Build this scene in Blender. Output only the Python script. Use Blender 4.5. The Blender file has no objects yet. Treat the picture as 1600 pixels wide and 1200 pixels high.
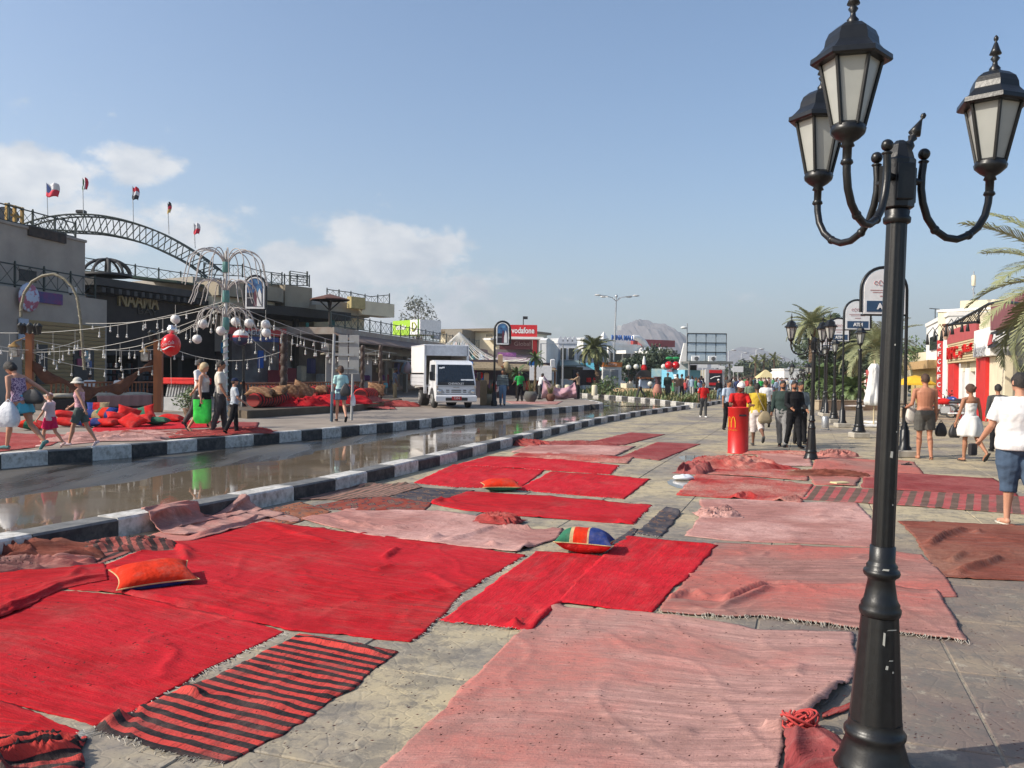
import bpy,math,random
import numpy as np
from mathutils import Vector,Matrix,noise
rnd = random.Random(7)
S = bpy.context.scene
COL = S.collection
PI = math.pi
# ---------------------------------------------------------------- camera
CAMH,FPX = 1.75,1300.0
PITCH,ROLL = math.radians(-.62),math.radians(.6)
cam = bpy.data.cameras.new('camera'); cam.sensor_width = 36; cam.lens = 36*FPX/1600
cam.clip_start = .05; cam.clip_end = 12000
camo = bpy.data.objects.new('camera',cam); COL.objects.link(camo)
camo.matrix_world = (Matrix.Translation((0,0,CAMH)) @ Matrix.Rotation(PI/2+PITCH,4,'X') @ Matrix.Rotation(ROLL,4,'Z'))
S.camera = camo
# ---------------------------------------------------------------- light
SUN_AZ = math.radians(-106)      # direction the sun stands in, clockwise from +Y
SUN_EL = math.radians(36)
sd = Vector((math.sin(SUN_AZ)*math.cos(SUN_EL),math.cos(SUN_AZ)*math.cos(SUN_EL),math.sin(SUN_EL)))
sun = bpy.data.lights.new('sun','SUN'); sun.energy = 4.5; sun.angle = math.radians(.53); sun.color = (1,.93,.82)
suno = bpy.data.objects.new('sun',sun); COL.objects.link(suno)
suno.rotation_euler = sd.to_track_quat('Z','Y').to_euler()
S.view_settings.view_transform = 'Standard'; S.view_settings.look = 'None'
S.view_settings.exposure = 0.28; S.view_settings.gamma = 1; S.view_settings.use_curve_mapping = False
W = bpy.data.worlds.new('World'); S.world = W; W.use_nodes = True
nt = W.node_tree; nt.nodes.clear(); N = nt.nodes.new; L = nt.links.new
def mth(op,a,b=None,c=None,tree=None):
    t = tree or nt
    n = t.nodes.new('ShaderNodeMath'); n.operation = op
    for i,v in enumerate((a,b,c)):
        if v is None: continue
        if isinstance(v,(int,float)): n.inputs[i].default_value = v
        else: t.links.new(v,n.inputs[i])
    return n.outputs[0]
sky = N('ShaderNodeTexSky'); sky.sky_type = 'NISHITA'; sky.sun_disc = False
sky.sun_elevation = SUN_EL; sky.sun_rotation = SUN_AZ % (2*PI)
sky.air_density = 1.0; sky.dust_density = 2.2; sky.ozone_density = 1.7; sky.altitude = 0
skb = N('ShaderNodeBackground'); skb.inputs[1].default_value = .15
hs = N('ShaderNodeHueSaturation'); hs.inputs['Saturation'].default_value = 1.15
L(sky.outputs[0],hs.inputs['Color']); L(hs.outputs[0],skb.inputs[0])
tc = N('ShaderNodeTexCoord'); sx = N('ShaderNodeSeparateXYZ'); L(tc.outputs['Generated'],sx.inputs[0])
az = mth('ARCTAN2',sx.outputs[0],sx.outputs[1]); el = mth('ARCSINE',sx.outputs[2])
def pxdir(px,py):
    a = math.atan((px-800)/FPX); return a,math.atan((586+(px-800)*.0105-py)/FPX*math.cos(a))
field = None
#       px   py   rx   ry  weight   (cumulus clouds low over the left horizon)
for px,py,rx,ry,wt in [(30,285,105,55,1.0),(195,258,62,36,.92),(262,266,42,22,.8),(110,350,300,66,.78),
                           (600,400,125,58,1.25),(500,425,120,62,1.1),(690,440,110,46,.75),(718,364,14,20,.62),
                           (560,480,330,70,.8),(-250,330,260,90,1.1),(-620,240,260,110,1.1),(1150,500,420,40,.34),
                           (60,200,200,50,.38),(2350,420,330,80,.9)]:
    a0,e0 = pxdir(px,py)
    dx = mth('DIVIDE',mth('SUBTRACT',az,a0),rx/FPX); dy = mth('DIVIDE',mth('SUBTRACT',el,e0),ry/FPX)
    r2 = mth('ADD',mth('MULTIPLY',dx,dx),mth('MULTIPLY',dy,dy))
    g = mth('MULTIPLY',mth('EXPONENT',mth('MULTIPLY',r2,-1.0)),wt)
    field = g if field is None else mth('MAXIMUM',field,g)
nz = N('ShaderNodeTexNoise'); nz.inputs['Scale'].default_value = 17; nz.inputs['Detail'].default_value = 9; nz.inputs['Roughness'].default_value = .6
mp = N('ShaderNodeMapping'); mp.inputs['Scale'].default_value = (1,1,1.7); L(tc.outputs['Generated'],mp.inputs[0]); L(mp.outputs[0],nz.inputs['Vector'])
den = mth('ADD',field,mth('MULTIPLY',mth('SUBTRACT',nz.outputs['Fac'],.5),1.75))
mr = N('ShaderNodeMapRange'); mr.interpolation_type = 'SMOOTHSTEP'
mr.inputs[1].default_value = .34; mr.inputs[2].default_value = .76; mr.inputs[3].default_value = 0; mr.inputs[4].default_value = .88
L(den,mr.inputs[0])
nz2 = N('ShaderNodeTexNoise'); nz2.inputs['Scale'].default_value = 20; nz2.inputs['Detail'].default_value = 6; L(mp.outputs[0],nz2.inputs['Vector'])
cr = N('ShaderNodeValToRGB'); cr.color_ramp.elements[0].position = .35; cr.color_ramp.elements[0].color = (.60,.64,.70,1)
cr.color_ramp.elements[1].position = .65; cr.color_ramp.elements[1].color = (.95,.94,.93,1); L(nz2.outputs['Fac'],cr.inputs[0])
clb = N('ShaderNodeBackground'); clb.inputs[1].default_value = .86; L(cr.outputs[0],clb.inputs[0])
mx = N('ShaderNodeMixShader'); L(mr.outputs[0],mx.inputs[0]); L(skb.outputs[0],mx.inputs[1]); L(clb.outputs[0],mx.inputs[2])
wo = N('ShaderNodeOutputWorld'); L(mx.outputs[0],wo.inputs[0])
# ---------------------------------------------------------------- from the survey photograph to places
def ray(px,py):
    x = (px-800)/FPX; y = -(py-600)/FPX
    c,s = math.cos(ROLL),math.sin(ROLL); x,y = c*x-s*y,s*x+c*y
    c,s = math.cos(PITCH),math.sin(PITCH)
    return (x,c-s*y,s+c*y)
def G(px,py,z=0.):
    d = ray(px,py); t = (z-CAMH)/d[2]
    return Vector((d[0]*t,d[1]*t,z))
def Q(px,py,Y):
    d = ray(px,py); t = Y/d[1]
    return Vector((d[0]*t,Y,CAMH+d[2]*t))
# ---------------------------------------------------------------- materials
MAT = {}
def mat(name,c,rough=.75,c2=None,sc=6,amt=1.,bump=0,bsc=60,metal=0,dirt=0,dirtc=(.22,.19,.14),stretch=None,coat=0,spec=.5,lo=.35,hi=.65,vec='Object',trans=0):
    if name in MAT: return MAT[name]
    m = bpy.data.materials.new(name); m.use_nodes = True; t = m.node_tree; b = t.nodes['Principled BSDF']
    b.inputs['Roughness'].default_value = rough; b.inputs['Metallic'].default_value = metal
    b.inputs['Specular IOR Level'].default_value = spec; b.inputs['Coat Weight'].default_value = coat
    if trans: b.inputs['Transmission Weight'].default_value = trans
    tc = t.nodes.new('ShaderNodeTexCoord'); mp = t.nodes.new('ShaderNodeMapping'); t.links.new(tc.outputs[vec],mp.inputs[0])
    if stretch: mp.inputs['Scale'].default_value = stretch
    if c2 is None: c2 = tuple(x*.8 for x in c)
    n = t.nodes.new('ShaderNodeTexNoise'); n.inputs['Scale'].default_value = sc; n.inputs['Detail'].default_value = 7; n.inputs['Roughness'].default_value = .6
    t.links.new(mp.outputs[0],n.inputs['Vector'])
    r = t.nodes.new('ShaderNodeValToRGB'); e = r.color_ramp.elements
    e[0].position = lo; e[1].position = hi; e[0].color = (*c,1); e[1].color = (*c2,1)
    t.links.new(n.outputs['Fac'],r.inputs[0]); out = r.outputs[0]
    if dirt:
        n2 = t.nodes.new('ShaderNodeTexNoise'); n2.inputs['Scale'].default_value = sc*.37; n2.inputs['Detail'].default_value = 9; n2.inputs['Roughness'].default_value = .72
        t.links.new(mp.outputs[0],n2.inputs['Vector'])
        q = t.nodes.new('ShaderNodeMapRange'); q.inputs[1].default_value = .5; q.inputs[2].default_value = .72; q.inputs[4].default_value = dirt
        t.links.new(n2.outputs['Fac'],q.inputs[0])
        x = t.nodes.new('ShaderNodeMix'); x.data_type = 'RGBA'; x.inputs[7].default_value = (*dirtc,1)
        t.links.new(q.outputs[0],x.inputs[0]); t.links.new(out,x.inputs[6]); out = x.outputs[2]
    t.links.new(out,b.inputs['Base Color'])
    if bump:
        n3 = t.nodes.new('ShaderNodeTexNoise'); n3.inputs['Scale'].default_value = bsc; n3.inputs['Detail'].default_value = 5
        t.links.new(mp.outputs[0],n3.inputs['Vector'])
        bp = t.nodes.new('ShaderNodeBump'); bp.inputs['Strength'].default_value = bump; bp.inputs['Distance'].default_value = .02
        t.links.new(n3.outputs['Fac'],bp.inputs['Height']); t.links.new(bp.outputs[0],b.inputs['Normal'])
    MAT[name] = m; return m
def plain(name,c,rough=.6,**k): return mat(name,c,rough,tuple(x*.86 for x in c),**k)
# ---------------------------------------------------------------- mesh building
class MB:
    def __init__(s): s.v = []; s.f = []; s.m = []; s.sm = []
    def add(s,vs,fs,m=0,smooth=False):
        o = len(s.v); s.v += [tuple(v) for v in vs]; s.f += [tuple(i+o for i in f) for f in fs]; s.m += [m]*len(fs); s.sm += [smooth]*len(fs); return s
    def box(s,x0,x1,y0,y1,z0,z1,m=0):
        vs = [(x,y,z) for z in (z0,z1) for y in (y0,y1) for x in (x0,x1)]
        return s.add(vs,[(0,2,3,1),(4,5,7,6),(0,1,5,4),(2,6,7,3),(0,4,6,2),(1,3,7,5)],m)
    def cbox(s,c,size,m=0,rz=0,bev=0):
        a,b,h = [q/2 for q in size]; b_ = min(bev,a,b,h)
        if bev:
            vs = []; ch = b_
            for z,k in ((-h,ch),(-h+ch,0),(h-ch,0),(h,ch)):
                vs += [(-a+k,-b+k,z),(a-k,-b+k,z),(a-k,b-k,z),(-a+k,b-k,z)]
            fs = [(3,2,1,0),(12,13,14,15)] + [(i*4+j,i*4+(j+1) % 4,i*4+4+(j+1) % 4,i*4+4+j) for i in range(3) for j in range(4)]
        else:
            vs = [(x,y,z) for z in (-h,h) for x,y in ((-a,-b),(a,-b),(a,b),(-a,b))]
            fs = [(3,2,1,0),(4,5,6,7)] + [(j,(j+1) % 4,4+(j+1) % 4,4+j) for j in range(4)]
        cs,sn = math.cos(rz),math.sin(rz)
        return s.add([(c[0]+x*cs-y*sn,c[1]+x*sn+y*cs,c[2]+z) for x,y,z in vs],fs,m)
    def prism(s,pts,z0,z1,m=0,m_top=None):
        n = len(pts); a = sum(pts[i][0]*pts[(i+1) % n][1]-pts[(i+1) % n][0]*pts[i][1] for i in range(n))
        if a < 0: pts = pts[::-1]
        vs = [(p[0],p[1],z0) for p in pts] + [(p[0],p[1],z1) for p in pts]
        s.add(vs,[tuple(range(n-1,-1,-1))] + [(i,(i+1) % n,n+(i+1) % n,n+i) for i in range(n)],m)
        return s.add(vs[n:],[tuple(range(n))],m if m_top is None else m_top)
    def poly(s,pts,d,m=0):
        """extrude a planar polygon (3-D points) by the vector d"""
        n = len(pts); d = Vector(d); vs = [Vector(p) for p in pts]; vs += [v+d for v in vs]
        return s.add(vs,[tuple(range(n-1,-1,-1)),tuple(range(n,2*n))] + [(i,(i+1) % n,n+(i+1) % n,n+i) for i in range(n)],m)
    def tube(s,pts,r,n=8,m=0,caps=True,smooth=True):
        pts = [Vector(p) for p in pts]; k = len(pts)
        if not hasattr(r,'__len__'): r = [r]*k
        vs = []; up = None
        for i,p in enumerate(pts):
            d = (pts[min(i+1,k-1)]-pts[max(i-1,0)]).normalized()
            if up is None: up = Vector((0,0,1)) if abs(d.z) < .9 else Vector((0,1,0))
            a = d.cross(up)
            if a.length < 1e-4: a = d.orthogonal()
            a.normalize(); b = a.cross(d).normalized(); up = b
            rr = r[i]; ra,rb = rr if hasattr(rr,'__len__') else (rr,rr)
            vs += [p + a*ra*math.cos(2*PI*j/n) + b*rb*math.sin(2*PI*j/n) for j in range(n)]
        fs = [(i*n+j,i*n+n+j,i*n+n+(j+1) % n,i*n+(j+1) % n) for i in range(k-1) for j in range(n)]
        s.add(vs,fs,m,smooth)
        if caps: s.add(vs[:n]+vs[-n:],[tuple(range(n)),tuple(range(2*n-1,n-1,-1))],m)
        return s
    def lathe(s,prof,n=16,c=(0,0,0),m=0,smooth=True,rz=0,sx=1,sy=1):
        vs = []; k = len(prof)
        for r,z in prof: vs += [(c[0]+sx*r*math.cos(2*PI*j/n+rz),c[1]+sy*r*math.sin(2*PI*j/n+rz),c[2]+z) for j in range(n)]
        fs = [(i*n+j,i*n+(j+1) % n,i*n+n+(j+1) % n,i*n+n+j) for i in range(k-1) for j in range(n)]
        s.add(vs,fs,m,smooth)
        if prof[0][0] > 1e-4: s.add(vs[:n],[tuple(range(n-1,-1,-1))],m)
        if prof[-1][0] > 1e-4: s.add(vs[-n:],[tuple(range(n))],m)
        return s
    def ball(s,c,r,n=12,k=8,m=0,rot=None):
        rx,ry,rz = r if hasattr(r,'__len__') else (r,r,r); vs = []
        for i in range(k+1):
            t = PI*i/k
            for j in range(n):
                p = Vector((rx*math.sin(t)*math.cos(2*PI*j/n),ry*math.sin(t)*math.sin(2*PI*j/n),-rz*math.cos(t)))
                if rot is not None: p = rot @ p
                vs.append(p + Vector(c))
        return s.add(vs,[(i*n+j,i*n+(j+1) % n,i*n+n+(j+1) % n,i*n+n+j) for i in range(k) for j in range(n)],m,True)
    def mesh(s,name):
        me = bpy.data.meshes.new(name); me.from_pydata(s.v,[],s.f)
        me.polygons.foreach_set('material_index',s.m); me.polygons.foreach_set('use_smooth',s.sm); me.update(); return me
def ob(name,mb,mats,parent=None,loc=None,rz=None,**props):
    me = mb.mesh(name) if isinstance(mb,MB) else mb
    if mats is not None and not len(me.materials):
        for m in (mats if isinstance(mats,(list,tuple)) else [mats]): me.materials.append(m)
    o = bpy.data.objects.new(name,me); COL.objects.link(o)
    if parent is not None: o.parent = parent
    if loc is not None: o.location = loc
    if rz is not None: o.rotation_euler = (0,0,rz)
    for k,v in props.items(): o[k] = v
    return o
def tag(o,label,cat,group=None):
    o['label'] = label; o['category'] = cat
    if group: o['group'] = group
    return o
def thing(name,label,cat,loc=(0,0,0),rz=0,group=None):
    o = bpy.data.objects.new(name,None); COL.objects.link(o); o.location = loc; o.rotation_euler = (0,0,rz); o.empty_display_size = .2
    return tag(o,label,cat,group)
def struct(name,mb,mats,parent=None,**k): return ob(name,mb,mats,parent,kind='structure',**k)
def copy_tree(o,parent=None):
    c = o.copy(); COL.objects.link(c); c.parent = parent
    for ch in list(o.children): copy_tree(ch,c)
    return c
def dup(o,loc,rz=None,label=None,scale=None,group=None):
    c = copy_tree(o); c.location = loc
    if rz is not None: c.rotation_euler = (0,0,rz)
    if label: c['label'] = label
    if group: c['group'] = group
    if scale: c.scale = (scale,)*3 if not hasattr(scale,'__len__') else scale
    return c
def text_mesh(body,size=1.,depth=.02,align='CENTER',bold=0):
    cu = bpy.data.curves.new('text','FONT'); cu.body = body; cu.size = size; cu.extrude = depth; cu.align_x = align; cu.align_y = 'CENTER'
    cu.offset = bold; cu.resolution_u = 3
    o = bpy.data.objects.new('text',cu); COL.objects.link(o)
    dg = bpy.context.evaluated_depsgraph_get(); me = bpy.data.meshes.new_from_object(o.evaluated_get(dg))
    bpy.data.objects.remove(o)
    # stand it upright: text x -> x, text y -> z, facing -y
    me.transform(Matrix.Rotation(PI/2,4,'X')); return me
def lettering(body,size,material,parent,loc,rz=0,depth=.01,width=None,bold=0,height=None,name='lettering'):
    me = text_mesh(body,size,depth,bold=bold)
    xs = [v.co.x for v in me.vertices]; zs = [v.co.z for v in me.vertices]
    if xs and (width or height):
        w = max(xs)-min(xs); h = max(zs)-min(zs)
        cx = (max(xs)+min(xs))/2; cz = (max(zs)+min(zs))/2
        sxx = width/w if width else 1; szz = height/h if height else sxx
        me.transform(Matrix.Diagonal((sxx,1,szz,1)) @ Matrix.Translation((-cx,0,-cz)))
    return ob(name,me,material,parent,loc,rz)
# common paints
M_black = mat('black_enamel',(.007,.007,.0075),.36,(.010,.011,.012),sc=30,bump=.05,bsc=90,dirt=.06,dirtc=(.08,.08,.075),spec=.4)
M_dark = plain('dark_metal',(.02,.021,.022),.5)
M_white = mat('white_plaster',(.78,.77,.74),.85,(.70,.69,.65),sc=1.2,dirt=.25,dirtc=(.5,.46,.4),bump=.1)
M_cream = mat('cream_plaster',(.72,.64,.46),.85,(.64,.56,.4),sc=1.2,dirt=.3,dirtc=(.4,.34,.25),bump=.1)
M_grey = mat('grey_plaster',(.36,.325,.275),.88,(.28,.255,.22),sc=.9,dirt=.5,dirtc=(.22,.19,.15),bump=.15)
M_glassdark = plain('dark_window_glass',(.03,.035,.04),.08,spec=.7)
M_wood = mat('varnished_wood',(.30,.10,.03),.45,(.18,.055,.018),sc=5,stretch=(1,1,.15))
M_wire = plain('pale_wire',(.6,.58,.52),.5)
M_bulb = plain('white_bulb_glass',(.55,.54,.5),.2)
M_steel = mat('galvanised_steel',(.45,.46,.47),.4,(.36,.37,.38),metal=.6,sc=9)
# ================================================================= ground, road, kerbs
A_STREET = math.atan2(.33,.944)            # street bearing, clockwise from +Y
M_sand = mat('sandy_ground',(.33,.27,.19),.95,(.25,.20,.14),sc=.02,bump=.3,bsc=.4)
g = MB(); g.add([(-5000,-2500,-.06),(5000,-2500,-.06),(5000,7000,-.06),(-5000,7000,-.06)],[(0,1,2,3)])
struct('ground',g,M_sand)
M_pave = bpy.data.materials.new('stamped_paving'); M_pave.use_nodes = True
def paving_nodes(m,tiles=False):
    t = m.node_tree; b = t.nodes['Principled BSDF']; b.inputs['Roughness'].default_value = .82; b.inputs['Specular IOR Level'].default_value = .22
    ge = t.nodes.new('ShaderNodeNewGeometry'); P = ge.outputs['Position']
    def noi(scale,det=8,rough=.6,vec=P,dist=0):
        n = t.nodes.new('ShaderNodeTexNoise'); n.inputs['Scale'].default_value = scale; n.inputs['Detail'].default_value = det
        n.inputs['Roughness'].default_value = rough; n.inputs['Distortion'].default_value = dist; t.links.new(vec,n.inputs['Vector']); return n.outputs['Fac']
    def mr(v,a,b_,c=0,d=1):
        q = t.nodes.new('ShaderNodeMapRange'); q.inputs[1].default_value = a; q.inputs[2].default_value = b_; q.inputs[3].default_value = c; q.inputs[4].default_value = d
        t.links.new(v,q.inputs[0]); return q.outputs[0]
    def mix(f,a,c):
        x = t.nodes.new('ShaderNodeMix'); x.data_type = 'RGBA'
        for i,v in ((0,f),(6,a),(7,c)):
            if isinstance(v,tuple): x.inputs[i].default_value = (*v,1)
            elif isinstance(v,(float,int)): x.inputs[i].default_value = v
            else: t.links.new(v,x.inputs[i])
        return x.outputs[2]
    oi = t.nodes.new('ShaderNodeObjectInfo')
    base = mix(mr(noi(1.3),.35,.65),(.26,.225,.17),(.35,.295,.215))
    base = mix(mr(noi(9,6,.7),.42,.66),base,(.18,.168,.148))
    base = mix(mth('MULTIPLY',oi.outputs['Random'],.35,tree=t),base,(.24,.20,.18))
    base = mix(mr(noi(.42,9,.62),.42,.55,0,.85),base,(.46,.38,.235))     # dried sandy mud
    sx_ = t.nodes.new('ShaderNodeSeparateXYZ'); t.links.new(P,sx_.inputs[0])
    # slabs darker and redder on the right, towards the near end
    rt = mr(sx_.outputs[0],1.0,2.2); yn = mr(sx_.outputs[1],10.5,8)
    base = mix(mth('MULTIPLY',mth('MULTIPLY',rt,yn,tree=t),mr(noi(1.1,7),.3,.6,.55,.95),tree=t),base,(.165,.125,.108))
    base = mix(mr(noi(2.6,10,.78),.50,.57,0,.6),base,(.135,.125,.11)); base = mix(mr(noi(7,9,.75,dist=.6),.54,.60,0,.5),base,(.12,.11,.10)); base = mix(mr(noi(5,9,.8),.56,.62,0,.4),base,(.46,.41,.31))
    base = mix(mr(noi(38,4,.7),.60,.70,0,.6),base,(.09,.08,.07))           # specks
    t.links.new(base,b.inputs['Base Color'])
    rr = mr(noi(2.1,6),.35,.7,.55,.95); t.links.new(rr,b.inputs['Roughness'])
    # stamped stone pattern in relief
    vo = t.nodes.new('ShaderNodeTexVoronoi'); vo.feature = 'DISTANCE_TO_EDGE'; vo.inputs['Scale'].default_value = 8; t.links.new(P,vo.inputs['Vector'])
    h = mth('ADD',mth('MULTIPLY',mr(vo.outputs['Distance'],0,.07),.5,tree=t),mth('MULTIPLY',noi(14,6,.7),.8,tree=t),tree=t)
    bp = t.nodes.new('ShaderNodeBump'); bp.inputs['Strength'].default_value = .35; bp.inputs['Distance'].default_value = .01
    t.links.new(h,bp.inputs['Height']); t.links.new(bp.outputs[0],b.inputs['Normal'])
paving_nodes(M_pave)
M_joint = mat('sandy_joint',(.30,.26,.19),.95,(.16,.14,.12),sc=9)
# kerb lines, in metres (left edge of the promenade / right edge of the far pavement)
near_kerb = [(-6.9,2.2),(-4.65,7.57),(-4.2,8.6),(-3.62,9.8),(-3.29,10.59),(-2.97,11.4),(-2.59,12.3),(-1.98,14.1),(-1.38,15.9),(-.79,17.9),(1.36,24.9),(3.01,29.9),(5.69,36.9),(8.2,42.3),(10.0,46.2)]
left_kerb = [(-11.5,9),(-8.53,14.6),(-7.8,15.8),(-7.16,16.9),(-6.47,18.5),(-5.67,19.9),(-4.67,22.1),(-3.5,24.6),(-2.15,28.0),(.0,33.0),(2.6,38.5),(4.2,42.0)]
def resample(pl,step,start=0.):
    pts = [Vector((*p,0)) for p in pl]; out = []; acc = start
    seg = 0; L_ = [(pts[i+1]-pts[i]).length for i in range(len(pts)-1)]; tot = sum(L_); d = start
    while d <= tot:
        k = 0; r = d
        while k < len(L_)-1 and r > L_[k]: r -= L_[k]; k += 1
        out.append(pts[k].lerp(pts[k+1],min(1,r/L_[k]))); d += step
    return out
M_kw = mat('worn_white_kerb_paint',(.58,.56,.52),.8,(.30,.28,.24),sc=11,lo=.46,hi=.68,dirt=.95,dirtc=(.17,.16,.14),bump=.35,bsc=25)
M_kb = mat('worn_black_kerb_paint',(.022,.023,.025),.75,(.07,.068,.065),sc=11,lo=.45,hi=.7,dirt=.6,dirtc=(.17,.16,.14),bump=.35,bsc=25)
M_kt = mat('scuffed_black_kerb_top',(.16,.16,.155),.8,(.09,.09,.088),sc=6,dirt=.5,dirtc=(.3,.28,.25),bump=.4,bsc=25)
def kerb(label_name,pl,step,z0,z1,wid,side,start=0.,first=0):
    root = bpy.data.objects.new('kerb',None); COL.objects.link(root); root['kind'] = 'structure'; root.location = (pl[0][0],pl[0][1],0)
    pts = resample(pl,step,start); n = 0
    for i in range(len(pts)-1):
        a,b = pts[i],pts[i+1]; d = (b-a).normalized(); nrm = Vector((-d.y,d.x,0))*side
        gap = .006; a2 = a+d*gap; b2 = b-d*gap; bev = .022; jj = rnd.uniform(-.006,.006)
        k = MB(); vs = []
        for P_,dd in ((a2,0),(b2,0)):
            for o_,z in ((0,z0),(0,z1-bev),(bev,z1),(wid-bev,z1),(wid,z1-bev),(wid,z0)):
                vs.append(P_ + nrm*(o_+jj) + Vector((0,0,z+(jj if z > z0 else 0))) - Vector((pl[0][0],pl[0][1],0)))
        q = [(j,j+1,j+7,j+6) for j in range(5)]
        if side > 0: q = [f[::-1] for f in q]
        white = (i+first) % 2 == 0
        top = 2
        for fi,f in enumerate(q): k.add([vs[x] for x in f],[(0,1,2,3)],(0 if white else (1 if fi in (1,2,3) else 0)))
        k.add(vs[:6],[(0,1,2,3,4,5)],0); k.add(vs[6:],[(5,4,3,2,1,0)],0)
        ob('kerb_stone',k,M_kw if white else [M_kb,M_kt],root)
    return root
kerb('near',near_kerb,.965,-.05,.20,.34,1,start=.35,first=1)
kerb('left',left_kerb,.83,-.05,.31,.26,1,start=.1,first=1)
isl = [(10.25,47.0),(9.75,49.5),(9.5,53),(8.99,58.4),(7.4,65),(5.7,71.1),(2.4,80),(-3,92)]
tip = [(4.2,42.0),(4.9,44),(5.0,47),(4.6,51),(3.3,57),(0,66),(-6,80)]
kerb('island',isl,1.25,-.05,.26,.28,-1,first=0)
kerb('tip',tip,.9,-.05,.31,.26,1,first=1)
kerb('island_back',[(10.3,47.2),(11.2,49.0),(13.2,54),(16.5,62),(22,78)],1.2,-.04,.18,.26,1,first=0)
# road: wet asphalt between the kerbs, with a long pool along the near kerb
M_road = bpy.data.materials.new('wet_asphalt'); M_road.use_nodes = True
t = M_road.node_tree; b = t.nodes['Principled BSDF']
ge = t.nodes.new('ShaderNodeNewGeometry')
def _n(t,P,s,d=7,r=.6,st=None):
    n = t.nodes.new('ShaderNodeTexNoise'); n.inputs['Scale'].default_value = s; n.inputs['Detail'].default_value = d; n.inputs['Roughness'].default_value = r
    if st:
        mp_ = t.nodes.new('ShaderNodeMapping'); mp_.inputs['Rotation'].default_value = (0,0,A_STREET); mp_.inputs['Scale'].default_value = st; t.links.new(P,mp_.inputs[0]); P = mp_.outputs[0]
    t.links.new(P,n.inputs['Vector']); return n.outputs['Fac']
def _mr(t,v,a,b_,c=0,d=1):
    q = t.nodes.new('ShaderNodeMapRange'); q.inputs[1].default_value = a; q.inputs[2].default_value = b_; q.inputs[3].default_value = c; q.inputs[4].default_value = d
    t.links.new(v,q.inputs[0]); return q.outputs[0]
def _mix(t,f,a,c):
    x = t.nodes.new('ShaderNodeMix'); x.data_type = 'RGBA'
    for i,v in ((0,f),(6,a),(7,c)):
        if isinstance(v,tuple): x.inputs[i].default_value = (*v,1)
        elif isinstance(v,(float,int)): x.inputs[i].default_value = v
        else: t.links.new(v,x.inputs[i])
    return x.outputs[2]
P = ge.outputs['Position']
wet = _mr(t,_n(t,P,.7,6,.55,(1.3,.22,1)),.40,.56)
colr = _mix(t,_mr(t,_n(t,P,20,5),.3,.7),(.06,.052,.042),(.10,.09,.072))
b.inputs['Specular IOR Level'].default_value = .5; colr = _mix(t,wet,colr,(.035,.031,.025)); t.links.new(colr,b.inputs['Base Color'])
t.links.new(_mr(t,wet,0,1,.55,.16),b.inputs['Roughness'])
bp = t.nodes.new('ShaderNodeBump'); bp.inputs['Strength'].default_value = .3; bp.inputs['Distance'].default_value = .006
t.links.new(_n(t,P,70,3),bp.inputs['Height']); t.links.new(bp.outputs[0],b.inputs['Normal'])
rd = MB()
lk = left_kerb + tip[1:]; nk = near_kerb + isl[1:]
def strip(mb,a,c,z,n=60):
    def at(pl,f):
        pts = [Vector((*p,0)) for p in pl]; L_ = [(pts[i+1]-pts[i]).length for i in range(len(pts)-1)]; r = f*sum(L_); k = 0
        while k < len(L_)-1 and r > L_[k]: r -= L_[k]; k += 1
        return pts[k].lerp(pts[k+1],min(1,r/L_[k]))
    vs = []
    for i in range(n+1):
        for w in (at(a,i/n),at(c,i/n)): vs.append((w.x,w.y,z))
    return mb.add(vs,[(2*i,2*i+1,2*i+3,2*i+2) for i in range(n)])
lkx = [(-18,-4)] + left_kerb + tip[1:]; nkx = [(-9.7,-4)] + near_kerb + isl
# widen under the kerb stones
lkx = [(x-.12,y+.02) for x,y in lkx]; nkx = [(x-.15,y) for x,y in nkx]
strip(rd,lkx,nkx,.05,90); struct('road',rd,M_road)
M_pool = bpy.data.materials.new('standing_water'); M_pool.use_nodes = True
t = M_pool.node_tree; b = t.nodes['Principled BSDF']; b.inputs['Base Color'].default_value = (.16,.125,.085,1); b.inputs['Roughness'].default_value = .02; b.inputs['IOR'].default_value = 1.36
b.inputs['Specular IOR Level'].default_value = .8
ge = t.nodes.new('ShaderNodeNewGeometry'); t.links.new(_mr(t,_n(t,ge.outputs['Position'],.8,6,.6),.4,.68,.02,.14),b.inputs['Roughness']); bp = t.nodes.new('ShaderNodeBump'); bp.inputs['Strength'].default_value = .06; bp.inputs['Distance'].default_value = .01
t.links.new(_n(t,ge.outputs['Position'],3,3),bp.inputs['Height']); t.links.new(bp.outputs[0],b.inputs['Normal'])
pool = MB(); vs = []
inner = resample(nkx,.3)
def edge_w(i,p):       # how far the pool reaches from the kerb, metres
    y = p.y; base = 3.0 if y < 12 else 3.0+(y-12)*.03 if y < 30 else 3.5+(y-30)*.1
    return base + .55*noise.noise(Vector((y*.35,3,0))) + .18*noise.noise(Vector((y*1.6,9,0)))
cnt = 0
for i in range(len(inner)-1):
    p = inner[i]; d = (inner[i+1]-p).normalized(); nr = Vector((-d.y,d.x,0))
    if p.y > 72: break
    w = edge_w(i,p) if p.y < 43 else 4.2
    vs += [(p.x-nr.x*.02,p.y,.056),(p.x+nr.x*w,p.y+nr.y*w,.056)]; cnt += 1
pool.add(vs,[(2*i,2*i+2,2*i+3,2*i+1) for i in range(cnt-1)])
struct('puddle',pool,M_pool)
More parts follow.
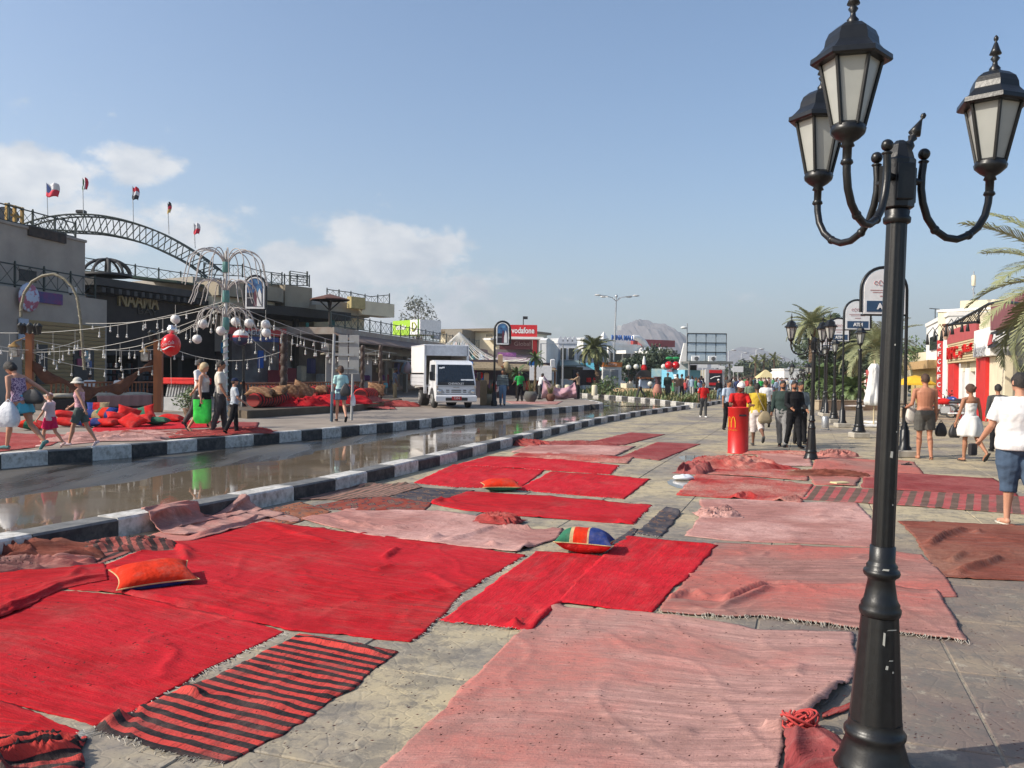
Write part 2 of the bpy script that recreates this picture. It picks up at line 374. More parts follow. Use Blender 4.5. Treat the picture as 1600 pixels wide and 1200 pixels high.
# far pavement (raised) on the left
M_lpave = mat('brown_paving',(.30,.25,.20),.9,(.22,.18,.145),sc=1.1,dirt=.5,dirtc=(.14,.12,.10),bump=.3,bsc=30)
lp = MB(); lkp = resample([(x-.2,y+.05) for x,y in left_kerb+tip[1:]],1.0)
far = [(-6,84),(-60,84),(-60,5),(-14,4)]
lp.prism([(p.x,p.y) for p in lkp] + far,-.05,.295)
struct('pavement',lp,M_lpave)
# island bed
M_soil = mat('dry_soil',(.24,.18,.11),.95,(.17,.13,.08),sc=2,bump=.5,bsc=12)
ib = MB(); ib.prism([(x+.2,y) for x,y in isl] + [(22,92),(22,78),(16.3,62),(13,54),(11,49.2)],-.05,.17)
struct('planting_bed',ib,M_soil)
# promenade: slabs laid to the street bearing
prom = MB()
pk = resample(near_kerb,2.)
prom.prism([(p.x+.05,p.y) for p in pk] + [(10.3,47),(11.4,49.0),(13.4,54),(16.7,62),(22.2,78),(60,190),(110,190),(40,20),(26,-4),(-9,-4)],-.05,-.008)
pv = struct('promenade',prom,M_joint)
far_p = MB(); cs,sn = math.cos(-A_STREET),math.sin(-A_STREET)
def sl(u,v): return Vector((u*cs - v*sn,u*sn + v*cs,0))       # street frame: u across, v along
U0,V0 = .31,.27; STEP = 1.18
def inside(p):
    # right of the near kerb
    best = None
    for i in range(len(near_kerb)-1):
        a,b_ = near_kerb[i],near_kerb[i+1]
        if a[1] <= p.y <= b_[1]: return p.x > a[0]+(b_[0]-a[0])*(p.y-a[1])/(b_[1]-a[1])+.12
    return p.y < near_kerb[0][1] and p.x > -7
slab_me = []
for k in range(4):
    q = MB(); q.cbox((0,0,0),(STEP-.014,STEP-.014,.03),bev=.006); me = q.mesh('paving_slab'); me.materials.append(M_pave); slab_me.append(me)
cells = []
for iu in range(-20,34):
    for iv in range(0,44):
        c = sl(U0+iu*STEP,V0+iv*STEP)
        if c.y < 1.4 or c.y > 21 or abs(c.x) > c.y*.68+1.6: continue
        cor = [c+sl(a*STEP/2,b_*STEP/2) for a in (-1,1) for b_ in (-1,1)]
        if not all(inside(p) for p in cor):
            if any(inside(p) for p in cor): cells.append((c.length+999,c,False,iu,iv))
            continue
        cells.append((c.length,c,True,iu,iv))
cells.sort(key=lambda q: q[0]); used = set()
for d_,c,full,iu,iv in cells[:295]:
    if not full: continue
    o = ob('paving_slab',slab_me[(iu*7+iv*3) % 4],None,pv,(c.x,c.y,-.015+rnd.uniform(-.0015,.0015)),-A_STREET); used.add((iu,iv))
M_pave2 = bpy.data.materials.new('paving_beyond'); M_pave2.use_nodes = True; paving_nodes(M_pave2)
pv2 = MB()   # cut slabs along the kerb, and everything beyond the slabs
pv2.add([(p[0],p[1],-.003) for p in [(-7.1,2.2)]],[])
rest = MB()
for iu in range(-20,60):
    for iv in range(-2,66):
        if (iu,iv) in used: continue
        c = sl(U0+iu*STEP,V0+iv*STEP); h = STEP/2-.008
        cor = [c+sl(a*h,b_*h) for a,b_ in ((-1,-1),(1,-1),(1,1),(-1,1))]
        if all(inside(p) or p.y > 46 for p in cor) and c.y < 46 and abs(c.x) < c.y*.75+5: rest.add([(p.x,p.y,-.001) for p in cor],[(0,1,2,3)])
ro = ob('paving_slab',rest,M_pave2,pv); ro['kind'] = 'stuff'
bd = MB()
for i in range(len(near_kerb)-1):     # mortar filling beside the kerb
    a,b_ = near_kerb[i],near_kerb[i+1]
    bd.add([(a[0],a[1],-.002),(a[0]+1.1,a[1]-.3,-.002),(b_[0]+1.1,b_[1]-.3,-.002),(b_[0],b_[1],-.002)],[(0,1,2,3)])
for v in range(len(bd.v)): bd.v[v] = (bd.v[v][0],bd.v[v][1],-.0045)
ob('mortar_strip',bd,M_pave2,pv)
fp = MB(); fp.add([(9.8,46,-.004),(44,34,-.004),(120,200,-.004),(60,200,-.004),(22.3,78,-.004),(16.8,62,-.004),(13.5,54,-.004),(11.5,49,-.004)],[tuple(range(8))])
struct('far_paving',fp,M_pave2)
# small puddles on the promenade
M_drop = M_pool
for nm,px,py,rx,ry in [('a',1092,717,.42,.75),('b',1066,757,.22,.62)]:
    c = G(px,py); q = MB(); n = 26
    q.add([(c.x+rx*math.cos(a)*(1+.25*noise.noise(Vector((a*1.5,px,0)))),c.y+ry*math.sin(a)*(1+.3*noise.noise(Vector((a*2,py,0)))),.003) for a in [2*PI*i/n for i in range(n)]],[tuple(range(n))])
    struct('puddle',q,M_drop)
# distant hills, mountain
M_rock = mat('mountain_rock',(.17,.15,.15),.95,(.10,.09,.095),sc=.02,bump=1,bsc=.05)
def ridge(name,prof,Y,depth,mat_,jag=6,seed=1,rows=14):
    """prof: (px, py) skyline at distance Y; a massif with real depth"""
    q = MB(); pts = [Q(px,py,Y) for px,py in prof]; n = 90; vs = []
    xs = [p.x for p in pts]; zs = [p.z for p in pts]
    for r in range(rows+1):
        f = r/rows
        for i in range(n+1):
            x = xs[0]+(xs[-1]-xs[0])*i/n; z = np.interp(x,xs,zs)
            prof_ = math.sin(PI*min(1,max(0,f)))**.8
            nn = noise.fractal(Vector((x*.012,f*3,seed)),1,2,5)*jag*1.3 + noise.fractal(Vector((x*.045,f*8,seed)),1,2,3)*jag*.35
            zz = -2 if r in (0,rows) else max(-2,min(z*.97,z*prof_*(1-.3*abs(nn)/jag)))
            if abs(f-.5) < .5/rows+.001: zz = z + nn*.3 + jag*1.2*noise.fractal(Vector((x*.03,seed,2)),1,2,4)
            vs.append((x,Y-depth/2+depth*f,zz))
    q.add(vs,[(r*(n+1)+i,r*(n+1)+i+1,(r+1)*(n+1)+i+1,(r+1)*(n+1)+i) for r in range(rows) for i in range(n)],0,False)
    return struct(name,q,mat_)
ridge('mountain',[(905,590),(935,560),(960,522),(975,508),(992,498),(1010,500),(1022,505),(1035,514),(1050,530),(1068,548),(1095,572),(1120,590)],2400,1300,M_rock,9,3)
ridge('mountain',[(1098,590),(1125,560),(1140,550),(1160,541),(1172,545),(1190,553),(1210,566),(1240,580),(1270,592)],3000,1200,M_rock,9,8)
ridge('mountain',[(560,588),(680,580),(760,583),(860,580),(960,584),(1040,590)],2900,900,M_rock,6,11)
M_hill = mat('sandy_hill',(.42,.33,.22),.95,(.33,.25,.165),sc=.03,bump=.6,bsc=.2)
ridge('hill',[(1120,595),(1165,581),(1200,576),(1240,573),(1300,572),(1420,575),(1560,570),(1800,572),(2000,600)],520,260,M_hill,2,5)
# the air
hz = MB(); hz.box(-2450,2450,-60,3700,-1.2,320)
hm = bpy.data.materials.new('pale_haze'); hm.use_nodes = True; t = hm.node_tree; t.nodes.clear()
pvn = t.nodes.new('ShaderNodeVolumePrincipled'); pvn.inputs['Color'].default_value = (.86,.93,1,1); pvn.inputs['Density'].default_value = .00032; pvn.inputs['Anisotropy'].default_value = .2
mo = t.nodes.new('ShaderNodeOutputMaterial'); t.links.new(pvn.outputs[0],mo.inputs['Volume'])
ob('haze',hz,hm,kind='stuff')
# ================================================================= rugs
def rug_material(name,kind,c1,c2,along='v',worn=.3,seed=0.,stripe=.12,specks=1.):
    """woven cotton: UV is in metres"""
    m = bpy.data.materials.new(name); m.use_nodes = True; t = m.node_tree; b = t.nodes['Principled BSDF']
    b.inputs['Roughness'].default_value = .95; b.inputs['Specular IOR Level'].default_value = .12
    b.inputs['Sheen Weight'].default_value = 0
    uv = t.nodes.new('ShaderNodeUVMap'); mp = t.nodes.new('ShaderNodeMapping'); mp.inputs['Location'].default_value = (seed,seed*1.7,0); t.links.new(uv.outputs[0],mp.inputs[0]); P = mp.outputs[0]
    def nn(s,d=7,r=.6,st=(1,1,1)):
        m2 = t.nodes.new('ShaderNodeMapping'); m2.inputs['Scale'].default_value = st; t.links.new(P,m2.inputs[0])
        n = t.nodes.new('ShaderNodeTexNoise'); n.inputs['Scale'].default_value = s; n.inputs['Detail'].default_value = d; n.inputs['Roughness'].default_value = r; t.links.new(m2.outputs[0],n.inputs['Vector']); return n.outputs['Fac']
    st = (14,.8,1) if along == 'v' else (.8,14,1)
    dk = tuple(x*.52 for x in c1)
    if kind == 'stripe':
        sp = t.nodes.new('ShaderNodeSeparateXYZ'); t.links.new(P,sp.inputs[0])
        co = sp.outputs[1] if along == 'v' else sp.outputs[0]
        w = mth('ADD',co,mth('MULTIPLY',mth('SUBTRACT',nn(2.2,4),.5,tree=t),.03,tree=t),tree=t)
        s_ = mth('SINE',mth('MULTIPLY',w,2*PI/stripe,tree=t),tree=t)
        base = _mix(t,_mr(t,s_,-.08,.12),c1,c2)
        base = _mix(t,_mr(t,nn(3,8,.7),.45,.75,0,worn),base,(.42,.26,.22))
    elif kind == 'kilim':
        sp = t.nodes.new('ShaderNodeSeparateXYZ'); t.links.new(uv.outputs[0],sp.inputs[0])
        ch = t.nodes.new('ShaderNodeTexVoronoi'); ch.distance = 'MANHATTAN'; ch.inputs['Scale'].default_value = 7.5; t.links.new(P,ch.inputs['Vector'])
        cr_ = t.nodes.new('ShaderNodeValToRGB'); cr_.color_ramp.interpolation = 'CONSTANT'; e = cr_.color_ramp.elements
        e[0].color = (*c1,1); e[1].position = .22; e[1].color = (*c2,1)
        for p_,c_ in ((.34,(.30,.19,.07)),(.42,(.035,.035,.055)),(.62,tuple(x*.8 for x in c1))): q = e.new(p_); q.color = (*c_,1)
        t.links.new(ch.outputs['Distance'],cr_.inputs[0]); base = cr_.outputs[0]
        base = _mix(t,_mr(t,nn(5,8,.7),.45,.75,0,.6),base,(.24,.18,.14))
    else:
        base = _mix(t,_mr(t,nn(1.6,8,.6,st),.34,.66),c1,dk); base = _mix(t,_mr(t,nn(.9,6,.65,st),.52,.62,0,.55),base,tuple(min(.62,x*.8+.03) for x in dk))
        base = _mix(t,_mr(t,nn(.55,6,.6),.44,.58),base,c2)
        base = _mix(t,_mr(t,nn(2.3,8,.65,(st[0]*.3,st[1]*.6,1)),.5,.8,0,worn),base,(.36,.24,.20))
        base = _mix(t,_mr(t,nn(26,3,.6,(1,.5,1)),.4,.7,0,.35),base,dk)
    base = _mix(t,_mr(t,nn(1.9,9,.72),.50,.64,0,.62),base,tuple(x*.45 for x in c1) if kind == 'plain' else (.12,.08,.07)); base = _mix(t,_mr(t,nn(1.2,8,.7),.52,.8,0,.3),base,(.26,.20,.16))
    base = _mix(t,_mr(t,nn(7,8,.75,(1.6,.6,1) if along == 'v' else (.6,1.6,1)),.53,.66,0,.55),base,tuple(x*.5 for x in c1))
    base = _mix(t,_mr(t,nn(44,3,.55),.67-.02*specks,.71,0,.85),base,(.07,.022,.018))
    dst = (22,5,1) if along == 'v' else (5,22,1)
    base = _mix(t,_mr(t,nn(2.2,6,.7,dst),.54,.64,0,.55),base,tuple(x*.42+.012 for x in c1)); base = _mix(t,_mr(t,nn(1.7,5,.7,dst),.58,.68,0,.30),base,tuple(min(.6,x*1.1+.05) for x in c1))
    t.links.new(base,b.inputs['Base Color'])
    bp = t.nodes.new('ShaderNodeBump'); bp.inputs['Strength'].default_value = .55; bp.inputs['Distance'].default_value = .012
    h = mth('ADD',nn(3,4,.6,tuple(x*1.6 for x in st)),mth('ADD',mth('MULTIPLY',nn(60,3),.6,tree=t),mth('MULTIPLY',nn(2.6,6,.62,(st[0]*.12+.6,st[1]*.12+.6,1)),3.2,tree=t),tree=t),tree=t)
    t.links.new(h,bp.inputs['Height']); t.links.new(bp.outputs[0],b.inputs['Normal'])
    return m
RM = {
 'red': rug_material('red_weave','plain',(.58,.012,.020),(.47,.014,.024),'u',.14,1.3),
 'red_v': rug_material('bright_red_weave','plain',(.62,.014,.024),(.54,.016,.028),'v',.12,4.1,specks=.4),
 'redworn': rug_material('dusty_red_weave','plain',(.42,.06,.055),(.38,.10,.09),'u',.6,7.7),
 'pink': rug_material('sun_faded_pink_weave','plain',(.56,.31,.265),(.47,.17,.14),'u',.7,2.6),
 'palepink': rug_material('pale_pink_weave','plain',(.52,.24,.205),(.56,.33,.29),'u',.6,5.2),
 'fadered': rug_material('half_faded_red_weave','plain',(.52,.05,.045),(.46,.24,.19),'v',.5,9.4),
 'rose': rug_material('dusty_rose_weave','plain',(.45,.22,.185),(.46,.13,.105),'u',.8,12.),
 'brown': rug_material('brick_brown_weave','plain',(.29,.085,.058),(.27,.13,.09),'u',.5,15.),
 'dull': rug_material('dull_crimson_weave','plain',(.33,.05,.052),(.30,.085,.08),'u',.4,18.),
 'stripe': rug_material('red_and_black_stripes','stripe',(.022,.018,.020),(.52,.055,.045),'v',.15,0,.092),
 'stripe2': rug_material('faded_red_and_black_stripes','stripe',(.05,.035,.035),(.33,.09,.075),'u',.35,2.,.10),
 'stripe3': rug_material('dusty_red_and_brown_stripes','stripe',(.13,.085,.065),(.40,.085,.085),'u',.4,5.,.19),
 'stripe4': rug_material('brown_and_grey_stripes','stripe',(.10,.075,.06),(.30,.16,.12),'u',.5,8.,.13),
 'kilim': rug_material('patterned_kilim','kilim',(.30,.055,.035),(.04,.045,.08),'u',.3,3.),
 'kilimo': rug_material('orange_patterned_kilim','kilim',(.36,.12,.06),(.33,.15,.09),'u',.3,6.6),
 'kilimd': rug_material('dark_blue_patterned_kilim','kilim',(.05,.055,.075),(.15,.05,.04),'u',.3,9.9),
}
M_fringe = plain('undyed_fringe',(.55,.50,.42),.9)
LAYER = [0]
def seglen(pl): return sum((pl[i+1]-pl[i]).length for i in range(len(pl)-1))
def along(pl,f):
    L_ = [(pl[i+1]-pl[i]).length for i in range(len(pl)-1)]; r = f*sum(L_); k = 0
    while k < len(L_)-1 and r > L_[k]: r -= L_[k]; k += 1
    return pl[k].lerp(pl[k+1],min(1,max(0,r/max(1e-6,L_[k]))))
def rug(label,mt,top,bottom,left=None,right=None,folds=(),lift=.004,wr=.006,z=0.,base=None,fringe=(),res=None,edge=.026,grp='red carpets spread out to dry',thick=.007,name='rug',cat='rug',curl=0.):
    """top/bottom run left to right, left/right run top to bottom (photo points on the ground)"""
    f = lambda pl: [G(p[0],p[1],z) for p in pl]
    T,B_ = f(top),f(bottom); Lf = f(left) if left else [T[0],B_[0]]; R_ = f(right) if right else [T[-1],B_[-1]]
    lu,lv = (seglen(T)+seglen(B_))/2,(seglen(Lf)+seglen(R_))/2
    cy = (T[0].y+B_[0].y+T[-1].y+B_[-1].y)/4
    r = res or max(.022,min(.09,cy*.0035))
    nu,nv = max(8,int(lu/r)),max(8,int(lv/r)); sd_ = (hash(label) % 97)*1.37 if False else sum(map(ord,label)) % 97*1.37
    Tp = [along(T,i/nu) for i in range(nu+1)]; Bp = [along(B_,i/nu) for i in range(nu+1)]
    Lp = [along(Lf,j/nv) for j in range(nv+1)]; Rp = [along(R_,j/nv) for j in range(nv+1)]
    U = np.linspace(0,1,nu+1)[None,:,None]; V = np.linspace(0,1,nv+1)[:,None,None]
    Ta,Ba,La,Ra = (np.array([tuple(p)[:2] for p in q]) for q in (Tp,Bp,Lp,Rp))
    P = (1-V)*Ta[None]+V*Ba[None]+(1-U)*La[:,None]+U*Ra[:,None]-((1-U)*(1-V)*Ta[0]+U*(1-V)*Ta[-1]+(1-U)*V*Ba[0]+U*V*Ba[-1])
    X,Y = P[...,0].copy(),P[...,1].copy()
    Z = np.zeros_like(X); nf = noise.noise; fr = noise.fractal
    for j in range(nv+1):
        for i in range(nu+1):
            x,y = X[j,i],Y[j,i]
            e = min(i,nu-i,j,nv-j)
            Z[j,i] = lift + wr*(.6+fr(Vector((x*1.3+sd_,y*1.3,0)),1,2,3)) + wr*.5*abs(nf(Vector((x*5+sd_,y*5,1))))
            if wr:
                wa = abs(nf(Vector((x*.75+sd_,y*1.1+.3*nf(Vector((x*3,y*3,2))),7)))); wb = abs(nf(Vector((x*1.7,y*1.3+sd_,11)))); mk = min(.30,max(0,nf(Vector((x*.5,y*.5,sd_)))+.12))
                Z[j,i] += max(0,1-wa*15)**1.3*.05*mk + max(0,1-wb*12)**1.6*.016*max(0,.5-mk)
            if e < 1:
                w = edge*nf(Vector((x*4+sd_,y*4,5)))+edge*.5*nf(Vector((x*19,y*19,5))); X[j,i] += w; Y[j,i] += edge*nf(Vector((x*4,y*4+sd_,8)))+edge*.5*nf(Vector((x*17,y*19,9)))
            if curl and e < 3: Z[j,i] += curl*max(0,nf(Vector((x*1.7+sd_,y*1.7,3))))*(3-e)/3
    for fo in folds:
        pl = [G(p[0],p[1],z) for p in fo[0]]; h,w = fo[1],fo[2]
        best = np.full(X.shape,1e9); sgn = np.ones(X.shape); amp = np.ones(X.shape)
        Lt = seglen(pl); acc = 0
        for k in range(len(pl)-1):
            a,c = pl[k],pl[k+1]; dx,dy = c.x-a.x,c.y-a.y; ll = dx*dx+dy*dy
            tt = np.clip(((X-a.x)*dx+(Y-a.y)*dy)/ll,0,1)
            ex,ey = X-(a.x+tt*dx),Y-(a.y+tt*dy); dd = np.hypot(ex,ey)
            up = dd < best; best = np.where(up,dd,best); sgn = np.where(up,np.sign(dx*ey-dy*ex),sgn)
            s_ = (acc+tt*math.sqrt(ll))/Lt; amp = np.where(up,np.clip(np.minimum(s_,1-s_)*6,0,1)**.6,amp); acc += math.sqrt(ll)
        ww = np.where(sgn > 0,w,w*.38)
        wob = np.array([[.10*w*nf(Vector((X[a_,b_2]*2.5,Y[a_,b_2]*2.5,1))) if best[a_,b_2] < w*3 else 0 for b_2 in range(nu+1)] for a_ in range(nv+1)])
        Z += h*.85*amp*np.exp(-(np.abs(best+wob)/(np.maximum(.03,ww)*.9))**1.5)
    Z = np.maximum(Z,.002)
    n = (nu+1)*(nv+1); bz = 0.0012 if base is None else base
    top_v = np.stack([X,Y,Z],-1).reshape(-1,3)
    idx = np.arange(n).reshape(nv+1,nu+1)
    quads = np.stack([idx[:-1,:-1],idx[1:,:-1],idx[1:,1:],idx[:-1,1:]],-1).reshape(-1,4)
    ring = list(idx[0,:]) + list(idx[1:,-1]) + list(idx[-1,-2::-1]) + list(idx[-2:0:-1,0])
    rb = top_v[ring].copy(); rb[:,2] = np.maximum(.0,rb[:,2]-thick)
    m_ = len(ring); sk = [(ring[k],ring[(k+1) % m_],n+(k+1) % m_,n+k) for k in range(m_)]
    o3 = np.array([X.mean(),Y.mean(),0]); V3 = np.vstack([top_v,rb])-o3
    faces = quads.tolist()+sk
    me = bpy.data.meshes.new(name); me.from_pydata(V3.tolist(),[],faces)
    a1 = Ta[-1]-Ta[0]
    flip = (a1[0]*(Ba[0]-Ta[0])[1]-a1[1]*(Ba[0]-Ta[0])[0]) > 0
    if flip: me.flip_normals()
    uvl = me.uv_layers.new(name='UVMap'); uvs = np.zeros((n+m_,2))
    uvs[:n,0] = np.tile(np.linspace(0,lu,nu+1),nv+1); uvs[:n,1] = np.repeat(np.linspace(0,lv,nv+1),nu+1); uvs[n:] = uvs[ring]
    li = np.zeros(len(me.loops),dtype=np.int32); me.loops.foreach_get('vertex_index',li); uvl.data.foreach_set('uv',uvs[li].ravel())
    me.polygons.foreach_set('use_smooth',[True]*len(faces)); me.update()
    o = ob(name,me,RM[mt],None,(o3[0],o3[1],z)); tag(o,label,cat,grp)
    if fringe:
        q = MB(); ft = list(top_v)
        for side in fringe:
            row = {'t': idx[0],'b': idx[-1],'l': idx[:,0],'r': idx[:,-1]}[side]
            inn = {'t': idx[1],'b': idx[-2],'l': idx[:,1],'r': idx[:,-2]}[side]
            for a,c in zip(row,inn):
                if rnd.random() < .25: continue
                for _ in range(2):
                    p = Vector(ft[a]-o3); d = (p-Vector(ft[c]-o3)); d.z = 0
                    if d.length < 1e-5: continue
                    d.normalize(); s2 = Vector((-d.y,d.x,0)); p = p+s2*rnd.uniform(-.02,.02); L2 = rnd.uniform(.015,.06)
                    q.tube([p,p+d*L2*.5+s2*rnd.uniform(-.012,.012)-Vector((0,0,p.z*.4)),p+d*L2+s2*rnd.uniform(-.02,.02)-Vector((0,0,p.z*.8))],[.0022,.0018,.001],3,caps=False)
        fo_ = ob('fringe',q,M_fringe,o); fo_['kind'] = 'stuff'
    return o
LK = 'carpets lying on the far pavement'
rug('large bright red rug left of centre with an orange cushion on its left edge','red',[(412,816),(620,841),(822,869)],[(90,921),(190,928),(270,948),(445,985),(640,1004)],
    left=[(412,816),(262,848),(161,885),(90,921)],right=[(822,869),(760,905),(722,930),(690,965),(662,992),(640,1004)],
    folds=[([(600,875),(622,858)],.045,.05),([(585,893),(615,885)],.03,.04),([(590,940),(640,930),(720,922)],.035,.05),([(665,895),(700,915),(722,925)],.02,.07),([(412,818),(450,832),(520,850)],.03,.09),
           ([(262,850),(285,862),(292,878)],.05,.05),([(275,850),(300,866)],.035,.04),([(165,885),(200,900),(260,910)],.02,.06),([(190,926),(330,950),(440,978)],.018,.05)],fringe=('l','r'),lift=.006)
rug('bright red rug at the lower left, from the frame edge to the striped rug','red',[(-160,898),(0,918),(190,930),(270,950),(447,987)],[(-330,1020),(0,1097),(60,1113),(150,1134)],
    right=[(447,987),(330,1045),(240,1095),(190,1125),(150,1134)],fringe=('r',),lift=.003,
    folds=[([(200,935),(300,955),(440,985)],.02,.04)])
rug('small red rug overlapping two larger ones at the left frame edge','red',[(-160,872),(60,888),(165,884)],[(-100,992),(0,968),(60,942),(95,923),(170,908)],
    folds=[([(-60,985),(0,962),(50,940),(92,920),(165,902)],.05,.06),([(110,905),(125,892)],.03,.05)],lift=.014,wr=.008)
rug('bright red rug cut off by the lower left corner of the view','red',[(-260,1040),(0,1100),(60,1118),(125,1149)],[(-300,1290),(40,1260),(70,1200),(88,1175),(122,1158)],fringe=('r',),lift=.003,curl=.01)
rug('red and black striped rug with frayed white fringe in the foreground','stripe',[(470,990),(622,1020)],[(150,1140),(240,1170),(348,1197)],
    left=[(470,990),(335,1060),(288,1075),(150,1140)],right=[(622,1020),(545,1080),(440,1150),(348,1197)],fringe=('b',),lift=.004,wr=.004,
    folds=[([(470,998),(530,1010),(600,1022)],.035,.035),([(285,1078),(310,1090)],.05,.05),([(160,1140),(190,1125),(178,1118)],.06,.05),([(330,1090),(460,1110)],.015,.08)])
rug('dull red and black striped rug by the kerb at the left frame edge','stripe2',[(95,856),(250,846)],[(-120,915),(40,916),(84,916)],left=[(95,856),(0,872),(-120,915)],right=[(250,846),(165,880),(84,916)],fringe=('r',),lift=.003)
rug('orange kilim with a pale medallion beside the kerb','kilimo',[(402,800),(470,785)],[(440,824),(474,814),(520,800)],lift=.003)
rug('dark kilim with red field next to the orange kilim','kilim',[(532,783),(588,774),(676,786)],[(470,795),(560,798),(664,798)],left=[(532,783),(500,789),(470,795)],lift=.004)
rug('dark blue kilim lying behind the red field kilim','kilimd',[(662,762),(742,767)],[(612,777),(676,786)],lift=.003)
rug('brown and grey striped rug beside the kerb, left of the kilims','stripe4',[(560,757),(650,757),(660,763)],[(462,781),(530,782),(610,776)],lift=.004,wr=.012,folds=[([(560,762),(590,758)],.04,.06),([(610,760),(640,758)],.05,.06)])
rug('pale pink crumpled rug behind the large red rug','palepink',[(558,795),(700,801),(778,812),(832,829),(880,826)],[(472,812),(560,836),(700,852),(808,864)],right=[(880,826),(872,842),(808,864)],lift=.006,wr=.012,
    folds=[([(520,806),(556,822),(600,828),(700,821),(765,818)],.05,.05),([(700,846),(745,835),(775,824)],.05,.045),([(670,845),(690,840)],.06,.05),([(770,826),(830,828),(880,824)],.06,.06),([(765,850),(775,855)],.05,.05),([(815,862),(828,852)],.05,.05),([(765,808),(790,812)],.09,.07)])
rug('long dark red rug behind the pale pink rug','red',[(730,769),(860,776),(1020,791)],[(672,787),(720,797),(800,806),(990,820)],right=[(1020,791),(1005,805),(990,820)],fringe=('r',),lift=.006,
    folds=[([(860,795),(930,792),(1010,790)],.03,.05),([(960,816),(990,819)],.05,.06),([(674,787),(690,783),(715,785)],.05,.07)])
rug('red rug left of the small red cushion','red_v',[(709,726),(852,735)],[(646,755),(712,762),(812,764)],right=[(852,735),(835,748),(812,764)],fringe=('b',),lift=.005)
rug('red rug in front of the small red cushion, middle of three','red_v',[(862,737),(940,742),(1016,749)],[(806,766),(900,774),(976,780)],fringe=('b',),lift=.004)
rug('red rug farthest back of the three behind the long dark red rug','red_v',[(763,713),(870,718),(968,728)],[(714,727),(850,735),(955,742)],fringe=('r','b'),lift=.009)
rug('pale pink rug with a crease behind the red rugs','palepink',[(830,696),(920,696),(994,698)],[(798,707),(880,711),(962,713)],lift=.005,wr=.012,folds=[([(950,705),(985,700)],.04,.08),([(840,702),(900,700)],.03,.08)])
rug('faded pink and salmon rug rolled along its front edge','fadered',[(820,706),(900,710),(990,715)],[(795,714),(870,719),(980,725)],lift=.006,wr=.012,folds=[([(830,714),(900,718),(975,722)],.05,.07)])
rug('dull red rug beside the far kerb, leftmost of the two farthest','dull',[(985,676),(1040,679)],[(908,694),(975,696)],lift=.003)
rug('dull red rug nearer than its twin, left of the red column','dull',[(1027,691),(1095,694)],[(972,713),(1030,720)],lift=.003,folds=[([(1000,718),(1030,718)],.03,.05)])
rug('bright red rug in the centre with the striped cushion at its corner','red_v',[(838,862),(905,866),(955,872)],[(690,971),(760,979),(818,987)],right=[(955,872),(925,905),(872,948),(835,985),(818,987)],fringe=('b',),lift=.004,
    folds=[([(800,982),(812,978)],.06,.05),([(830,985),(862,952),(880,940)],.035,.05)])
rug('bright red rug right of centre, square corner near the faded rugs','red_v',[(980,839),(1055,847),(1122,852)],[(872,943),(950,952),(1018,959)],left=[(980,839),(945,868),(905,905),(872,943)],right=[(1122,852),(1085,895),(1050,925),(1018,959)],lift=.012,
    folds=[([(880,942),(950,946)],.02,.04),([(1040,850),(1118,855)],.03,.035)])
rug('huge faded pink rug in the foreground next to the lamp post','pink',[(850,950),(1010,960),(1190,987),(1330,990)],[(500,1300),(900,1300),(1190,1300)],left=[(850,950),(832,966),(790,1010),(600,1200),(500,1300)],
    right=[(1330,990),(1340,1035),(1322,1075),(1262,1130),(1225,1150),(1218,1200),(1190,1300)],lift=.006,wr=.010,
    folds=[([(880,958),(1000,962),(1180,985)],.02,.05),([(1318,1070),(1290,1092),(1258,1122),(1215,1142)],.075,.075),([(1190,1140),(1225,1145)],.05,.05),([(1000,1165),(1060,1150),(1090,1150)],.02,.08),([(1245,1060),(1250,1040)],.02,.06),([(860,955),(880,950)],.03,.06)])
rug('dusty pink rug in the middle with debris, left of the lamp post','rose',[(1118,850),(1200,853),(1360,858),(1441,868)],[(1040,950),(1160,946),(1300,938),(1497,933)],left=[(1118,850),(1085,890),(1040,948)],right=[(1441,868),(1475,900),(1497,933)],lift=.004,wr=.010,
    folds=[([(1125,862),(1170,866)],.02,.05),([(1040,945),(1075,928),(1110,936)],.06,.06),([(1130,945),(1165,928),(1200,916)],.075,.055),([(1210,913),(1250,911)],.03,.04),([(1110,880),(1160,890)],.02,.05)])
rug('salmon rug overlapping the dusty pink one left of the lamp post','rose',[(1046,942),(1130,946),(1200,918),(1330,918),(1465,926)],[(1030,958),(1130,966),(1190,966),(1340,985),(1508,1004)],left=[(1046,942),(1036,950),(1030,958)],right=[(1465,926),(1485,960),(1508,1004)],lift=.016,wr=.010,
    fringe=('b',),folds=[([(1120,958),(1170,940),(1205,922)],.05,.05),([(1050,955),(1150,962)],.02,.05),([(1210,922),(1330,920),(1440,922)],.03,.035)])
rug('pale pink rug with dark specks behind the dusty pink one','palepink',[(1092,781),(1180,781),(1260,786),(1337,785)],[(1071,838),(1150,846),(1260,850),(1372,856)],left=[(1092,781),(1100,800),(1083,820),(1071,838)],right=[(1337,785),(1366,815),(1372,856)],lift=.005,
    folds=[([(1125,800),(1140,795)],.07,.06),([(1325,799),(1340,797)],.04,.05)])
rug('half faded red rug behind the puddle, in front of the red column','fadered',[(1089,741),(1170,746),(1270,758)],[(1056,774),(1140,779),(1252,786)],lift=.006,folds=[([(1148,780),(1165,775),(1180,779)],.09,.09),([(1215,784),(1250,780)],.08,.09)])
rug('narrow salmon rug behind the half faded red rug','fadered',[(1110,725),(1180,731),(1265,738)],[(1085,740),(1170,745),(1262,752)],lift=.008,wr=.015)
rug('pink rug with an upturned border between red column and second lamp','palepink',[(1180,708),(1262,714)],[(1195,730),(1270,729)],lift=.005,wr=.012,folds=[([(1182,710),(1262,716)],.06,.07),([(1262,716),(1272,728)],.05,.06)])
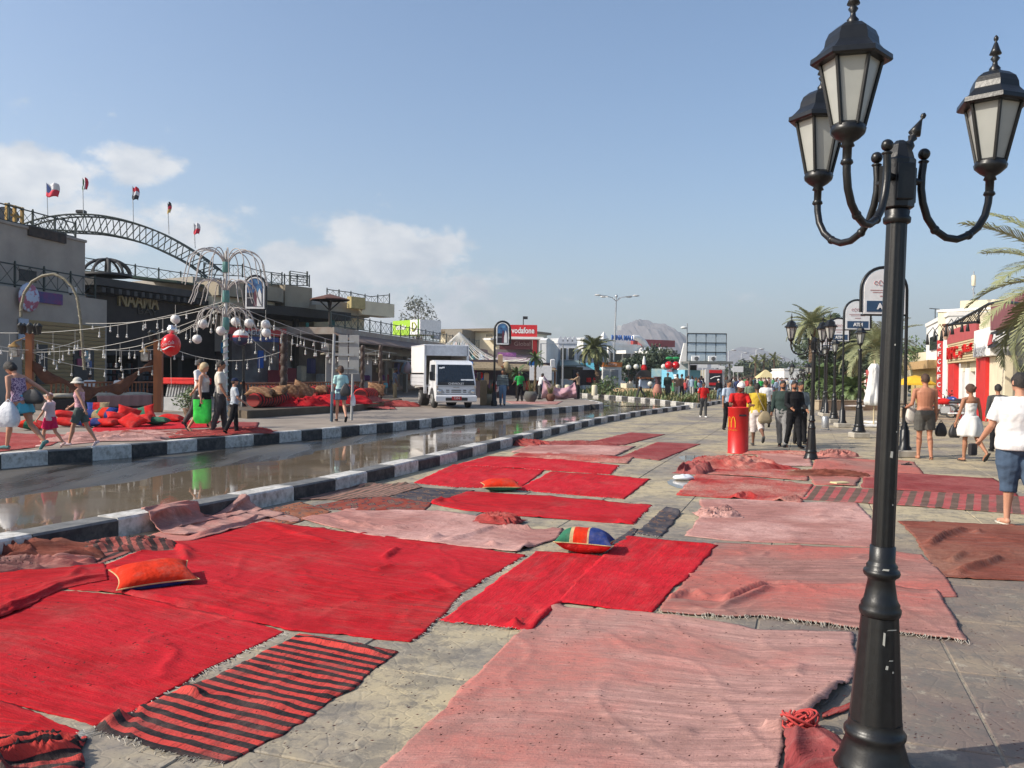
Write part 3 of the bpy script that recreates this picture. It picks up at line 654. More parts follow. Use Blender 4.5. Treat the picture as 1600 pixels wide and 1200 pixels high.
rug('dusty pink rug lying at the foot of the second lamp','rose',[(1276,713),(1330,716),(1374,720)],[(1268,735),(1320,745),(1368,748)],lift=.006,wr=.016,folds=[([(1280,732),(1330,728)],.05,.07)])
rug('greyish pink rug scrap behind the striped brown rug','rose',[(1262,742),(1345,747)],[(1272,758),(1336,760)],lift=.007,wr=.012,folds=[([(1262,745),(1300,742)],.05,.06)])
rug('long red and brown striped rug crossing behind the lamp post','stripe3',[(1272,760),(1400,767),(1575,775),(1650,779)],[(1256,781),(1400,790),(1570,802),(1660,809)],lift=.005,wr=.009)
rug('plain red rug on the right behind the striped brown rug','dull',[(1352,737),(1400,739),(1480,744),(1552,749)],[(1345,762),(1420,768),(1500,772),(1592,776)],right=[(1552,749),(1578,762),(1592,776)],lift=.009,folds=[([(1400,766),(1480,770)],.03,.05)])
rug('faded scrap of pink rug right of the lamp post','rose',[(1376,716),(1428,722)],[(1372,736),(1444,741)],lift=.004)
rug('brick brown rug on the right with thick creases','brown',[(1403,815),(1500,819),(1600,822),(1720,826)],[(1474,903),(1520,906),(1600,909),(1760,914)],left=[(1403,815),(1425,836),(1440,858),(1452,880),(1474,903)],lift=.006,wr=.010,
    folds=[([(1450,856),(1470,842),(1490,836),(1512,830)],.09,.06),([(1485,880),(1500,870),(1510,866)],.05,.05),([(1490,900),(1540,886),(1566,874)],.08,.06),([(1515,868),(1560,866),(1600,864)],.03,.04),([(1525,836),(1532,832)],.05,.05)])
rug('dark kilim with rolled end between the two halves of the walkway','kilimd',[(1035,797),(1064,803)],[(993,834),(1034,840)],lift=.006,folds=[([(1036,798),(1064,804)],.06,.06)],fringe=('b',))
rug('narrow dark blue rug strip behind the striped cushion','kilimd',[(990,826),(998,828)],[(952,852),(975,850)],lift=.005)
rug('dull pink rug along the kerb behind the large red rug','pink',[(372,800),(420,797),(468,812)],[(210,848),(300,846),(400,820),(470,816)],left=[(372,800),(300,815),(210,848)],lift=.006,wr=.014,folds=[([(300,842),(380,822),(410,806)],.06,.06),([(330,820),(380,806)],.04,.05)])
# far pavement carpets
z3 = .3
for lb,mt,T,B_,kw in [
  ('bright red carpet spread before the cushion heap on the far pavement','red_v',[(150,664),(250,657),(345,658)],[(140,676),(230,672),(330,668)],{}),
  ('faded pink carpet along the far kerb behind the two children','palepink',[(105,676),(200,672),(330,672)],[(100,696),(200,686),(292,684)],{}),
  ('dusty red carpet at the left frame edge on the far pavement','redworn',[(-60,672),(40,678),(115,680)],[(-60,712),(10,705),(80,696)],{}),
  ('crumpled red and black carpet under the walkers with the green bag','stripe',[(285,672),(370,672),(385,674)],[(262,686),(330,684),(392,678)],{'wr': .03}),
  ('narrow red strip of carpet on the paving right of the boy','dull',[(345,659),(405,660)],[(350,667),(402,668)],{}),
  ('brown patterned carpet between the red and the pink ones','kilim',[(190,674),(300,673)],[(185,681),(280,680)],{}),
  ('crumpled red carpet trailing from the corner of the terrace','redworn',[(540,626),(570,628)],[(545,640),(620,640)],{'wr': .06}),
  ('pink rug lying at the feet of the men holding the cloth','palepink',[(790,627),(880,627)],[(800,631),(870,632)],{}),
]: rug(lb,mt,T,B_,z=z3,grp=LK,**kw)
for lb,T,B_ in [('red carpet laid on the walkway before the crowd, left of the far one',[(1178,604),(1215,604)],[(1176,612),(1213,612)]),('dusty red carpet farthest away before the crowd',[(1176,597),(1245,597)],[(1176,602),(1250,602)]),
                  ('dull pink carpet in front of the white tents',[(1190,592),(1250,592)],[(1188,596),(1254,596)])]:
    rug(lb,'redworn',T,B_,res=.8,lift=.02,wr=.03)
# crumpled cloths
def heap(label,mt,loc,w,d,h,rz,seed,fold=3.2,name='crumpled_rug',n=64,grp='crumpled cloths'):
    vs = []; n1 = n+1
    for j in range(n1):
        for i in range(n1):
            u,v = i/n*2-1,j/n*2-1
            rr = (abs(u)**3+abs(v)**3)**(1/3); env = max(0,1-rr**2.2)
            warp = Vector((u*fold*.5+seed,v*fold*.5,0)); wx = noise.noise(warp+Vector((7,1,2))); wy = noise.noise(warp+Vector((1,9,4)))
            rid = 1-abs(noise.noise(Vector((u*fold*.45+wx*1.2+seed,v*fold*1.1+wy*1.2+u*.5,seed))))*2.6
            rid2 = 1-abs(noise.noise(Vector((u*fold*.9+wy*2,v*fold*2.4+seed+u,3))))*2
            z = .006+env**.4*h*max(.03,.12+.62*max(0,rid)**2.2+.12*rid2)
            x = u*w/2*(1+.22*wx)+wx*.10*w*.5; y = v*d/2*(1+.22*wy)+wy*.1*d
            vs.append((x,y,max(.003,z)))
    fs = [(j*n1+i,j*n1+i+1,(j+1)*n1+i+1,(j+1)*n1+i) for j in range(n) for i in range(n)]
    ring = [i for i in range(n1)] + [j*n1+n for j in range(1,n1)] + [n*n1+i for i in range(n-1,-1,-1)] + [j*n1 for j in range(n-1,0,-1)]
    o = len(vs); vs += [(vs[k][0],vs[k][1],0) for k in ring]
    fs += [(ring[k],o+k,o+(k+1) % len(ring),ring[(k+1) % len(ring)]) for k in range(len(ring))]
    q = MB(); q.add(vs,fs,0,True); me = q.mesh(name); me.materials.append(RM[mt])
    uvl = me.uv_layers.new(name='UVMap'); li = np.zeros(len(me.loops),dtype=np.int32); me.loops.foreach_get('vertex_index',li)
    uv = np.array([(v[0]+v[2]*.7,v[1]+v[2]*.5) for v in vs]); uvl.data.foreach_set('uv',uv[li].ravel())
    return tag(ob(name,me,None,None,loc,rz),label,'rug',grp)
heap('heap of faded red cloth at the foot of the red column','fadered',G(1148,728),1.75,1.5,.26,.2,3)
heap('red cloth flap lying by the puddle left of the column','dull',G(1086,737),.62,.95,.26,-.5,8,1.6)
heap('small twisted pink cloth bundle on the pale pink rug','palepink',G(1121,806)+Vector((0,0,.01)),.55,.45,.12,.1,5)
heap('small lump of pink cloth behind the second lamp','pink',G(1308,713),.95,.6,.20,.3,11)
heap('dark pink cloth folded over beside the second lamp','fadered',G(1222,710)+Vector((0,0,.01)),1.9,.5,.09,-.1,14,2)
heap('bunched red and black striped cloth at the lower left corner','stripe',G(28,1203)+Vector((0,0,.01)),.52,.42,.15,.5,21,1.8)
heap('dull red and black striped cloth crumpled by the kerb','stripe2',G(202,858)+Vector((0,0,.01)),.9,.35,.14,.2,25,2.4)
heap('rolled dusty pink cloth by the kerb at the left frame edge','brown',G(15,874)+Vector((0,0,.01)),1.5,.55,.20,.25,29,2.0)
heap('brown pink cloth rolled on the ground at the left frame edge','rose',G(40,890)+Vector((0,0,.015)),1.1,.3,.14,.45,35,1.8)
heap('red end of a rolled rug behind the pale pink rug','redworn',G(779,817)+Vector((0,0,.02)),.55,.4,.13,-.4,41,2.6)
heap('dusty pink cloth tangle on the kerb beyond the red rugs','redworn',G(812,694),1.5,.9,.17,-.6,47,2.6)
heap('crumpled dark pink edge of the farthest pink rug','dull',G(905,695)+Vector((0,0,.01)),2.0,.5,.12,0,51,2.6)
heap('dusty cloth crease at the striped brown rug','brown',G(1290,744)+Vector((0,0,.02)),1.4,.35,.13,0,57,2.2)
heap('crumpled red carpet scraps beside the green bag walkers','redworn',G(372,676,.3)+Vector((0,0,.01)),1.7,1.0,.15,.3,61,2.8)
heap('pink carpet edge turned up by the far kerb','palepink',G(165,688,.3)+Vector((0,0,.01)),2.2,.7,.16,.3,66,2.4)
heap('trailing crumpled red cloth at the terrace corner','redworn',G(590,634,.3)+Vector((0,0,.01)),3.6,2.6,.34,.3,71,3)
# rug draped over the kerb
def drape():
    nx,ny = 70,40; a,c = Vector((-3.98,9.02,0)),Vector((-3.33,10.42,0)); d = (c-a).normalized(); nr = Vector((-d.y,d.x,0)); Ln = (c-a).length
    prof = [(-.62,.012),(-.30,.02),(-.10,.05),(-.04,.12),(-.03,.215),(.04,.238),(.10,.240)]
    vs = []
    for j in range(ny+1):
        f = j/ny*(len(prof)-1); k = min(len(prof)-2,int(f)); f -= k; o_ = prof[k][0]*(1-f)+prof[k+1][0]*f; z = prof[k][1]*(1-f)+prof[k+1][1]*f
        for i in range(nx+1):
            s = i/nx; p = a+d*(s*Ln+.05*noise.noise(Vector((j*.1,2,7))))
            top = .55+.45*math.sin(s*PI*2.1+.4) if s > .45 else 1
            rr = max(0,1-abs(noise.noise(Vector((s*5,j*.06,4))))*2.4)
            oo = o_-.07*rr*(z > .03); zz = z*(top if z > .05 else 1)+.03*rr
            w = p+nr*oo; vs.append((w.x-a.x,w.y-a.y,zz))
    q = MB(); q.add(vs,[(j*(nx+1)+i,j*(nx+1)+i+1,(j+1)*(nx+1)+i+1,(j+1)*(nx+1)+i) for j in range(ny) for i in range(nx)],0,True)
    me = q.mesh('draped_rug'); me.materials.append(RM['pink']); uvl = me.uv_layers.new(name='UVMap')
    li = np.zeros(len(me.loops),dtype=np.int32); me.loops.foreach_get('vertex_index',li); uvl.data.foreach_set('uv',(np.array([(v[0]*2,v[1]+v[2]) for v in vs])[li]).ravel())
    o = ob('draped_rug',me,None,None,(a.x,a.y,0)); sm = o.modifiers.new('cloth thickness','SOLIDIFY'); sm.thickness = .012
    tag(o,'dull pink rug draped over the kerb stones beside the road','rug')
drape()
# turned corner of the huge pink rug: red underside strip and its frayed roll
tc_ = rug('red underside corner of a rug turned up by the lamp base','dull',[(1232,1142),(1262,1128),(1300,1160)],[(1215,1290),(1300,1250),(1360,1215)],lift=.02,wr=.02,folds=[([(1245,1150),(1240,1200)],.05,.05),([(1262,1150),(1330,1200)],.03,.05)])
rug('red frayed strip of rug sticking out beside the lamp post','redworn',[(1284,1120),(1336,1096)],[(1288,1128),(1340,1106)],lift=.008)
q = MB(); c = G(1243,1146)
for k in range(15):
    a0 = rnd.uniform(0,6.28); R_ = rnd.uniform(.03,.085)
    q.tube([c*1+Vector((.02+R_*math.cos(a0+a)*1.1-c.x+c.x,R_*.8*math.sin(a0+a),.05+.035*math.sin(a*1.3+k)+.02)) - Vector((0,0,0)) for a in [i*.45 for i in range(9)]],.006,5)
for v in range(len(q.v)): q.v[v] = (q.v[v][0]-c.x,q.v[v][1]-c.y,q.v[v][2])
M_redcord = plain('red_cord',(.45,.05,.045),.9)
tag(ob('cord_tangle',q,M_redcord,None,c),'tangle of red cords on the corner of the huge pink rug','cords')
# cushions
def cushion_me(w,d,h,mats,mapper,n=34):
    """pillow: pinched corners, two faces, seam"""
    q = MB()
    for sgn in (1,-1):
        vs = []
        for j in range(n+1):
            for i in range(n+1):
                u,v = i/n*2-1,j/n*2-1
                pin = 1-.10*(1-u*u)*abs(v)**4*1-.0; x = u*(1-.15*(1-abs(v)**2)**1*abs(u)**4)*w/2; y = v*(1-.15*(1-abs(u)**2)*abs(v)**4)*d/2
                e = max(0,(1-abs(u)**2.4)*(1-abs(v)**2.4)); z = h/2*e**.55*(1+.16*noise.noise(Vector((u*2.3+w,v*2.3,sgn))))*(1 if sgn > 0 else .85)
                vs.append((x,y,sgn*z))
        fs = []; ms = []
        for j in range(n):
            for i in range(n):
                f = (j*(n+1)+i,j*(n+1)+i+1,(j+1)*(n+1)+i+1,(j+1)*(n+1)+i); fs.append(f if sgn > 0 else f[::-1]); ms.append(mapper((i+.5)/n,(j+.5)/n,sgn))
        o = len(q.v); q.v += vs; q.f += [tuple(k+o for k in f) for f in fs]; q.m += ms; q.sm += [True]*len(fs)
    me = q.mesh('cushion')
    for m in mats: me.materials.append(m)
    return me
def fab(name,c,**k): return mat(name,c,.92,tuple(x*.8 for x in c),sc=14,bump=.5,bsc=28,spec=.15,dirt=.45,dirtc=(.2,.16,.13),**k)
F_or,F_rd,F_gr,F_bl,F_cr,F_dk = fab('orange_cotton',(.62,.032,.009)),fab('red_cotton',(.60,.02,.018)),fab('green_cotton',(.035,.16,.09)),fab('blue_cotton',(.02,.045,.20)),fab('cream_cotton',(.55,.40,.2)),fab('dark_cotton',(.03,.03,.05))
def piping(parent,w,d,m):
    q = MB(); pts = []
    for k in range(41):
        a = 2*PI*k/40; cx,cy = math.cos(a),math.sin(a); s = 1/max(abs(cx),abs(cy)); u,v = cx*s,cy*s
        pts.append((u*(1-.15*(1-v*v)*abs(u)**4)*w/2,v*(1-.15*(1-u*u)*abs(v)**4)*d/2,0))
    q.tube(pts,.006,6); ob('piping',q,m,parent)
def cushion(label,loc,w,d,h,mats,mapper,rot=(0,0,0),grp=None,pip=F_cr):
    me = cushion_me(w,d,h,mats,mapper); o = ob('cushion',me,None); o.location = loc; o.rotation_euler = rot; tag(o,label,'cushion',grp)
    if pip: piping(o,w,d,pip)
    return o
p = G(236,917); cushion('orange cushion with blue underside on the large red rug',p+Vector((-.02,.10,.075)),.62,.52,.19,[F_or,F_bl],lambda u,v,s: 0 if s > 0 else 1,(.10,-.02,.55))
p = G(782,768); cushion('small red orange cushion among the red rugs',p+Vector((0,.1,.085)),.58,.5,.19,[F_or,F_gr],lambda u,v,s: 0 if s > 0 else 1,(.02,0,.1))
p = G(916,867); cushion('green, orange and blue striped cushion lying in the centre',p+Vector((0,.14,.108)),.58,.42,.27,[F_gr,F_or,F_bl,F_rd,F_cr],lambda u,v,s: 3 if s < 0 else (0 if u < .27 else 4 if u < .31 else 1 if u < .55 else 4 if u < .58 else 2),(-.04,.03,-.2))
# heap of cushions on the far pavement
CG = 'cushions heaped before the bench'
pat = lambda u,v,s: (0 if u < .3 else 1 if u < .6 else 2)
for i,(px,py,zz,ms,mp_,rot,lb) in enumerate([
  (46,672,0,[F_or,F_gr,F_rd],pat,(.1,.1,.3),'red and green striped cushion lying behind the little girl'),
  (100,667,0,[F_rd],None,(.0,.1,0),'plain red cushion low in the heap behind the little girl'),
  (100,655,.0,[F_rd],None,(.2,.2,.5),'red cushion leaning between the two girls'),
  (138,668,0,[F_bl,F_rd,F_bl],pat,(.05,0,.2),'blue and red cushion flat on the ground right of the older girl'),
  (165,668,0,[F_rd],None,(0,0,-.2),'plain red cushion at the front of the heap'),
  (140,660,.16,[F_rd,F_bl,F_cr],pat,(.25,.1,.2),'red and blue cushion high behind the older girl'),
  (162,660,.22,[F_gr,F_or,F_bl],pat,(.5,0,0),'green, orange and blue cushion on top of the heap'),
  (182,664,.1,[F_rd],None,(.3,.3,.6),'dark red cushion tilted in the middle of the heap'),
  (203,668,.06,[F_rd],None,(.5,.3,-.4),'red cushion sliding down the right of the heap'),
  (198,662,.2,[F_rd,F_dk],lambda u,v,s: 0 if s > 0 else 1,(.9,.3,.5),'red cushion with dark underside standing on edge'),
  (216,666,.05,[F_rd],None,(.3,-.2,.2),'bright red cushion beside the green one'),
  (222,660,.2,[F_or,F_gr,F_rd],pat,(.8,-.3,.3),'orange cushion with green stripe high on the right'),
  (242,665,0,[F_gr],None,(0,0,.1),'green cushion lying flat at the right end'),
  (266,660,0,[F_rd],None,(0,.1,0),'red cushion farthest right, on the bright carpet'),
  (150,655,.28,[F_bl,F_rd,F_cr],pat,(.9,0,.4),'blue cushion upright against the bench drape')]):
    p = G(px,py,.3); cushion(lb,p+Vector((0,.1,.12+zz*.6)),.64,.55,.23,ms,mp_ or (lambda u,v,s: 0),rot,CG,None)
# flecks of debris on the rugs: torn leaves and fluff
q = MB()
for _ in range(3600):
    px,py = rnd.uniform(0,1600),700+rnd.random()**1.1*500
    p = G(px,py)
    if not inside(p) or noise.noise(Vector((p.x*1.3,p.y*1.3,0))) < -.12: continue
    s = rnd.uniform(.002,.006); a = rnd.uniform(0,PI); z0 = .022+rnd.random()*.006
    q.add([(p.x+s*2.4*math.cos(a),p.y+s*2.4*math.sin(a),z0),(p.x-s*math.sin(a)*.35,p.y+s*math.cos(a)*.35,z0+s*.3),(p.x-s*2.4*math.cos(a),p.y-s*2.4*math.sin(a),z0),(p.x+s*math.sin(a)*.35,p.y-s*math.cos(a)*.35,z0-.003)],[(0,1,2),(0,2,3)])
ob('debris',q,plain('dark_debris',(.10,.035,.028),.9),kind='stuff')
# white plastic scrap near the puddle
q = MB(); q.ball((0,0,.04),(.17,.1,.05),14,8)
q.v = [(x*(1+.35*noise.noise(Vector((x*12,y*12,z*9)))),y,max(0,z*(1+.5*noise.noise(Vector((x*15,y*15,2)))))) for x,y,z in q.v]
tag(ob('plastic_bag',q,plain('white_plastic',(.8,.82,.84),.3),None,G(1068,750)),'crumpled white plastic by the puddle left of the half faded rug','litter')
q = MB(); q.cbox((0,0,.02),(.28,.16,.03),rz=.4,bev=.01)
tag(ob('paper_scrap',q,plain('yellow_paper',(.55,.48,.25),.8),None,G(1312,757)+Vector((0,0,.01))),'yellowish paper scrap lying on the striped brown rug','litter')
# ================================================================= street lamps
M_pane = mat('frosted_lamp_glass',(.36,.365,.34),.3,(.29,.30,.28),sc=3,dirt=.3,dirtc=(.3,.28,.22))
def lantern_parts(parent,c,rz=0,detail=True,stem=.07,name='lantern'):
    """hexagonal lantern, c = centre of its bottom cup"""
    fr = MB(); n = 6; x,y,z = c
    fr.lathe([(.018,-stem),(.018,-.01),(.028,-.005),(.022,.01),(.045,.025),(.066,.045),(.070,.062),(.066,.068),(.066,.075)],12 if detail else 6,c)
    b0,b1,h0,h1 = .060,.117,.072,.335
    for k in range(n):
        a = rz+2*PI*k/n; ca,sa = math.cos(a),math.sin(a)
        fr.tube([(x+ca*b0,y+sa*b0,z+h0),(x+ca*b1,y+sa*b1,z+h1)],.0085,5 if detail else 4,smooth=False)
        a2 = rz+2*PI*(k+1)/n
        for bb,hh in ((b0,h0+.004),(b1,h1)): fr.tube([(x+ca*bb,y+sa*bb,z+hh),(x+math.cos(a2)*bb,y+math.sin(a2)*bb,z+hh)],.009,4,smooth=False)
    rf = [(.148,.325),(.156,.332),(.154,.352),(.140,.358),(.120,.378),(.108,.392),(.104,.398),(.100,.425),(.088,.452),(.060,.474),(.030,.486),(.020,.492)]
    fr.lathe(rf,6,c,rz=rz,smooth=False); fr.lathe([(.148,.326),(.0,.326)],6,c,rz=rz,smooth=False)
    fr.lathe([(.022,.485),(.024,.50),(.012,.515),(.010,.53),(.020,.545),(.008,.56),(.026,.565),(.018,.585),(.008,.615),(.004,.62),(.010,.63),(.010,.64),(.003,.65)],10 if detail else 5,c)
    lt = ob(name,fr,M_black,parent)
    for k in range(n):
        a,a2 = rz+2*PI*k/n,rz+2*PI*(k+1)/n; q = MB(); i0,i1 = b0*.93,b1*.95
        am = (a+a2)/2; nx,ny = math.cos(am)*.003,math.sin(am)*.003
        P4 = [(x+math.cos(a)*i0,y+math.sin(a)*i0,z+h0+.006),(x+math.cos(a2)*i0,y+math.sin(a2)*i0,z+h0+.006),(x+math.cos(a2)*i1,y+math.sin(a2)*i1,z+h1-.004),(x+math.cos(a)*i1,y+math.sin(a)*i1,z+h1-.004)]
        q.poly(P4,(-nx,-ny,0)); ob('pane',q,M_pane,lt)
    return lt
def pole_mesh(n=28,H=2.44):
    q = MB()
    prof = [(.165,0),(.168,.03),(.150,.06),(.138,.10),(.128,.13),(.122,.15),(.124,.165),(.130,.175),(.130,.19),(.122,.20),(.114,.21),(.112,.24)]
    q.lathe(prof,n)
    # fluted cone and shaft
    def flute(r0,z0,r1,z1,k=10,nn=40,dep=.06):
        vs = []
        for i in range(2):
            r,z = (r0,z0) if i == 0 else (r1,z1)
            for j in range(nn):
                f = 1-dep*(.5-.5*math.cos(2*PI*j/nn*k)) ; vs.append((r*f*math.cos(2*PI*j/nn),r*f*math.sin(2*PI*j/nn),z))
        q.add(vs,[(j,(j+1) % nn,nn+(j+1) % nn,nn+j) for j in range(nn)],0,True)
    flute(.112,.24,.080,.70,10)
    q.lathe([(.076,.70),(.084,.705),(.088,.72),(.088,.735),(.080,.745),(.082,.755),(.070,.775),(.062,.82),(.056,.86),(.060,.87),(.074,.88),(.078,.893),(.074,.905),(.064,.912),(.066,.925),(.058,.935),(.054,.945),(.054,1.01),(.050,1.012)],n)
    flute(.048,1.01,.043,H,12,48,.07)
    q.lathe([(.048,H-.005),(.056,H),(.058,H+.02),(.050,H+.03),(.052,H+.05),(.046,H+.06)],n)
    return q
def triple_lamp(label,loc,rz,lean=(0,0),detail=True,arms=(0,120,240),grp='black lamp posts along the promenade',ra=1.):
    t = thing('street_lamp',label,'street lamp',loc,0,grp); t.rotation_euler = (lean[0],lean[1],rz)
    ob('pole',pole_mesh(),M_black,t)
    q = MB()
    for k in range(8): pass
    q.lathe([(.060,2.50),(.068,2.505),(.068,2.71),(.060,2.72),(.055,2.74),(.04,2.78),(.02,2.80)],8,rz=.2,smooth=False)
    for a in (30,150,270): q.cbox((.066*math.cos(math.radians(a)),.066*math.sin(math.radians(a)),2.61),(.02,.07,.16),rz=math.radians(a),bev=.004)
    ob('head_block',q,M_black,t)
    q = MB(); q.lathe([(.020,0),(.022,.02),(.010,.035),(.018,.05),(.008,.06),(.024,.065),(.016,.09),(.006,.12),(.004,.13),(.010,.137),(.010,.147),(.002,.155)],10)
    rt = Matrix.Rotation(math.radians(24),3,'Y'); q.v = [tuple(rt @ Vector(v)*1.15+Vector((.03,0,2.765))) for v in q.v]
    ob('finial',q,M_black,t)
    for a in arms:
        r = math.radians(a); ca,sa = math.cos(r),math.sin(r); q = MB()
        P_ = lambda s,z: (ca*(s if s < .13 else .13+(s-.13)*(ra*1.0-(1-ra)*.3)),sa*(s if s < .13 else .13+(s-.13)*(ra*1.0-(1-ra)*.3)),z)
        q.tube([P_(.05,2.63),P_(.115,2.63)],.016,8)
        pts = [(.125,2.72),(.118,2.66),(.118,2.60),(.130,2.54),(.158,2.475),(.205,2.425),(.27,2.395),(.335,2.392),(.40,2.415),(.455,2.455),(.492,2.51),(.508,2.57),(.512,2.62)]
        q.tube([P_(*p) for p in pts],.0165,10)
        for i in (5,8): q.ball(P_(*pts[i]),.021,8,6)
        q.ball(P_(.126,2.755),.026,10,8); q.lathe([(.018,0),(.024,.006),(.018,.012)],8,P_(.125,2.715))
        q.lathe([(.018,0),(.026,.008),(.022,.02)],10,P_(.512,2.60))
        arm = ob('arm',q,M_black,t)
        lantern_parts(t,P_(.512,2.68),r,detail)
    return t
near = triple_lamp('near black three-lantern lamp post with chipped paint beside the huge pink rug',tuple(G(1364,1207)),math.radians(0),(0,math.radians(1.6)),arms=(14,114,222),ra=.94)
# chips and stickers on the near post
q = MB()
for z,a,w,h in [(.62,-1.75,.010,.06),(.50,-1.6,.012,.018),(.53,-1.4,.02,.004),(.66,-1.35,.05,.004),(.48,-1.3,.008,.008),(1.42,-1.6,.012,.03),(1.52,-1.2,.006,.006),(1.2,-1.3,.006,.006),(1.9,-1.7,.006,.008),(.92,-1.8,.03,.008)]:
    r = .1135-.034*(z-.24)/.46 if z < .7 else (.0785 if z < 1 else .0505-.004*(z-1))
    r += .0012; c_,s_ = math.cos(a),math.sin(a); tx,ty = -s_,c_
    P4 = [(c_*r+tx*w*i,s_*r+ty*w*i,z+h*j) for i,j in ((-.5,-.4),(.4,-.5),(.5,.45),(-.3,.5))]
    q = MB(); q.poly(P4,(c_*.0008,s_*.0008,0)); ob('paint_chip',q,plain('bare_primer',(.42,.42,.38),.8),near)
q = MB()
for k in range(6):
    a = 2*PI*k/6+.3; q = MB(); q.lathe([(.016,0),(.018,.02),(.010,.03),(.008,.045)],8,(.165*math.cos(a)*1.08,.165*math.sin(a)*1.08,0)); ob('anchor_bolt',q,M_dark,near)
q = MB(); q.cbox((0,0,.004),(.42,.42,.008),bev=.002); ob('base_plate',q,M_dark,near)
triple_lamp('three-lantern black lamp post just right of the two men in dark clothes',tuple(G(1267,718)),math.radians(172),(0,math.radians(-.8)),False,arms=(0,118,238)).scale = (.94,)*3
# two more triple lamps far down the promenade
for px,py,lb in [(1254,675,'third three-lantern lamp post, partly hidden behind the one by the two men'),(1246,646,'small distant three-lantern lamp post in line with two nearer ones')]:
    triple_lamp(lb,tuple(G(px,py)),math.radians(150),(0,0),False).scale = (.70,)*3
M_conc = mat('concrete',(.40,.37,.31),.9,(.32,.29,.24),sc=4,bump=.3,bsc=30,dirt=.3)
def single_lamp(label,px,py,H,grp='single-lantern lamp posts'):
    p = G(px,py); t = thing('street_lamp',label,'street lamp',p,0,grp); s = H/3.1
    q = MB(); q.cbox((0,0,.08),(.46,.46,.16),bev=.02); ob('plinth',q,M_conc,t)
    po = ob('pole',pole_mesh(16),M_black,t,(0,0,.18)); po.scale = (s*1.15,s*1.15,s*.98)
    l = lantern_parts(t,(0,0,0),.4,False); l.location = (0,0,.18+2.5*s*.98+.08); l.scale = (1.15,)*3
    for ch in list(t.children):
        if ch.name.startswith('pane'): ch.parent = l
    return t
single_lamp('single-lantern lamp post on a square plinth right of the cash machine sign',1342,684,3.1)
single_lamp('single-lantern lamp post farther back left of the cash machine sign pole',1303,661,3.1)
single_lamp('small distant single-lantern post behind the third arched sign',1288,650,3.1)
# ---------------------------------------------------------------- arched signs
M_signw = plain('white_sign_face',(.78,.78,.77),.45); M_navy = plain('navy_panel',(.03,.07,.14),.4); M_logo = plain('faded_red_print',(.45,.22,.22),.6)
def arch_pts(w,h,n=14):      # arch outline, origin bottom centre
    r = w/2; pts = [(-r,0)] + [(-r*math.cos(PI*i/n),h-r+r*math.sin(PI*i/n)) for i in range(n+1)] + [(r,0)]
    return pts
def arched_sign(label,px,py,H,w,h,rz,atm=True,side=1,poster=None,plinth=True,zz=0.,grp='arched advertising signs',r=.045):
    p = G(px,py,zz); t = thing('arched_sign',label,'sign',p,rz,grp)
    if plinth: q = MB(); q.cbox((0,0,.08),(.46,.46,.16),bev=.02); ob('plinth',q,M_conc,t)
    q = MB(); q.lathe([(.15,0),(.15,.2),(.11,.26),(.10,.6),(.08,.62),(.085,.66),(r*1.25,.72),(r*1.2,1.1),(r*1.5,1.12),(r,1.16)],14)
    cx = side*(w/2+r*1.2); zt = H; R_ = w/2+r*1.2
    q.tube([(0,0,.1),(0,0,zt-R_)] + [(cx-side*R_*math.cos(PI*i/14),0,zt-R_+R_*math.sin(PI*i/14)) for i in range(1,15)] + [(cx+side*R_,0,zt-h*.96)],r*.8,10)
    q.tube([(0,0,zt-h-.02+.0),(side*2*R_,0,zt-h-.02)],r*.45,8)
    ob('pole',q,M_black,t)
    zb = zt-h
    a = arch_pts(w,h-r); q = MB(); q.poly([(cx+x,-.05,zb+z) for x,z in a],(0,.10,0)); pn = ob('panel',q,M_signw,t)
    if poster is None:
        q = MB(); q.box(cx-w*.44,cx+w*.44,-.058,-.051,zb+.05,zb+h*.28); ob('navy_band',q,M_navy,pn)
        if atm: lettering('ATM',.2,M_signw,pn,(cx,-.066,zb+h*.165),width=w*.4,depth=.004,bold=.01)
        q = MB()
        for k in range(5): q.tube([(cx-w*.22+w*.11*k+.04*math.cos(s_),-.053,zb+h*.66+(.06 if k % 2 else .04)*math.sin(s_)) for s_ in [i*.7 for i in range(9)]],.008,4)
        q.box(cx-w*.36,cx+w*.36,-.056,-.051,zb+h*.50,zb+h*.515); q.box(cx-w*.30,cx+w*.30,-.056,-.051,zb+h*.455,zb+h*.468); q.box(cx-w*.12,cx+w*.12,-.056,-.051,zb+h*.37,zb+h*.39)
        ob('emblem',q,M_logo,pn)
    else: poster(pn,cx,w,h,zb)
    return t
arched_sign('large arched cash machine sign partly hidden behind the near lamp post',1413,714,4.25,.92,1.05,0,side=-1)
arched_sign('arched white and navy ATM sign right of the second lamp',1316,668,4.55,.85,1.05,0)
arched_sign('smaller arched ATM sign, second of the receding row',1291,651,4.5,.9,1.05,0)
arched_sign('smallest arched ATM sign farthest in the row',1279,640,4.35,.9,1.05,0)
M_postb = mat('poster_blue',(.015,.04,.13),.4,(.10,.28,.5),sc=5,lo=.45,hi=.75); M_postd = plain('poster_black',(.02,.02,.03),.4); M_postr = plain('poster_maroon',(.12,.03,.05),.5)
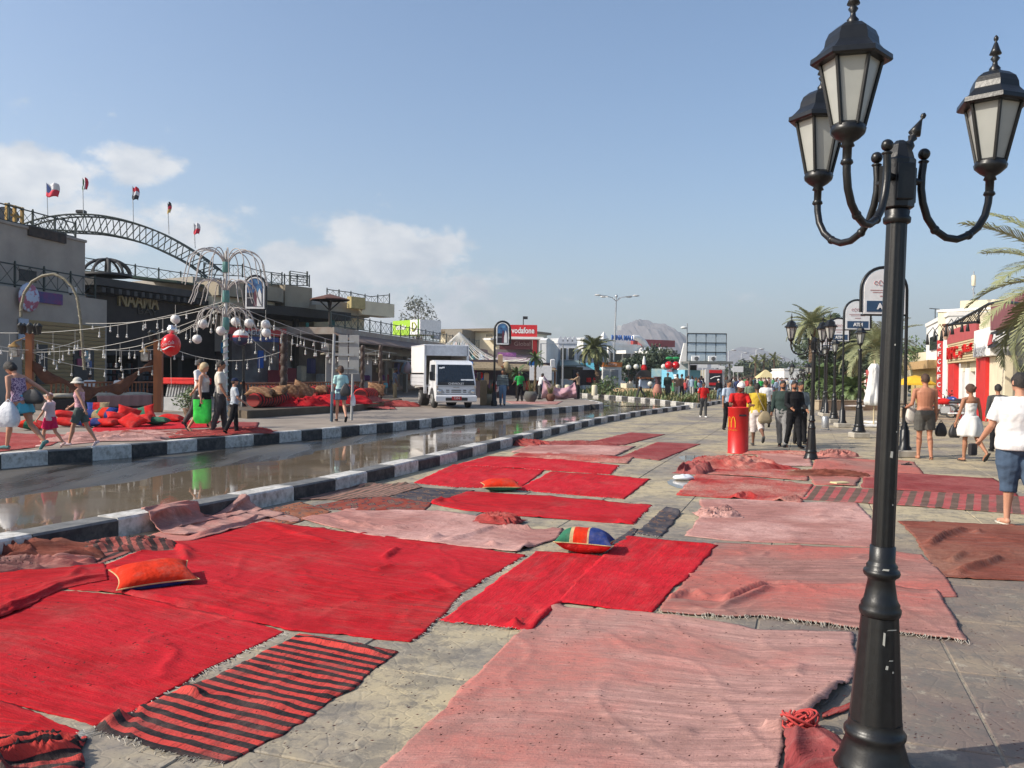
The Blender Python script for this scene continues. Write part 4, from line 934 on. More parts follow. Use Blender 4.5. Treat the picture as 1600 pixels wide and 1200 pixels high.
def poster(pn,cx,w,h,zb):
    q = MB(); a = arch_pts(w*.84,h*.86); q.poly([(cx+x,-.056,zb+h*.06+z) for x,z in a],(0,.004,0)); f = ob('poster',q,M_postd,pn)
    q = MB(); a = arch_pts(w*.80,h*.42); q.poly([(cx+x,-.060,zb+h*.48+z) for x,z in a],(0,.003,0)); ob('blue_print',q,M_postb,pn)
    q = MB(); q.poly([(cx+x*w,-.066,zb+z*h) for x,z in ((.12,.07),(.38,.07),(.36,.45),(.26,.62),(.19,.50),(.12,.30))],(0,.004,0)); ob('bride_print',q,M_signw,pn)
    q = MB(); q.poly([(cx+x*w,-.064,zb+z*h) for x,z in ((-.05,.07),(.14,.07),(.14,.48),(.05,.62),(-.03,.50))],(0,.003,0)); ob('dark_print',q,M_postr,pn)
    lettering('MOMO',.2,M_signw,pn,(cx-w*.22,-.066,zb+h*.32),width=w*.3,depth=.003)
arched_sign('tall arched poster sign on a black pole beside the boy with blue cap',380,646,4.84,.66,1.16,0,side=1,poster=poster,plinth=True,zz=.3,r=.05)
arched_sign('arched poster sign on a black pole just right of the truck',772,634,3.95,.58,1.08,0,side=1,poster=poster,plinth=False,zz=.3,r=.06)
# beach-ball style globe hanging on the near poster pole and its small lantern
p = G(380,646,.3)
M_ballw = plain('white_ball_vinyl',(.7,.7,.68),.3); M_balln = plain('navy_ball_vinyl',(.015,.03,.09),.3)
q = MB(); q.ball((0,0,0),.28,20,12)
q.m = [(1 if sum(q.v[i][2] for i in f)/4 < -.02 else (2 if .03 < sum(q.v[i][2] for i in f)/4 < .08 else 0)) for f in q.f]
tag(ob('ball_sign',q,[M_ballw,M_balln,plain('red_ball_stripe',(.5,.04,.04),.3)],None,(p.x+.0,p.y-.30,2.95)),'white and navy ball fixed to the poster sign pole','ball')
# ---------------------------------------------------------------- red column (advertising bin) near the second lamp
p = G(1153,708); t = thing('advertising_column','red perforated column with yellow arches standing on the pink rugs','column',p)
M_redp = mat('perforated_red_steel',(.58,.016,.012),.38,(.50,.014,.012),sc=4,dirt=.12); M_yel = plain('yellow_print',(.78,.40,.02),.4)
R_ = .232; Hc = 1.06; q = MB(); q.lathe([(R_,.0),(R_+.008,.012),(R_,.02),(R_,Hc-.02),(R_+.01,Hc-.012),(R_+.01,Hc),(R_-.02,Hc+.004),(R_-.03,Hc-.04),(0,Hc-.05)],40); ob('drum',q,M_redp,t)
q = MB()
for i in range(34):
    for j in range(40):
        a = PI+PI*(i+.5*(j % 2))/34; z = .05+j*.0245
        if z > Hc-.06: continue
        c_,s_ = math.cos(a),math.sin(a); rr = R_+.0007; w = .0042
        q.add([(c_*rr-s_*w*x,s_*rr+c_*w*x,z+w*y) for x,y in ((-1,0),(0,-1),(1,0),(0,1))],[(0,1,2,3)])
h_ = ob('perforation',q,plain('hole_black',(.10,.006,.005),.8),t); h_['kind'] = 'stuff'
q = MB()
def on_drum(x,z,r=R_+.004): a = -PI/2-.98+x/R_; return (r*math.cos(a),r*math.sin(a),z)
for cx in (-.052,.052): q.tube([on_drum(cx-.046,.60)]+[on_drum(cx-.046*math.cos(PI*i/12),.64+.20*math.sin(PI*i/12)**.8) for i in range(13)]+[on_drum(cx+.046,.60)],[(.013,.004)]*15,6)
ob('golden_arches',q,M_yel,t)
me = text_mesh("McDonald's",.062,.001);
for v in me.vertices: v.co = Vector(on_drum(v.co.x,.545+v.co.z,R_+.003))
ob('lettering',me,M_yel,t)
q = MB(); q.cbox((.04,-R_-.0,.88),(.17,.02,.04),bev=.004); ob('slot',q,M_dark,t)
# ---------------------------------------------------------------- litter bin and posts farther right
p = G(1289,672); t = thing('litter_bin','small grey steel swing bin behind the second lamp','bin',p); t.scale = (.62,)*3
q = MB(); q.lathe([(.17,.12),(.18,.14),(.18,.72),(.165,.74),(.0,.76)],18); ob('drum',q,M_steel,t)
q = MB(); q.tube([(-.45,0,.80),(-.2,0,.70),(.2,0,.70)],.02,6); q.tube([(.2,0,0),(.2,0,.72)],.02,6); q.cbox((0,0,.02),(.5,.12,.04)); ob('frame',q,M_steel,t)
# ---------------------------------------------------------------- signposts on the far pavement: two panels seen from behind
p = G(518,659,.3); t = thing('direction_sign','blank-backed direction sign on two grey posts beside the woman in shorts','sign',p)
gp = plain('grey_post_paint',(.34,.35,.35),.5)
for dx,dy in ((0,0),(.42,.9)):
    q = MB(); q.tube([(dx,dy,.0 if dx == 0 else .0),(dx+.06,dy,2.62)],.042,10); ob('post',q,gp,t)
q = MB(); q.tube([(-.0,0,.02),(.01,0,.9)],.046,10); ob('sleeve',q,plain('blue_grey_paint',(.05,.09,.13),.5),t)
for x0,w in ((.1,.28),(.42,.30)):
    q = MB(); q.cbox((x0+w/2,.45,2.02),(w,.03,1.18),bev=.004); ob('panel',q,plain('grey_panel_back',(.30,.30,.29),.6),t)
q = MB()
for z in (1.6,2.0,2.4):
    q.cbox((.27,.40,z),(.62,.03,.035))
ob('bracket',q,M_steel,t)
# ================================================================= palms
M_frond = mat('palm_frond',(.13,.15,.055),.6,(.22,.22,.10),sc=2,spec=.3); M_trunk = mat('palm_trunk_bark',(.17,.11,.065),.95,(.09,.055,.035),sc=9,bump=1,bsc=14)
M_fdry = mat('dusty_frond',(.28,.29,.15),.6,(.20,.22,.11),sc=2,spec=.3)
def frond_mesh(L_=2.0,droop=.9,nl=46,wid=.5,fan=False,seed=0,lw=.014):
    r = random.Random(seed); q = MB(); pts = []
    for i in range(13):
        s = i/12; ang = 1.0-droop*s*1.7
        pts.append(Vector((0,0,0)) if i == 0 else pts[-1]+Vector((math.cos(ang),0,math.sin(ang)))*L_/12)
    q.tube(pts,[.018*(1-.85*i/12)+.002 for i in range(13)],5)
    for k in range(nl):
        s = .12+.88*k/nl; f = s*12; i = min(11,int(f)); p = pts[i].lerp(pts[i+1],f-i); d = (pts[i+1]-pts[i]).normalized()
        for sg in (1,-1):
            side = Vector((0,sg,0)); ln = wid*(math.sin(PI*min(1,.12+s*.86))**.55)*r.uniform(.85,1.1)
            dr = (side*.78+d*(.55+.5*s)+Vector((0,0,r.uniform(.1,.4)))).normalized(); p1 = p+dr*ln*.6; p2 = p1+(dr+Vector((0,0,-.55))).normalized()*ln*.4
            w = d*lw
            q.add([p-w,p+w,p1+w*.9,p1-w*.9,p2],[(0,1,2,3),(3,2,4)])
    return q
def palm(label,loc,H,n,L_,trunk_r=.16,seed=1,droop=(.5,1.25),mt=None,grp=None,lean=(0,0),wid=.45,cat='palm tree',el=(-.2,1.15),nl=40,lw=.014,name='palm_tree'):
    r = random.Random(seed); t = thing(name,label,cat,loc,0,grp); mt = mt or M_frond
    q = MB(); k = max(6,int(H/.12)); prof = []
    pts = []; rr = []
    for i in range(k+1):
        s = i/k; pts.append((lean[0]*s**1.5*H,lean[1]*s*H,s*H)); rr.append(trunk_r*(1.15-.35*s)*(1.10 if i % 2 else .92)*(1.2 if i == 0 else 1)*(1.25 if s > .9 else 1))
    q.tube(pts,rr,10,smooth=False); ob('trunk',q,M_trunk,t)
    mes = []
    for d in range(3):
        me = frond_mesh(L_,droop[0]+(droop[1]-droop[0])*d/2,nl,wid*L_/2*1.0,seed=seed+d,lw=lw).mesh('frond'); me.materials.append(mt); mes.append(me)
    top = Vector(pts[-1])
    for i in range(n):
        az = i*2.39996; e = el[0]+(el[1]-el[0])*(i+.5)/n
        o = ob('frond',mes[0 if e > .7 else 1 if e > .25 else 2],None,t); o.location = top
        o.rotation_euler = (r.uniform(-.15,.15),-(e-.75)*1.0,az); s = r.uniform(.85,1.1); o.scale = (s,s,s)
    return t
# ================================================================= people
SK = mat('skin',(.50,.26,.17),.55,(.44,.22,.14),sc=6,spec=.35); SKT = mat('tanned_skin',(.36,.17,.10),.55,(.32,.15,.085),sc=6,spec=.35); SKD = mat('dark_skin',(.16,.075,.045),.55,(.13,.06,.038),sc=6,spec=.35)
H_BLK = mat('black_hair',(.010,.008,.007),.6,(.03,.024,.02),sc=60,bump=.8,bsc=90); H_BRN = mat('brown_hair',(.045,.02,.011),.6,(.09,.045,.025),sc=60,bump=.8,bsc=90); H_BLN = plain('blonde_hair',(.48,.36,.20),.6)
def clo(name,c,**k): return mat('cloth_'+name,c,.9,tuple(x*.88 for x in c),sc=5,bump=.15,bsc=50,spec=.15,**k)
C = {k: clo(k,v) for k,v in dict(white=(.74,.73,.71),cream=(.60,.56,.48),black=(.016,.016,.018),dkgreen=(.035,.055,.05),red=(.52,.02,.02),yellow=(.60,.42,.05),denim=(.065,.10,.155),ltdenim=(.16,.24,.34),olive=(.12,.11,.07),
     khaki=(.30,.24,.14),grey=(.25,.25,.25),dkgrey=(.07,.07,.07),aqua=(.42,.66,.64),pink=(.70,.34,.40),hotpink=(.62,.02,.11),green=(.03,.36,.08),paleblue=(.45,.52,.62),blue=(.03,.15,.42),teal=(.10,.22,.22),palepink=(.66,.52,.54),navy=(.02,.03,.07),
     lilac=(.42,.32,.42),ltpink=(.68,.46,.44),stripe=(.20,.22,.20),darkteal=(.06,.12,.12),purple=(.10,.04,.12),sky=(.1,.42,.52),tan=(.40,.28,.18)).items()}
def remesh_obj(mb,vox,smooth=4,wr=0,seed=0):
    me = bpy.data.meshes.new('tmp'); me.from_pydata(mb.v,[],mb.f); me.update()
    o = bpy.data.objects.new('tmp',me); COL.objects.link(o)
    m = o.modifiers.new('r','REMESH'); m.mode = 'VOXEL'; m.voxel_size = vox; m.use_smooth_shade = True
    if smooth: s = o.modifiers.new('s','SMOOTH'); s.factor = .5; s.iterations = smooth
    dg = bpy.context.evaluated_depsgraph_get(); out = bpy.data.meshes.new_from_object(o.evaluated_get(dg)); bpy.data.objects.remove(o); bpy.data.meshes.remove(me)
    n = len(out.vertices)
    if wr and n:
        co = np.empty(n*3,dtype=np.float32); out.vertices.foreach_get('co',co); co = co.reshape(-1,3); nr = np.empty(n*3,dtype=np.float32); out.vertices.foreach_get('normal',nr); nr = nr.reshape(-1,3)
        d = np.array([noise.noise(Vector((p[0]*9+seed,p[1]*9,p[2]*13)))*1.0+.5*noise.noise(Vector((p[0]*24,p[1]*24+seed,p[2]*18))) for p in co])
        co += nr*(d*wr)[:,None]; out.vertices.foreach_set('co',co.ravel()); out.update()
    out.polygons.foreach_set('use_smooth',[True]*len(out.polygons)); return out
def person(label,loc,face,H=1.72,sex='m',L_=(0,0),R_=(0,0),LA=(0,.12,.15),RA=(0,.12,.15),lean=0.,yaw=0.,nod=0.,skin=None,top=None,bottom=None,hair=('short',H_BRN),shoes=C['black'],vox=.014,build=1.,group=None,tilt=0,beard=None,fingers=True,sit=0):
    """face = bearing the person looks to, clockwise from +Y; limbs: (swing, spread, elbow), legs: (swing, knee)"""
    skin = skin or SK; t = thing('person',label,'person',loc,-face,group); t.scale = (H/1.75,)*3
    fem = sex == 'f'; sh = (.165 if fem else .192)*build**.5; B_ = build; hipx = .088
    def leg(sw,kb,sx):
        hp = Vector((sx*hipx,0,.90)); kn = hp+Vector((0,math.sin(sw),-math.cos(sw)))*.43; an = kn+Vector((0,math.sin(sw-kb),-math.cos(sw-kb)))*.41
        return hp,kn,an,sw-kb
    legs = [leg(*L_,-1),leg(*R_,1)]
    drop = min(l[2].z for l in legs)-.062-(.02 if max(abs(l[3]) for l in legs) > .35 else 0)
    off = Vector((0,0,-drop)); legs = [(a+off,b+off,c+off,d) for a,b,c,d in legs]
    piv = Vector((0,0,.92))+off
    RT = Matrix.Rotation(-lean,3,'X') @ Matrix.Rotation(tilt,3,'Y')
    def T(x,y,z): return piv+RT @ Vector((x,y,z-.92))
    def arm(sw,sp,el,sx):
        s = T(sx*sh,0,1.405); d = RT @ Vector((sx*math.sin(sp),math.sin(sw)*math.cos(sp),-math.cos(sw)*math.cos(sp))); e = s+d*.285
        a2 = sw+el; inn = -.15*el if sp >= 0 else 0
        d2 = RT @ Vector((sx*(math.sin(sp)+inn),math.sin(a2),-math.cos(a2))).normalized(); w = e+d2*.25
        return s,e,w,d2
    arms = [arm(*LA,-1),arm(*RA,1)]
    tor = [(.80,.12,.085,0),(.86,.158,.108,-.012),(.92,.168*(1.03 if fem else .98),.118,-.015),(1.0,.152,.108,0),(1.08,(.120 if fem else .145),.095,.005),(1.18,(.128 if fem else .155),.102,0),(1.28,(.146 if fem else .172),.115,.005 if not fem else .02),(1.37,(.150 if fem else .182),.100,-.008),(1.43,(.120 if fem else .150),.075,-.012),(1.47,.062,.060,-.008)]
    tor = [(z,rx*(B_ if z < 1.4 else B_**.5),ry*(B_**1.5 if z < 1.35 else B_),y) for z,rx,ry,y in tor]
    def rings(mb,sel,g=0,n=16):
        vs = []; k = 0
        for z,rx,ry,y in sel:
            for j in range(n):
                a = 2*PI*j/n; vs.append(T((rx+g)*math.cos(a),y+(ry+g)*math.sin(a)*(.93 if math.sin(a) > 0 else 1),z))
            k += 1
        mb.add(vs,[(i*n+j,i*n+(j+1) % n,i*n+n+(j+1) % n,i*n+n+j) for i in range(k-1) for j in range(n)]+[tuple(range(n-1,-1,-1)),tuple(range((k-1)*n,k*n))])
    def limb(mb,pts,rs,n=10): mb.tube(pts,rs,n); [mb.ball(p,r if not hasattr(r,'__len__') else max(r),8,6) for p,r in zip(pts[::max(1,len(pts)-1)],rs[::max(1,len(pts)-1)])]
    b = MB(); rings(b,tor)
    for hp,kn,an,sa in legs:
        m1 = hp.lerp(kn,.5); c1 = kn.lerp(an,.28)+Vector((0,-.012,0)); c2 = kn.lerp(an,.7)
        limb(b,[hp+Vector((0,0,.02)),hp.lerp(kn,.25),m1,kn.lerp(hp,.12),kn,c1,c2,an],[.088*B_,.084*B_,.070*B_,.054,.051,.056,.040,.033])
        fd = Vector((0,math.cos(sa*.8),-math.sin(-sa*.8) if False else math.sin(sa*.8)*1.0));
        if sa > -.2: fd = Vector((0,1,0)) if abs(sa) < .25 else Vector((0,.95,.3))
        else: fd = Vector((0,.62,-.75)).normalized()
        limb(b,[an+Vector((0,-.018,-.035)),an+fd*.07+Vector((0,0,-.040)),an+fd*.16+Vector((0,0,-.048))],[.034,.034,.024],8)
    for (s,e,w,d),sx in zip(arms,(-1,1)):
        limb(b,[T(sx*sh*.72,-.01,1.41),s,s.lerp(e,.35),s.lerp(e,.85),e,e.lerp(w,.3),e.lerp(w,.8),w],[.050,.050*B_**.5,.046*B_**.5,.038,.036,.039,.028,.025])
        side = (d.cross(Vector((0,1,0)) if abs(d.y) < .8 else Vector((0,0,1)))).normalized(); fwd = d.cross(side).normalized()*1.0
        if fwd.y < 0: fwd = -fwd
        # palm, four fingers, thumb
        q = w+d*.05
        b.tube([w,w+d*.03,w+d*.075,w+d*.092],[(.026,.018),(.034,.018),(.040,.016),(.038,.013)] if abs(side.dot(Vector((1,0,0)))) > .5 else [(.018,.026),(.018,.034),(.016,.040),(.013,.038)],8)
        if fingers:
            for k,ln in enumerate((.066,.075,.070,.055)):
                o_ = fwd*(.027-.018*k); inx = Vector((-sx*.35,0,0)); p0 = w+d*.08+o_; p1 = p0+(d+inx*.3).normalized()*ln*.5; p2 = p1+(d+inx*1.3).normalized()*ln*.5
                b.tube([p0,p1,p2],[.0092,.0085,.0068],6)
            p0 = w+d*.02+fwd*.022; p1 = p0+(d*.5+fwd*.8).normalized()*.035; b.tube([p0,p1,p1+(d+fwd*.25).normalized()*.032],[.012,.0105,.008],6)
    hc = T(0,.012,1.632); RH = RT @ Matrix.Rotation(-yaw,3,'Z') @ Matrix.Rotation(-nod,3,'X')
    hc = T(0,-.012,1.50)+RH @ Vector((0,.022,.130))
    b.tube([T(0,-.012,1.42),T(0,-.010,1.50),hc+RH @ Vector((0,-.015,-.05))],[.060 if not fem else .050,.054 if not fem else .045,.052 if not fem else .044],10)
    b.ball(hc,(.076,.096,.112),16,12,rot=RH)
    def Hd(x,y,z): return hc+RH @ Vector((x,y,z))
    b.ball(Hd(0,.045,-.065),(.050,.045,.042),10,8,rot=RH)        # jaw
    b.tube([Hd(0,.088,.02),Hd(0,.108,-.012),Hd(0,.104,-.024)],[.008,.013,.012],6)     # nose
    b.ball(Hd(0,.086,.030),(.045,.012,.010),8,6,rot=RH); b.ball(Hd(0,.088,-.052),(.022,.010,.009),8,6,rot=RH)
    for sx in (-1,1): b.ball(Hd(sx*.077,-.008,-.005),(.010,.020,.030),8,6,rot=RH)
    me = remesh_obj(b,vox*.72 if vox < .02 else vox,2); ob('body',me,skin,t)
    if vox < .02:
        q = MB()
        for sx in (-1,1): q.ball(Hd(sx*.030,.088,.012),(.012,.006,.007),8,6,rot=RH)
        ob('eyes',q,plain('eye',(.03,.02,.02),.2),t); q = MB(); q.ball(Hd(0,.0965,-.053),(.022,.004,.006),8,6,rot=RH); ob('mouth',q,plain('lips',(.30,.09,.08),.5),t)
    # clothes
    if top:
        kind,cm = top[0],top[1]; g = .013 if len(top) < 3 else top[2]; q = MB()
        z0 = {'tshirt': .86,'long': .86,'tank': .90,'dress': .99,'shirt': .82,'halter': 1.0,'robe': .80}[kind]
        sel = [(z,rx+(.006 if z < 1.1 and kind in ('tshirt','long','shirt') else 0)+(.02*max(0,1-(abs(z-1.08)/.1)) if kind in ('tshirt','long','shirt') else 0),ry,y) for z,rx,ry,y in tor if z > z0-.01]
        if kind in ('dress','halter'): sel = [r_ for r_ in sel if r_[0] < 1.30]+[(1.315,(.15 if fem else .17),.105,.008)]
        if kind == 'tank': sel = [r_ for r_ in sel if r_[0] < 1.40]
        rings(q,sel,g)
        if kind == 'tank':
            for sx in (-1,1): q.tube([T(sx*.09,.09,1.35),T(sx*.10,.0,1.455),T(sx*.09,-.09,1.35)],.022,6)
        for (s,e,w,d),sx in zip(arms,(-1,1)):
            if kind in ('tshirt','shirt'): q.tube([T(sx*sh*.55,-.01,1.405),s+Vector((0,0,.004)),s.lerp(e,.4),s.lerp(e,.78)],[.062,.060*B_**.5+.003,.061*B_**.5,.064*B_**.5],12)
            if kind in ('long','robe'): q.tube([T(sx*sh*.55,-.01,1.405),s+Vector((0,0,.004)),s.lerp(e,.5),e,e.lerp(w,.5),e.lerp(w,.93)],[.064,.064,.062,.056,.052,.044],12)
        ob('shirt' if kind not in ('dress','halter') else 'bodice',remesh_obj(q,vox,3,.008,rnd.random()*50),cm,t)
        if kind == 'halter': q = MB(); q.tube([T(.06,.09,1.31),T(.045,.02,1.47),T(0,-.055,1.49),T(-.045,.02,1.47),T(-.06,.09,1.31)],.010,6); ob('halter_strap',q,cm,t)
    if bottom:
        kind,cm = bottom[0],bottom[1]; q = MB(); g = .016
        if kind in ('shorts','trousers','knee','minishorts','swim'):
            rings(q,[r_ for r_ in tor if r_[0] <= (1.01 if kind != 'swim' else 1.0)],g)
            fr = {'shorts': .72,'swim': .80,'knee': 1.0,'trousers': 2,'minishorts': .42}[kind]
            for hp,kn,an,sa in legs:
                if kind == 'trousers': q.tube([hp+Vector((0,0,.03)),hp.lerp(kn,.5),kn,kn.lerp(an,.5),an+Vector((0,0,.0))],[.108*B_,.094*B_,.077,.068,.066],12)
                elif kind == 'knee': q.tube([hp+Vector((0,0,.03)),hp.lerp(kn,.5),kn,kn.lerp(an,.25)],[.112*B_,.104*B_,.092,.088],12)
                else: q.tube([hp+Vector((0,0,.03)),hp.lerp(kn,fr*.5),hp.lerp(kn,fr)],[.110*B_,.108*B_,.108*B_ if kind != 'minishorts' else .098],12)
            ob('trousers' if kind == 'trousers' else 'shorts',remesh_obj(q,vox,2,.008,rnd.random()*50),cm,t)
        else:
            z1,fl = {'skirt': (.56,1.35),'mini': (.68,1.15),'bubble': (.56,1.75),'long': (.16,1.5),'robe': (.10,1.35)}[kind]; n = 28; vs = []; rows = 10
            for i in range(rows+1):
                s = i/rows; z = 1.03+(z1-1.03)*s
                for j in range(n):
                    a = 2*PI*j/n; fold = 1+(.05+.07*s)*math.sin(a*7+s*2)*(s > .1); bb = 1+(fl-1)*(math.sin(PI*min(1,s*1.05)*.62) if kind == 'bubble' else s)
                    rx,ry = (.150*bb*fold+.02),(.125*bb*fold+.02); p = T(rx*math.cos(a),ry*math.sin(a),z); vs.append(p)
            q.add(vs,[(i*n+j,i*n+n+j,i*n+n+(j+1) % n,i*n+(j+1) % n) for i in range(rows) for j in range(n)],0,True)
            o = ob('skirt',q,cm,t); md = o.modifiers.new('thick','SOLIDIFY'); md.thickness = .006
    hk = hair[0]; hm_ = hair[1]; q = MB()
    if hk in ('short','long','bun','bob'):
        n,k = 16,10; vs = []; rb = .005 if hk == 'short' else .018
        for i in range(k+1):
            th = PI*.68*i/k
            for j in range(n):
                a = 2*PI*j/n; front = math.sin(a); lim = th*(1-.42*max(0,front)-.10*abs(math.cos(a))**3) if hk != 'none' else th
                d = Vector((math.sin(lim)*math.cos(a),math.sin(lim)*math.sin(a),math.cos(lim))); w = rb+.012*abs(noise.noise(d*7))+.006*noise.noise(d*21)
                vs.append(Hd(d.x*(.076+w),d.y*(.096+w)-.004,d.z*(.112+w)))
        q.add(vs,[(i*n+j,i*n+n+j,i*n+n+(j+1) % n,i*n+(j+1) % n) for i in range(k) for j in range(n)],0,True)
        q.add(vs[-n:],[tuple(range(n))])
        if hk == 'bun': q.ball(Hd(0,-.11,.03),(.045,.04,.045),10,8,rot=RH); q.ball(Hd(.01,-.13,.045),.025,8,6)
        if hk == 'long': q.tube([Hd(0,-.05,.02),Hd(0,-.085,-.05),Hd(.01,-.10,-.13),Hd(0,-.10,-.20)],[(.075,.05),(.085,.04),(.075,.032),(.03,.015)],12)
        if hk == 'bob': q.ball(Hd(0,-.045,-.035),(.092,.075,.085),12,8,rot=RH)
        ob('hair',q,hm_,t)
    if hk in ('cap','hat','whitecap','scarf','turban'):
        if hk == 'scarf':
            q.ball(Hd(0,-.01,.01),(.098,.112,.128),16,12,rot=RH); q.tube([Hd(0,-.02,-.05),T(0,-.01,1.47),T(0,0,1.36)],[(.09,.09),(.11,.10),(.17,.13)],14)
            ob('headscarf',remesh_obj(q,vox*1.0,2,.004),hm_,t)
        else:
            vs = []; n = 18
            for i in range(8):
                th = PI*.5*i/7
                for j in range(n):
                    a = 2*PI*j/n; d = Vector((math.sin(th)*math.cos(a),math.sin(th)*math.sin(a),math.cos(th))); vs.append(Hd(d.x*.092,d.y*.112,.03+d.z*.10))
            q.add(vs,[(i*n+j,i*n+n+j,i*n+n+(j+1) % n,i*n+(j+1) % n) for i in range(7) for j in range(n)],0,True); q.add(vs[-n:],[tuple(range(n))])
            if hk == 'cap': q.poly([Hd(x,y,.033) for x,y in ((-.075,.07),(-.06,.16),(0,.185),(.06,.16),(.075,.07))],RH @ Vector((0,0,.008)))
            if hk == 'hat':
                q.lathe([(.085,0),(.13,-.02),(.165,-.055),(.17,-.06),(.16,-.05),(.12,-.012),(.08,.01)],20,tuple(Hd(0,0,.035)))
            if hk == 'whitecap': q.lathe([(.094,-.005),(.10,.012),(.094,.03)],18,tuple(Hd(0,0,.02)),sx=1,sy=1.15)
            ob('hat' if hk != 'cap' else 'cap',q,hm_,t)
            q = MB(); q.ball(Hd(0,-.02,.0),(.081,.09,.09),12,8,rot=RH); ob('hair',q,H_BLK if len(hair) < 3 else hair[2],t)
    if beard: q = MB(); q.ball(Hd(0,.052,-.072),(.052,.044,.040),10,8,rot=RH); ob('beard',q,beard,t)
    if shoes is not None:
        for hp,kn,an,sa in legs:
            fd = (Vector((0,1,0)) if abs(sa) < .25 else Vector((0,.95,.3)).normalized()) if sa > -.2 else Vector((0,.62,-.75)).normalized()
            up = Vector((0,-fd.z,fd.y)); q = MB()
            if shoes == 'flip' or (isinstance(shoes,tuple) and shoes[0] == 'flip'):
                o_ = an+Vector((0,0,-.062)) if abs(sa) < .25 else an-up*.068
                q.poly([o_+Vector((x,0,0))+fd*y for x,y in ((-.03,-.06),(.03,-.06),(.038,.06),(.045,.13),(.02,.205),(-.02,.205),(-.045,.13),(-.038,.06))],up*-.014)
                q.tube([o_+Vector((-.04,0,0))+fd*.08,o_+fd*.15+up*.035,o_+Vector((.04,0,0))+fd*.08],.007,5)
                ob('sandal',q,M_dark if shoes == 'flip' else shoes[1],t)
            else:
                q.tube([an+Vector((0,-.045,0))-up*.030,an-up*.026+fd*.03,an-up*.032+fd*.09,an-up*.038+fd*.165,an-up*.040+fd*.205],[(.036,.034),(.042,.042),(.044,.034),(.042,.026),(.025,.018)],10)
                ob('shoe',q,shoes,t)
    t['_h'] = 1; del t['_h']
    return t,dict(arms=arms,legs=legs,T=T,Hd=Hd,s=H/1.75)
def carry(t,info,k,off=(0,0,0)):
    """world point of a hand"""
    bpy.context.view_layer.update()
    return t.matrix_world @ (Vector(info['arms'][k][2])+info['arms'][k][3]*.10+Vector(off))
def bag(label,p,w,h,d,material,cat='bag',rz=0,straps=None,soft=.25,knot=True):
    q = MB(); n,k = 18,10; vs = []
    for i in range(k+1):
        s = i/k; z = -h*s; f = .30+.70*math.sin(min(1,s*1.35)*PI/2)**.8 if knot else 1; f *= 1-.25*max(0,s-.85)/.15
        for j in range(n):
            a = 2*PI*j/n; c_,s_ = math.cos(a),math.sin(a); e = .55; x = math.copysign(abs(c_)**e,c_)*w/2*f; y = math.copysign(abs(s_)**e,s_)*d/2*f
            dn = noise.noise(Vector((x*9,y*9+w,z*9)))*soft*.25; vs.append((x*(1+dn),y*(1+dn),z*(1+dn*.2)))
    q.add(vs,[(i*n+j,i*n+n+j,i*n+n+(j+1) % n,i*n+(j+1) % n) for i in range(k) for j in range(n)],0,True); q.add(vs[-n:]+vs[:n],[tuple(range(n)),tuple(range(2*n-1,n-1,-1))])
    t = ob('bag',q,material,None,p,rz); tag(t,label,cat)
    st = MB()
    if straps: st.tube([(x,y,z) for x,y,z in straps],.012,6)
    else:
        for sx in (-1,1): st.tube([(sx*w*.22,0,-h*.16),(sx*w*.08,0,.02),(0,0,.05)],.008,5)
    ob('handle',st,material,t); return t
R = math.radians
Z3 = .3
# -------- left group on the far pavement
M_floral = mat('floral_cloth',(.50,.36,.45),.9,(.10,.05,.14),sc=38,lo=.46,hi=.54); M_floralp = mat('pink_floral_cloth',(.70,.45,.48),.9,(.45,.20,.26),sc=40,lo=.45,hi=.55)
t1,i1 = person('woman with black hair and aqua skirt leading a child past the carpets',G(33,703,Z3),R(-80),1.68,'f',(.42,.3),(-.30,.5),(.1,.15,.2),(-.75,.25,.1),lean=.28,nod=.4,top=('tank',M_floral),bottom=('mini',C['sky']),hair=('bob',H_BLK),shoes=C['teal'],build=1.15)
h = carry(t1,i1,0); M_plast = mat('white_carrier_plastic',(.74,.74,.76),.35,(.55,.55,.58),sc=9,bump=.6,bsc=18)
bag('white plastic carrier bag in the hand of the black haired woman',G(30,703,Z3)+Vector((-.02,-.30,.88)),.38,.44,.24,M_plast)
M_blkbag = plain('black_bag_leather',(.02,.02,.022),.5)
bag('black shoulder bag at the hip of the woman leading the child',G(42,703,Z3)+Vector((.12,-.05,1.10)),.42,.26,.14,M_blkbag,soft=.1)
person('little girl in pink cap and hot pink shorts holding the woman\'s hand',G(78,699,Z3),R(-85),1.03,'f',(.35,.2),(-.3,.4),(.3,.2,.3),(2.0,.25,.1),top=('tshirt',C['palepink']),bottom=('shorts',C['hotpink']),hair=('cap',C['ltpink'],H_BLN),shoes=C['ltpink'],build=1.15)
person('older girl in cream sun hat and grey green shorts walking on the pink carpet',G(125,697,Z3),R(-95),1.33,'f',(.33,.12),(-.33,.22),(-.5,.2,.1),(.4,.15,.6),lean=.05,nod=.15,top=('tank',M_floralp),bottom=('shorts',mat('cloth_greygreen',(.09,.12,.11),.9,(.07,.09,.08),sc=8)),hair=('hat',C['cream'],H_BRN),shoes=C['palepink'])
t2,i2 = person('blonde woman in pale top and black skirt carrying the green bag',G(318,677,Z3),R(95),1.68,'f',(-.42,.2),(.35,.1),(-.9,.15,.2),(.0,.18,.2),top=('tank',C['grey'] if False else mat('cloth_palegrey',(.52,.51,.50),.9,(.4,.39,.38),sc=8)),bottom=('mini',C['black']),hair=('bob',H_BLN),shoes='flip')
M_green = mat('green_carrier_plastic',(.03,.62,.06),.3,(.02,.40,.05),sc=7,bump=.5,bsc=16)
bag('bright green plastic bag hanging from the blonde woman\'s hand',G(322,676,Z3)+Vector((.03,-.32,.80)),.42,.56,.16,M_green,knot=False)
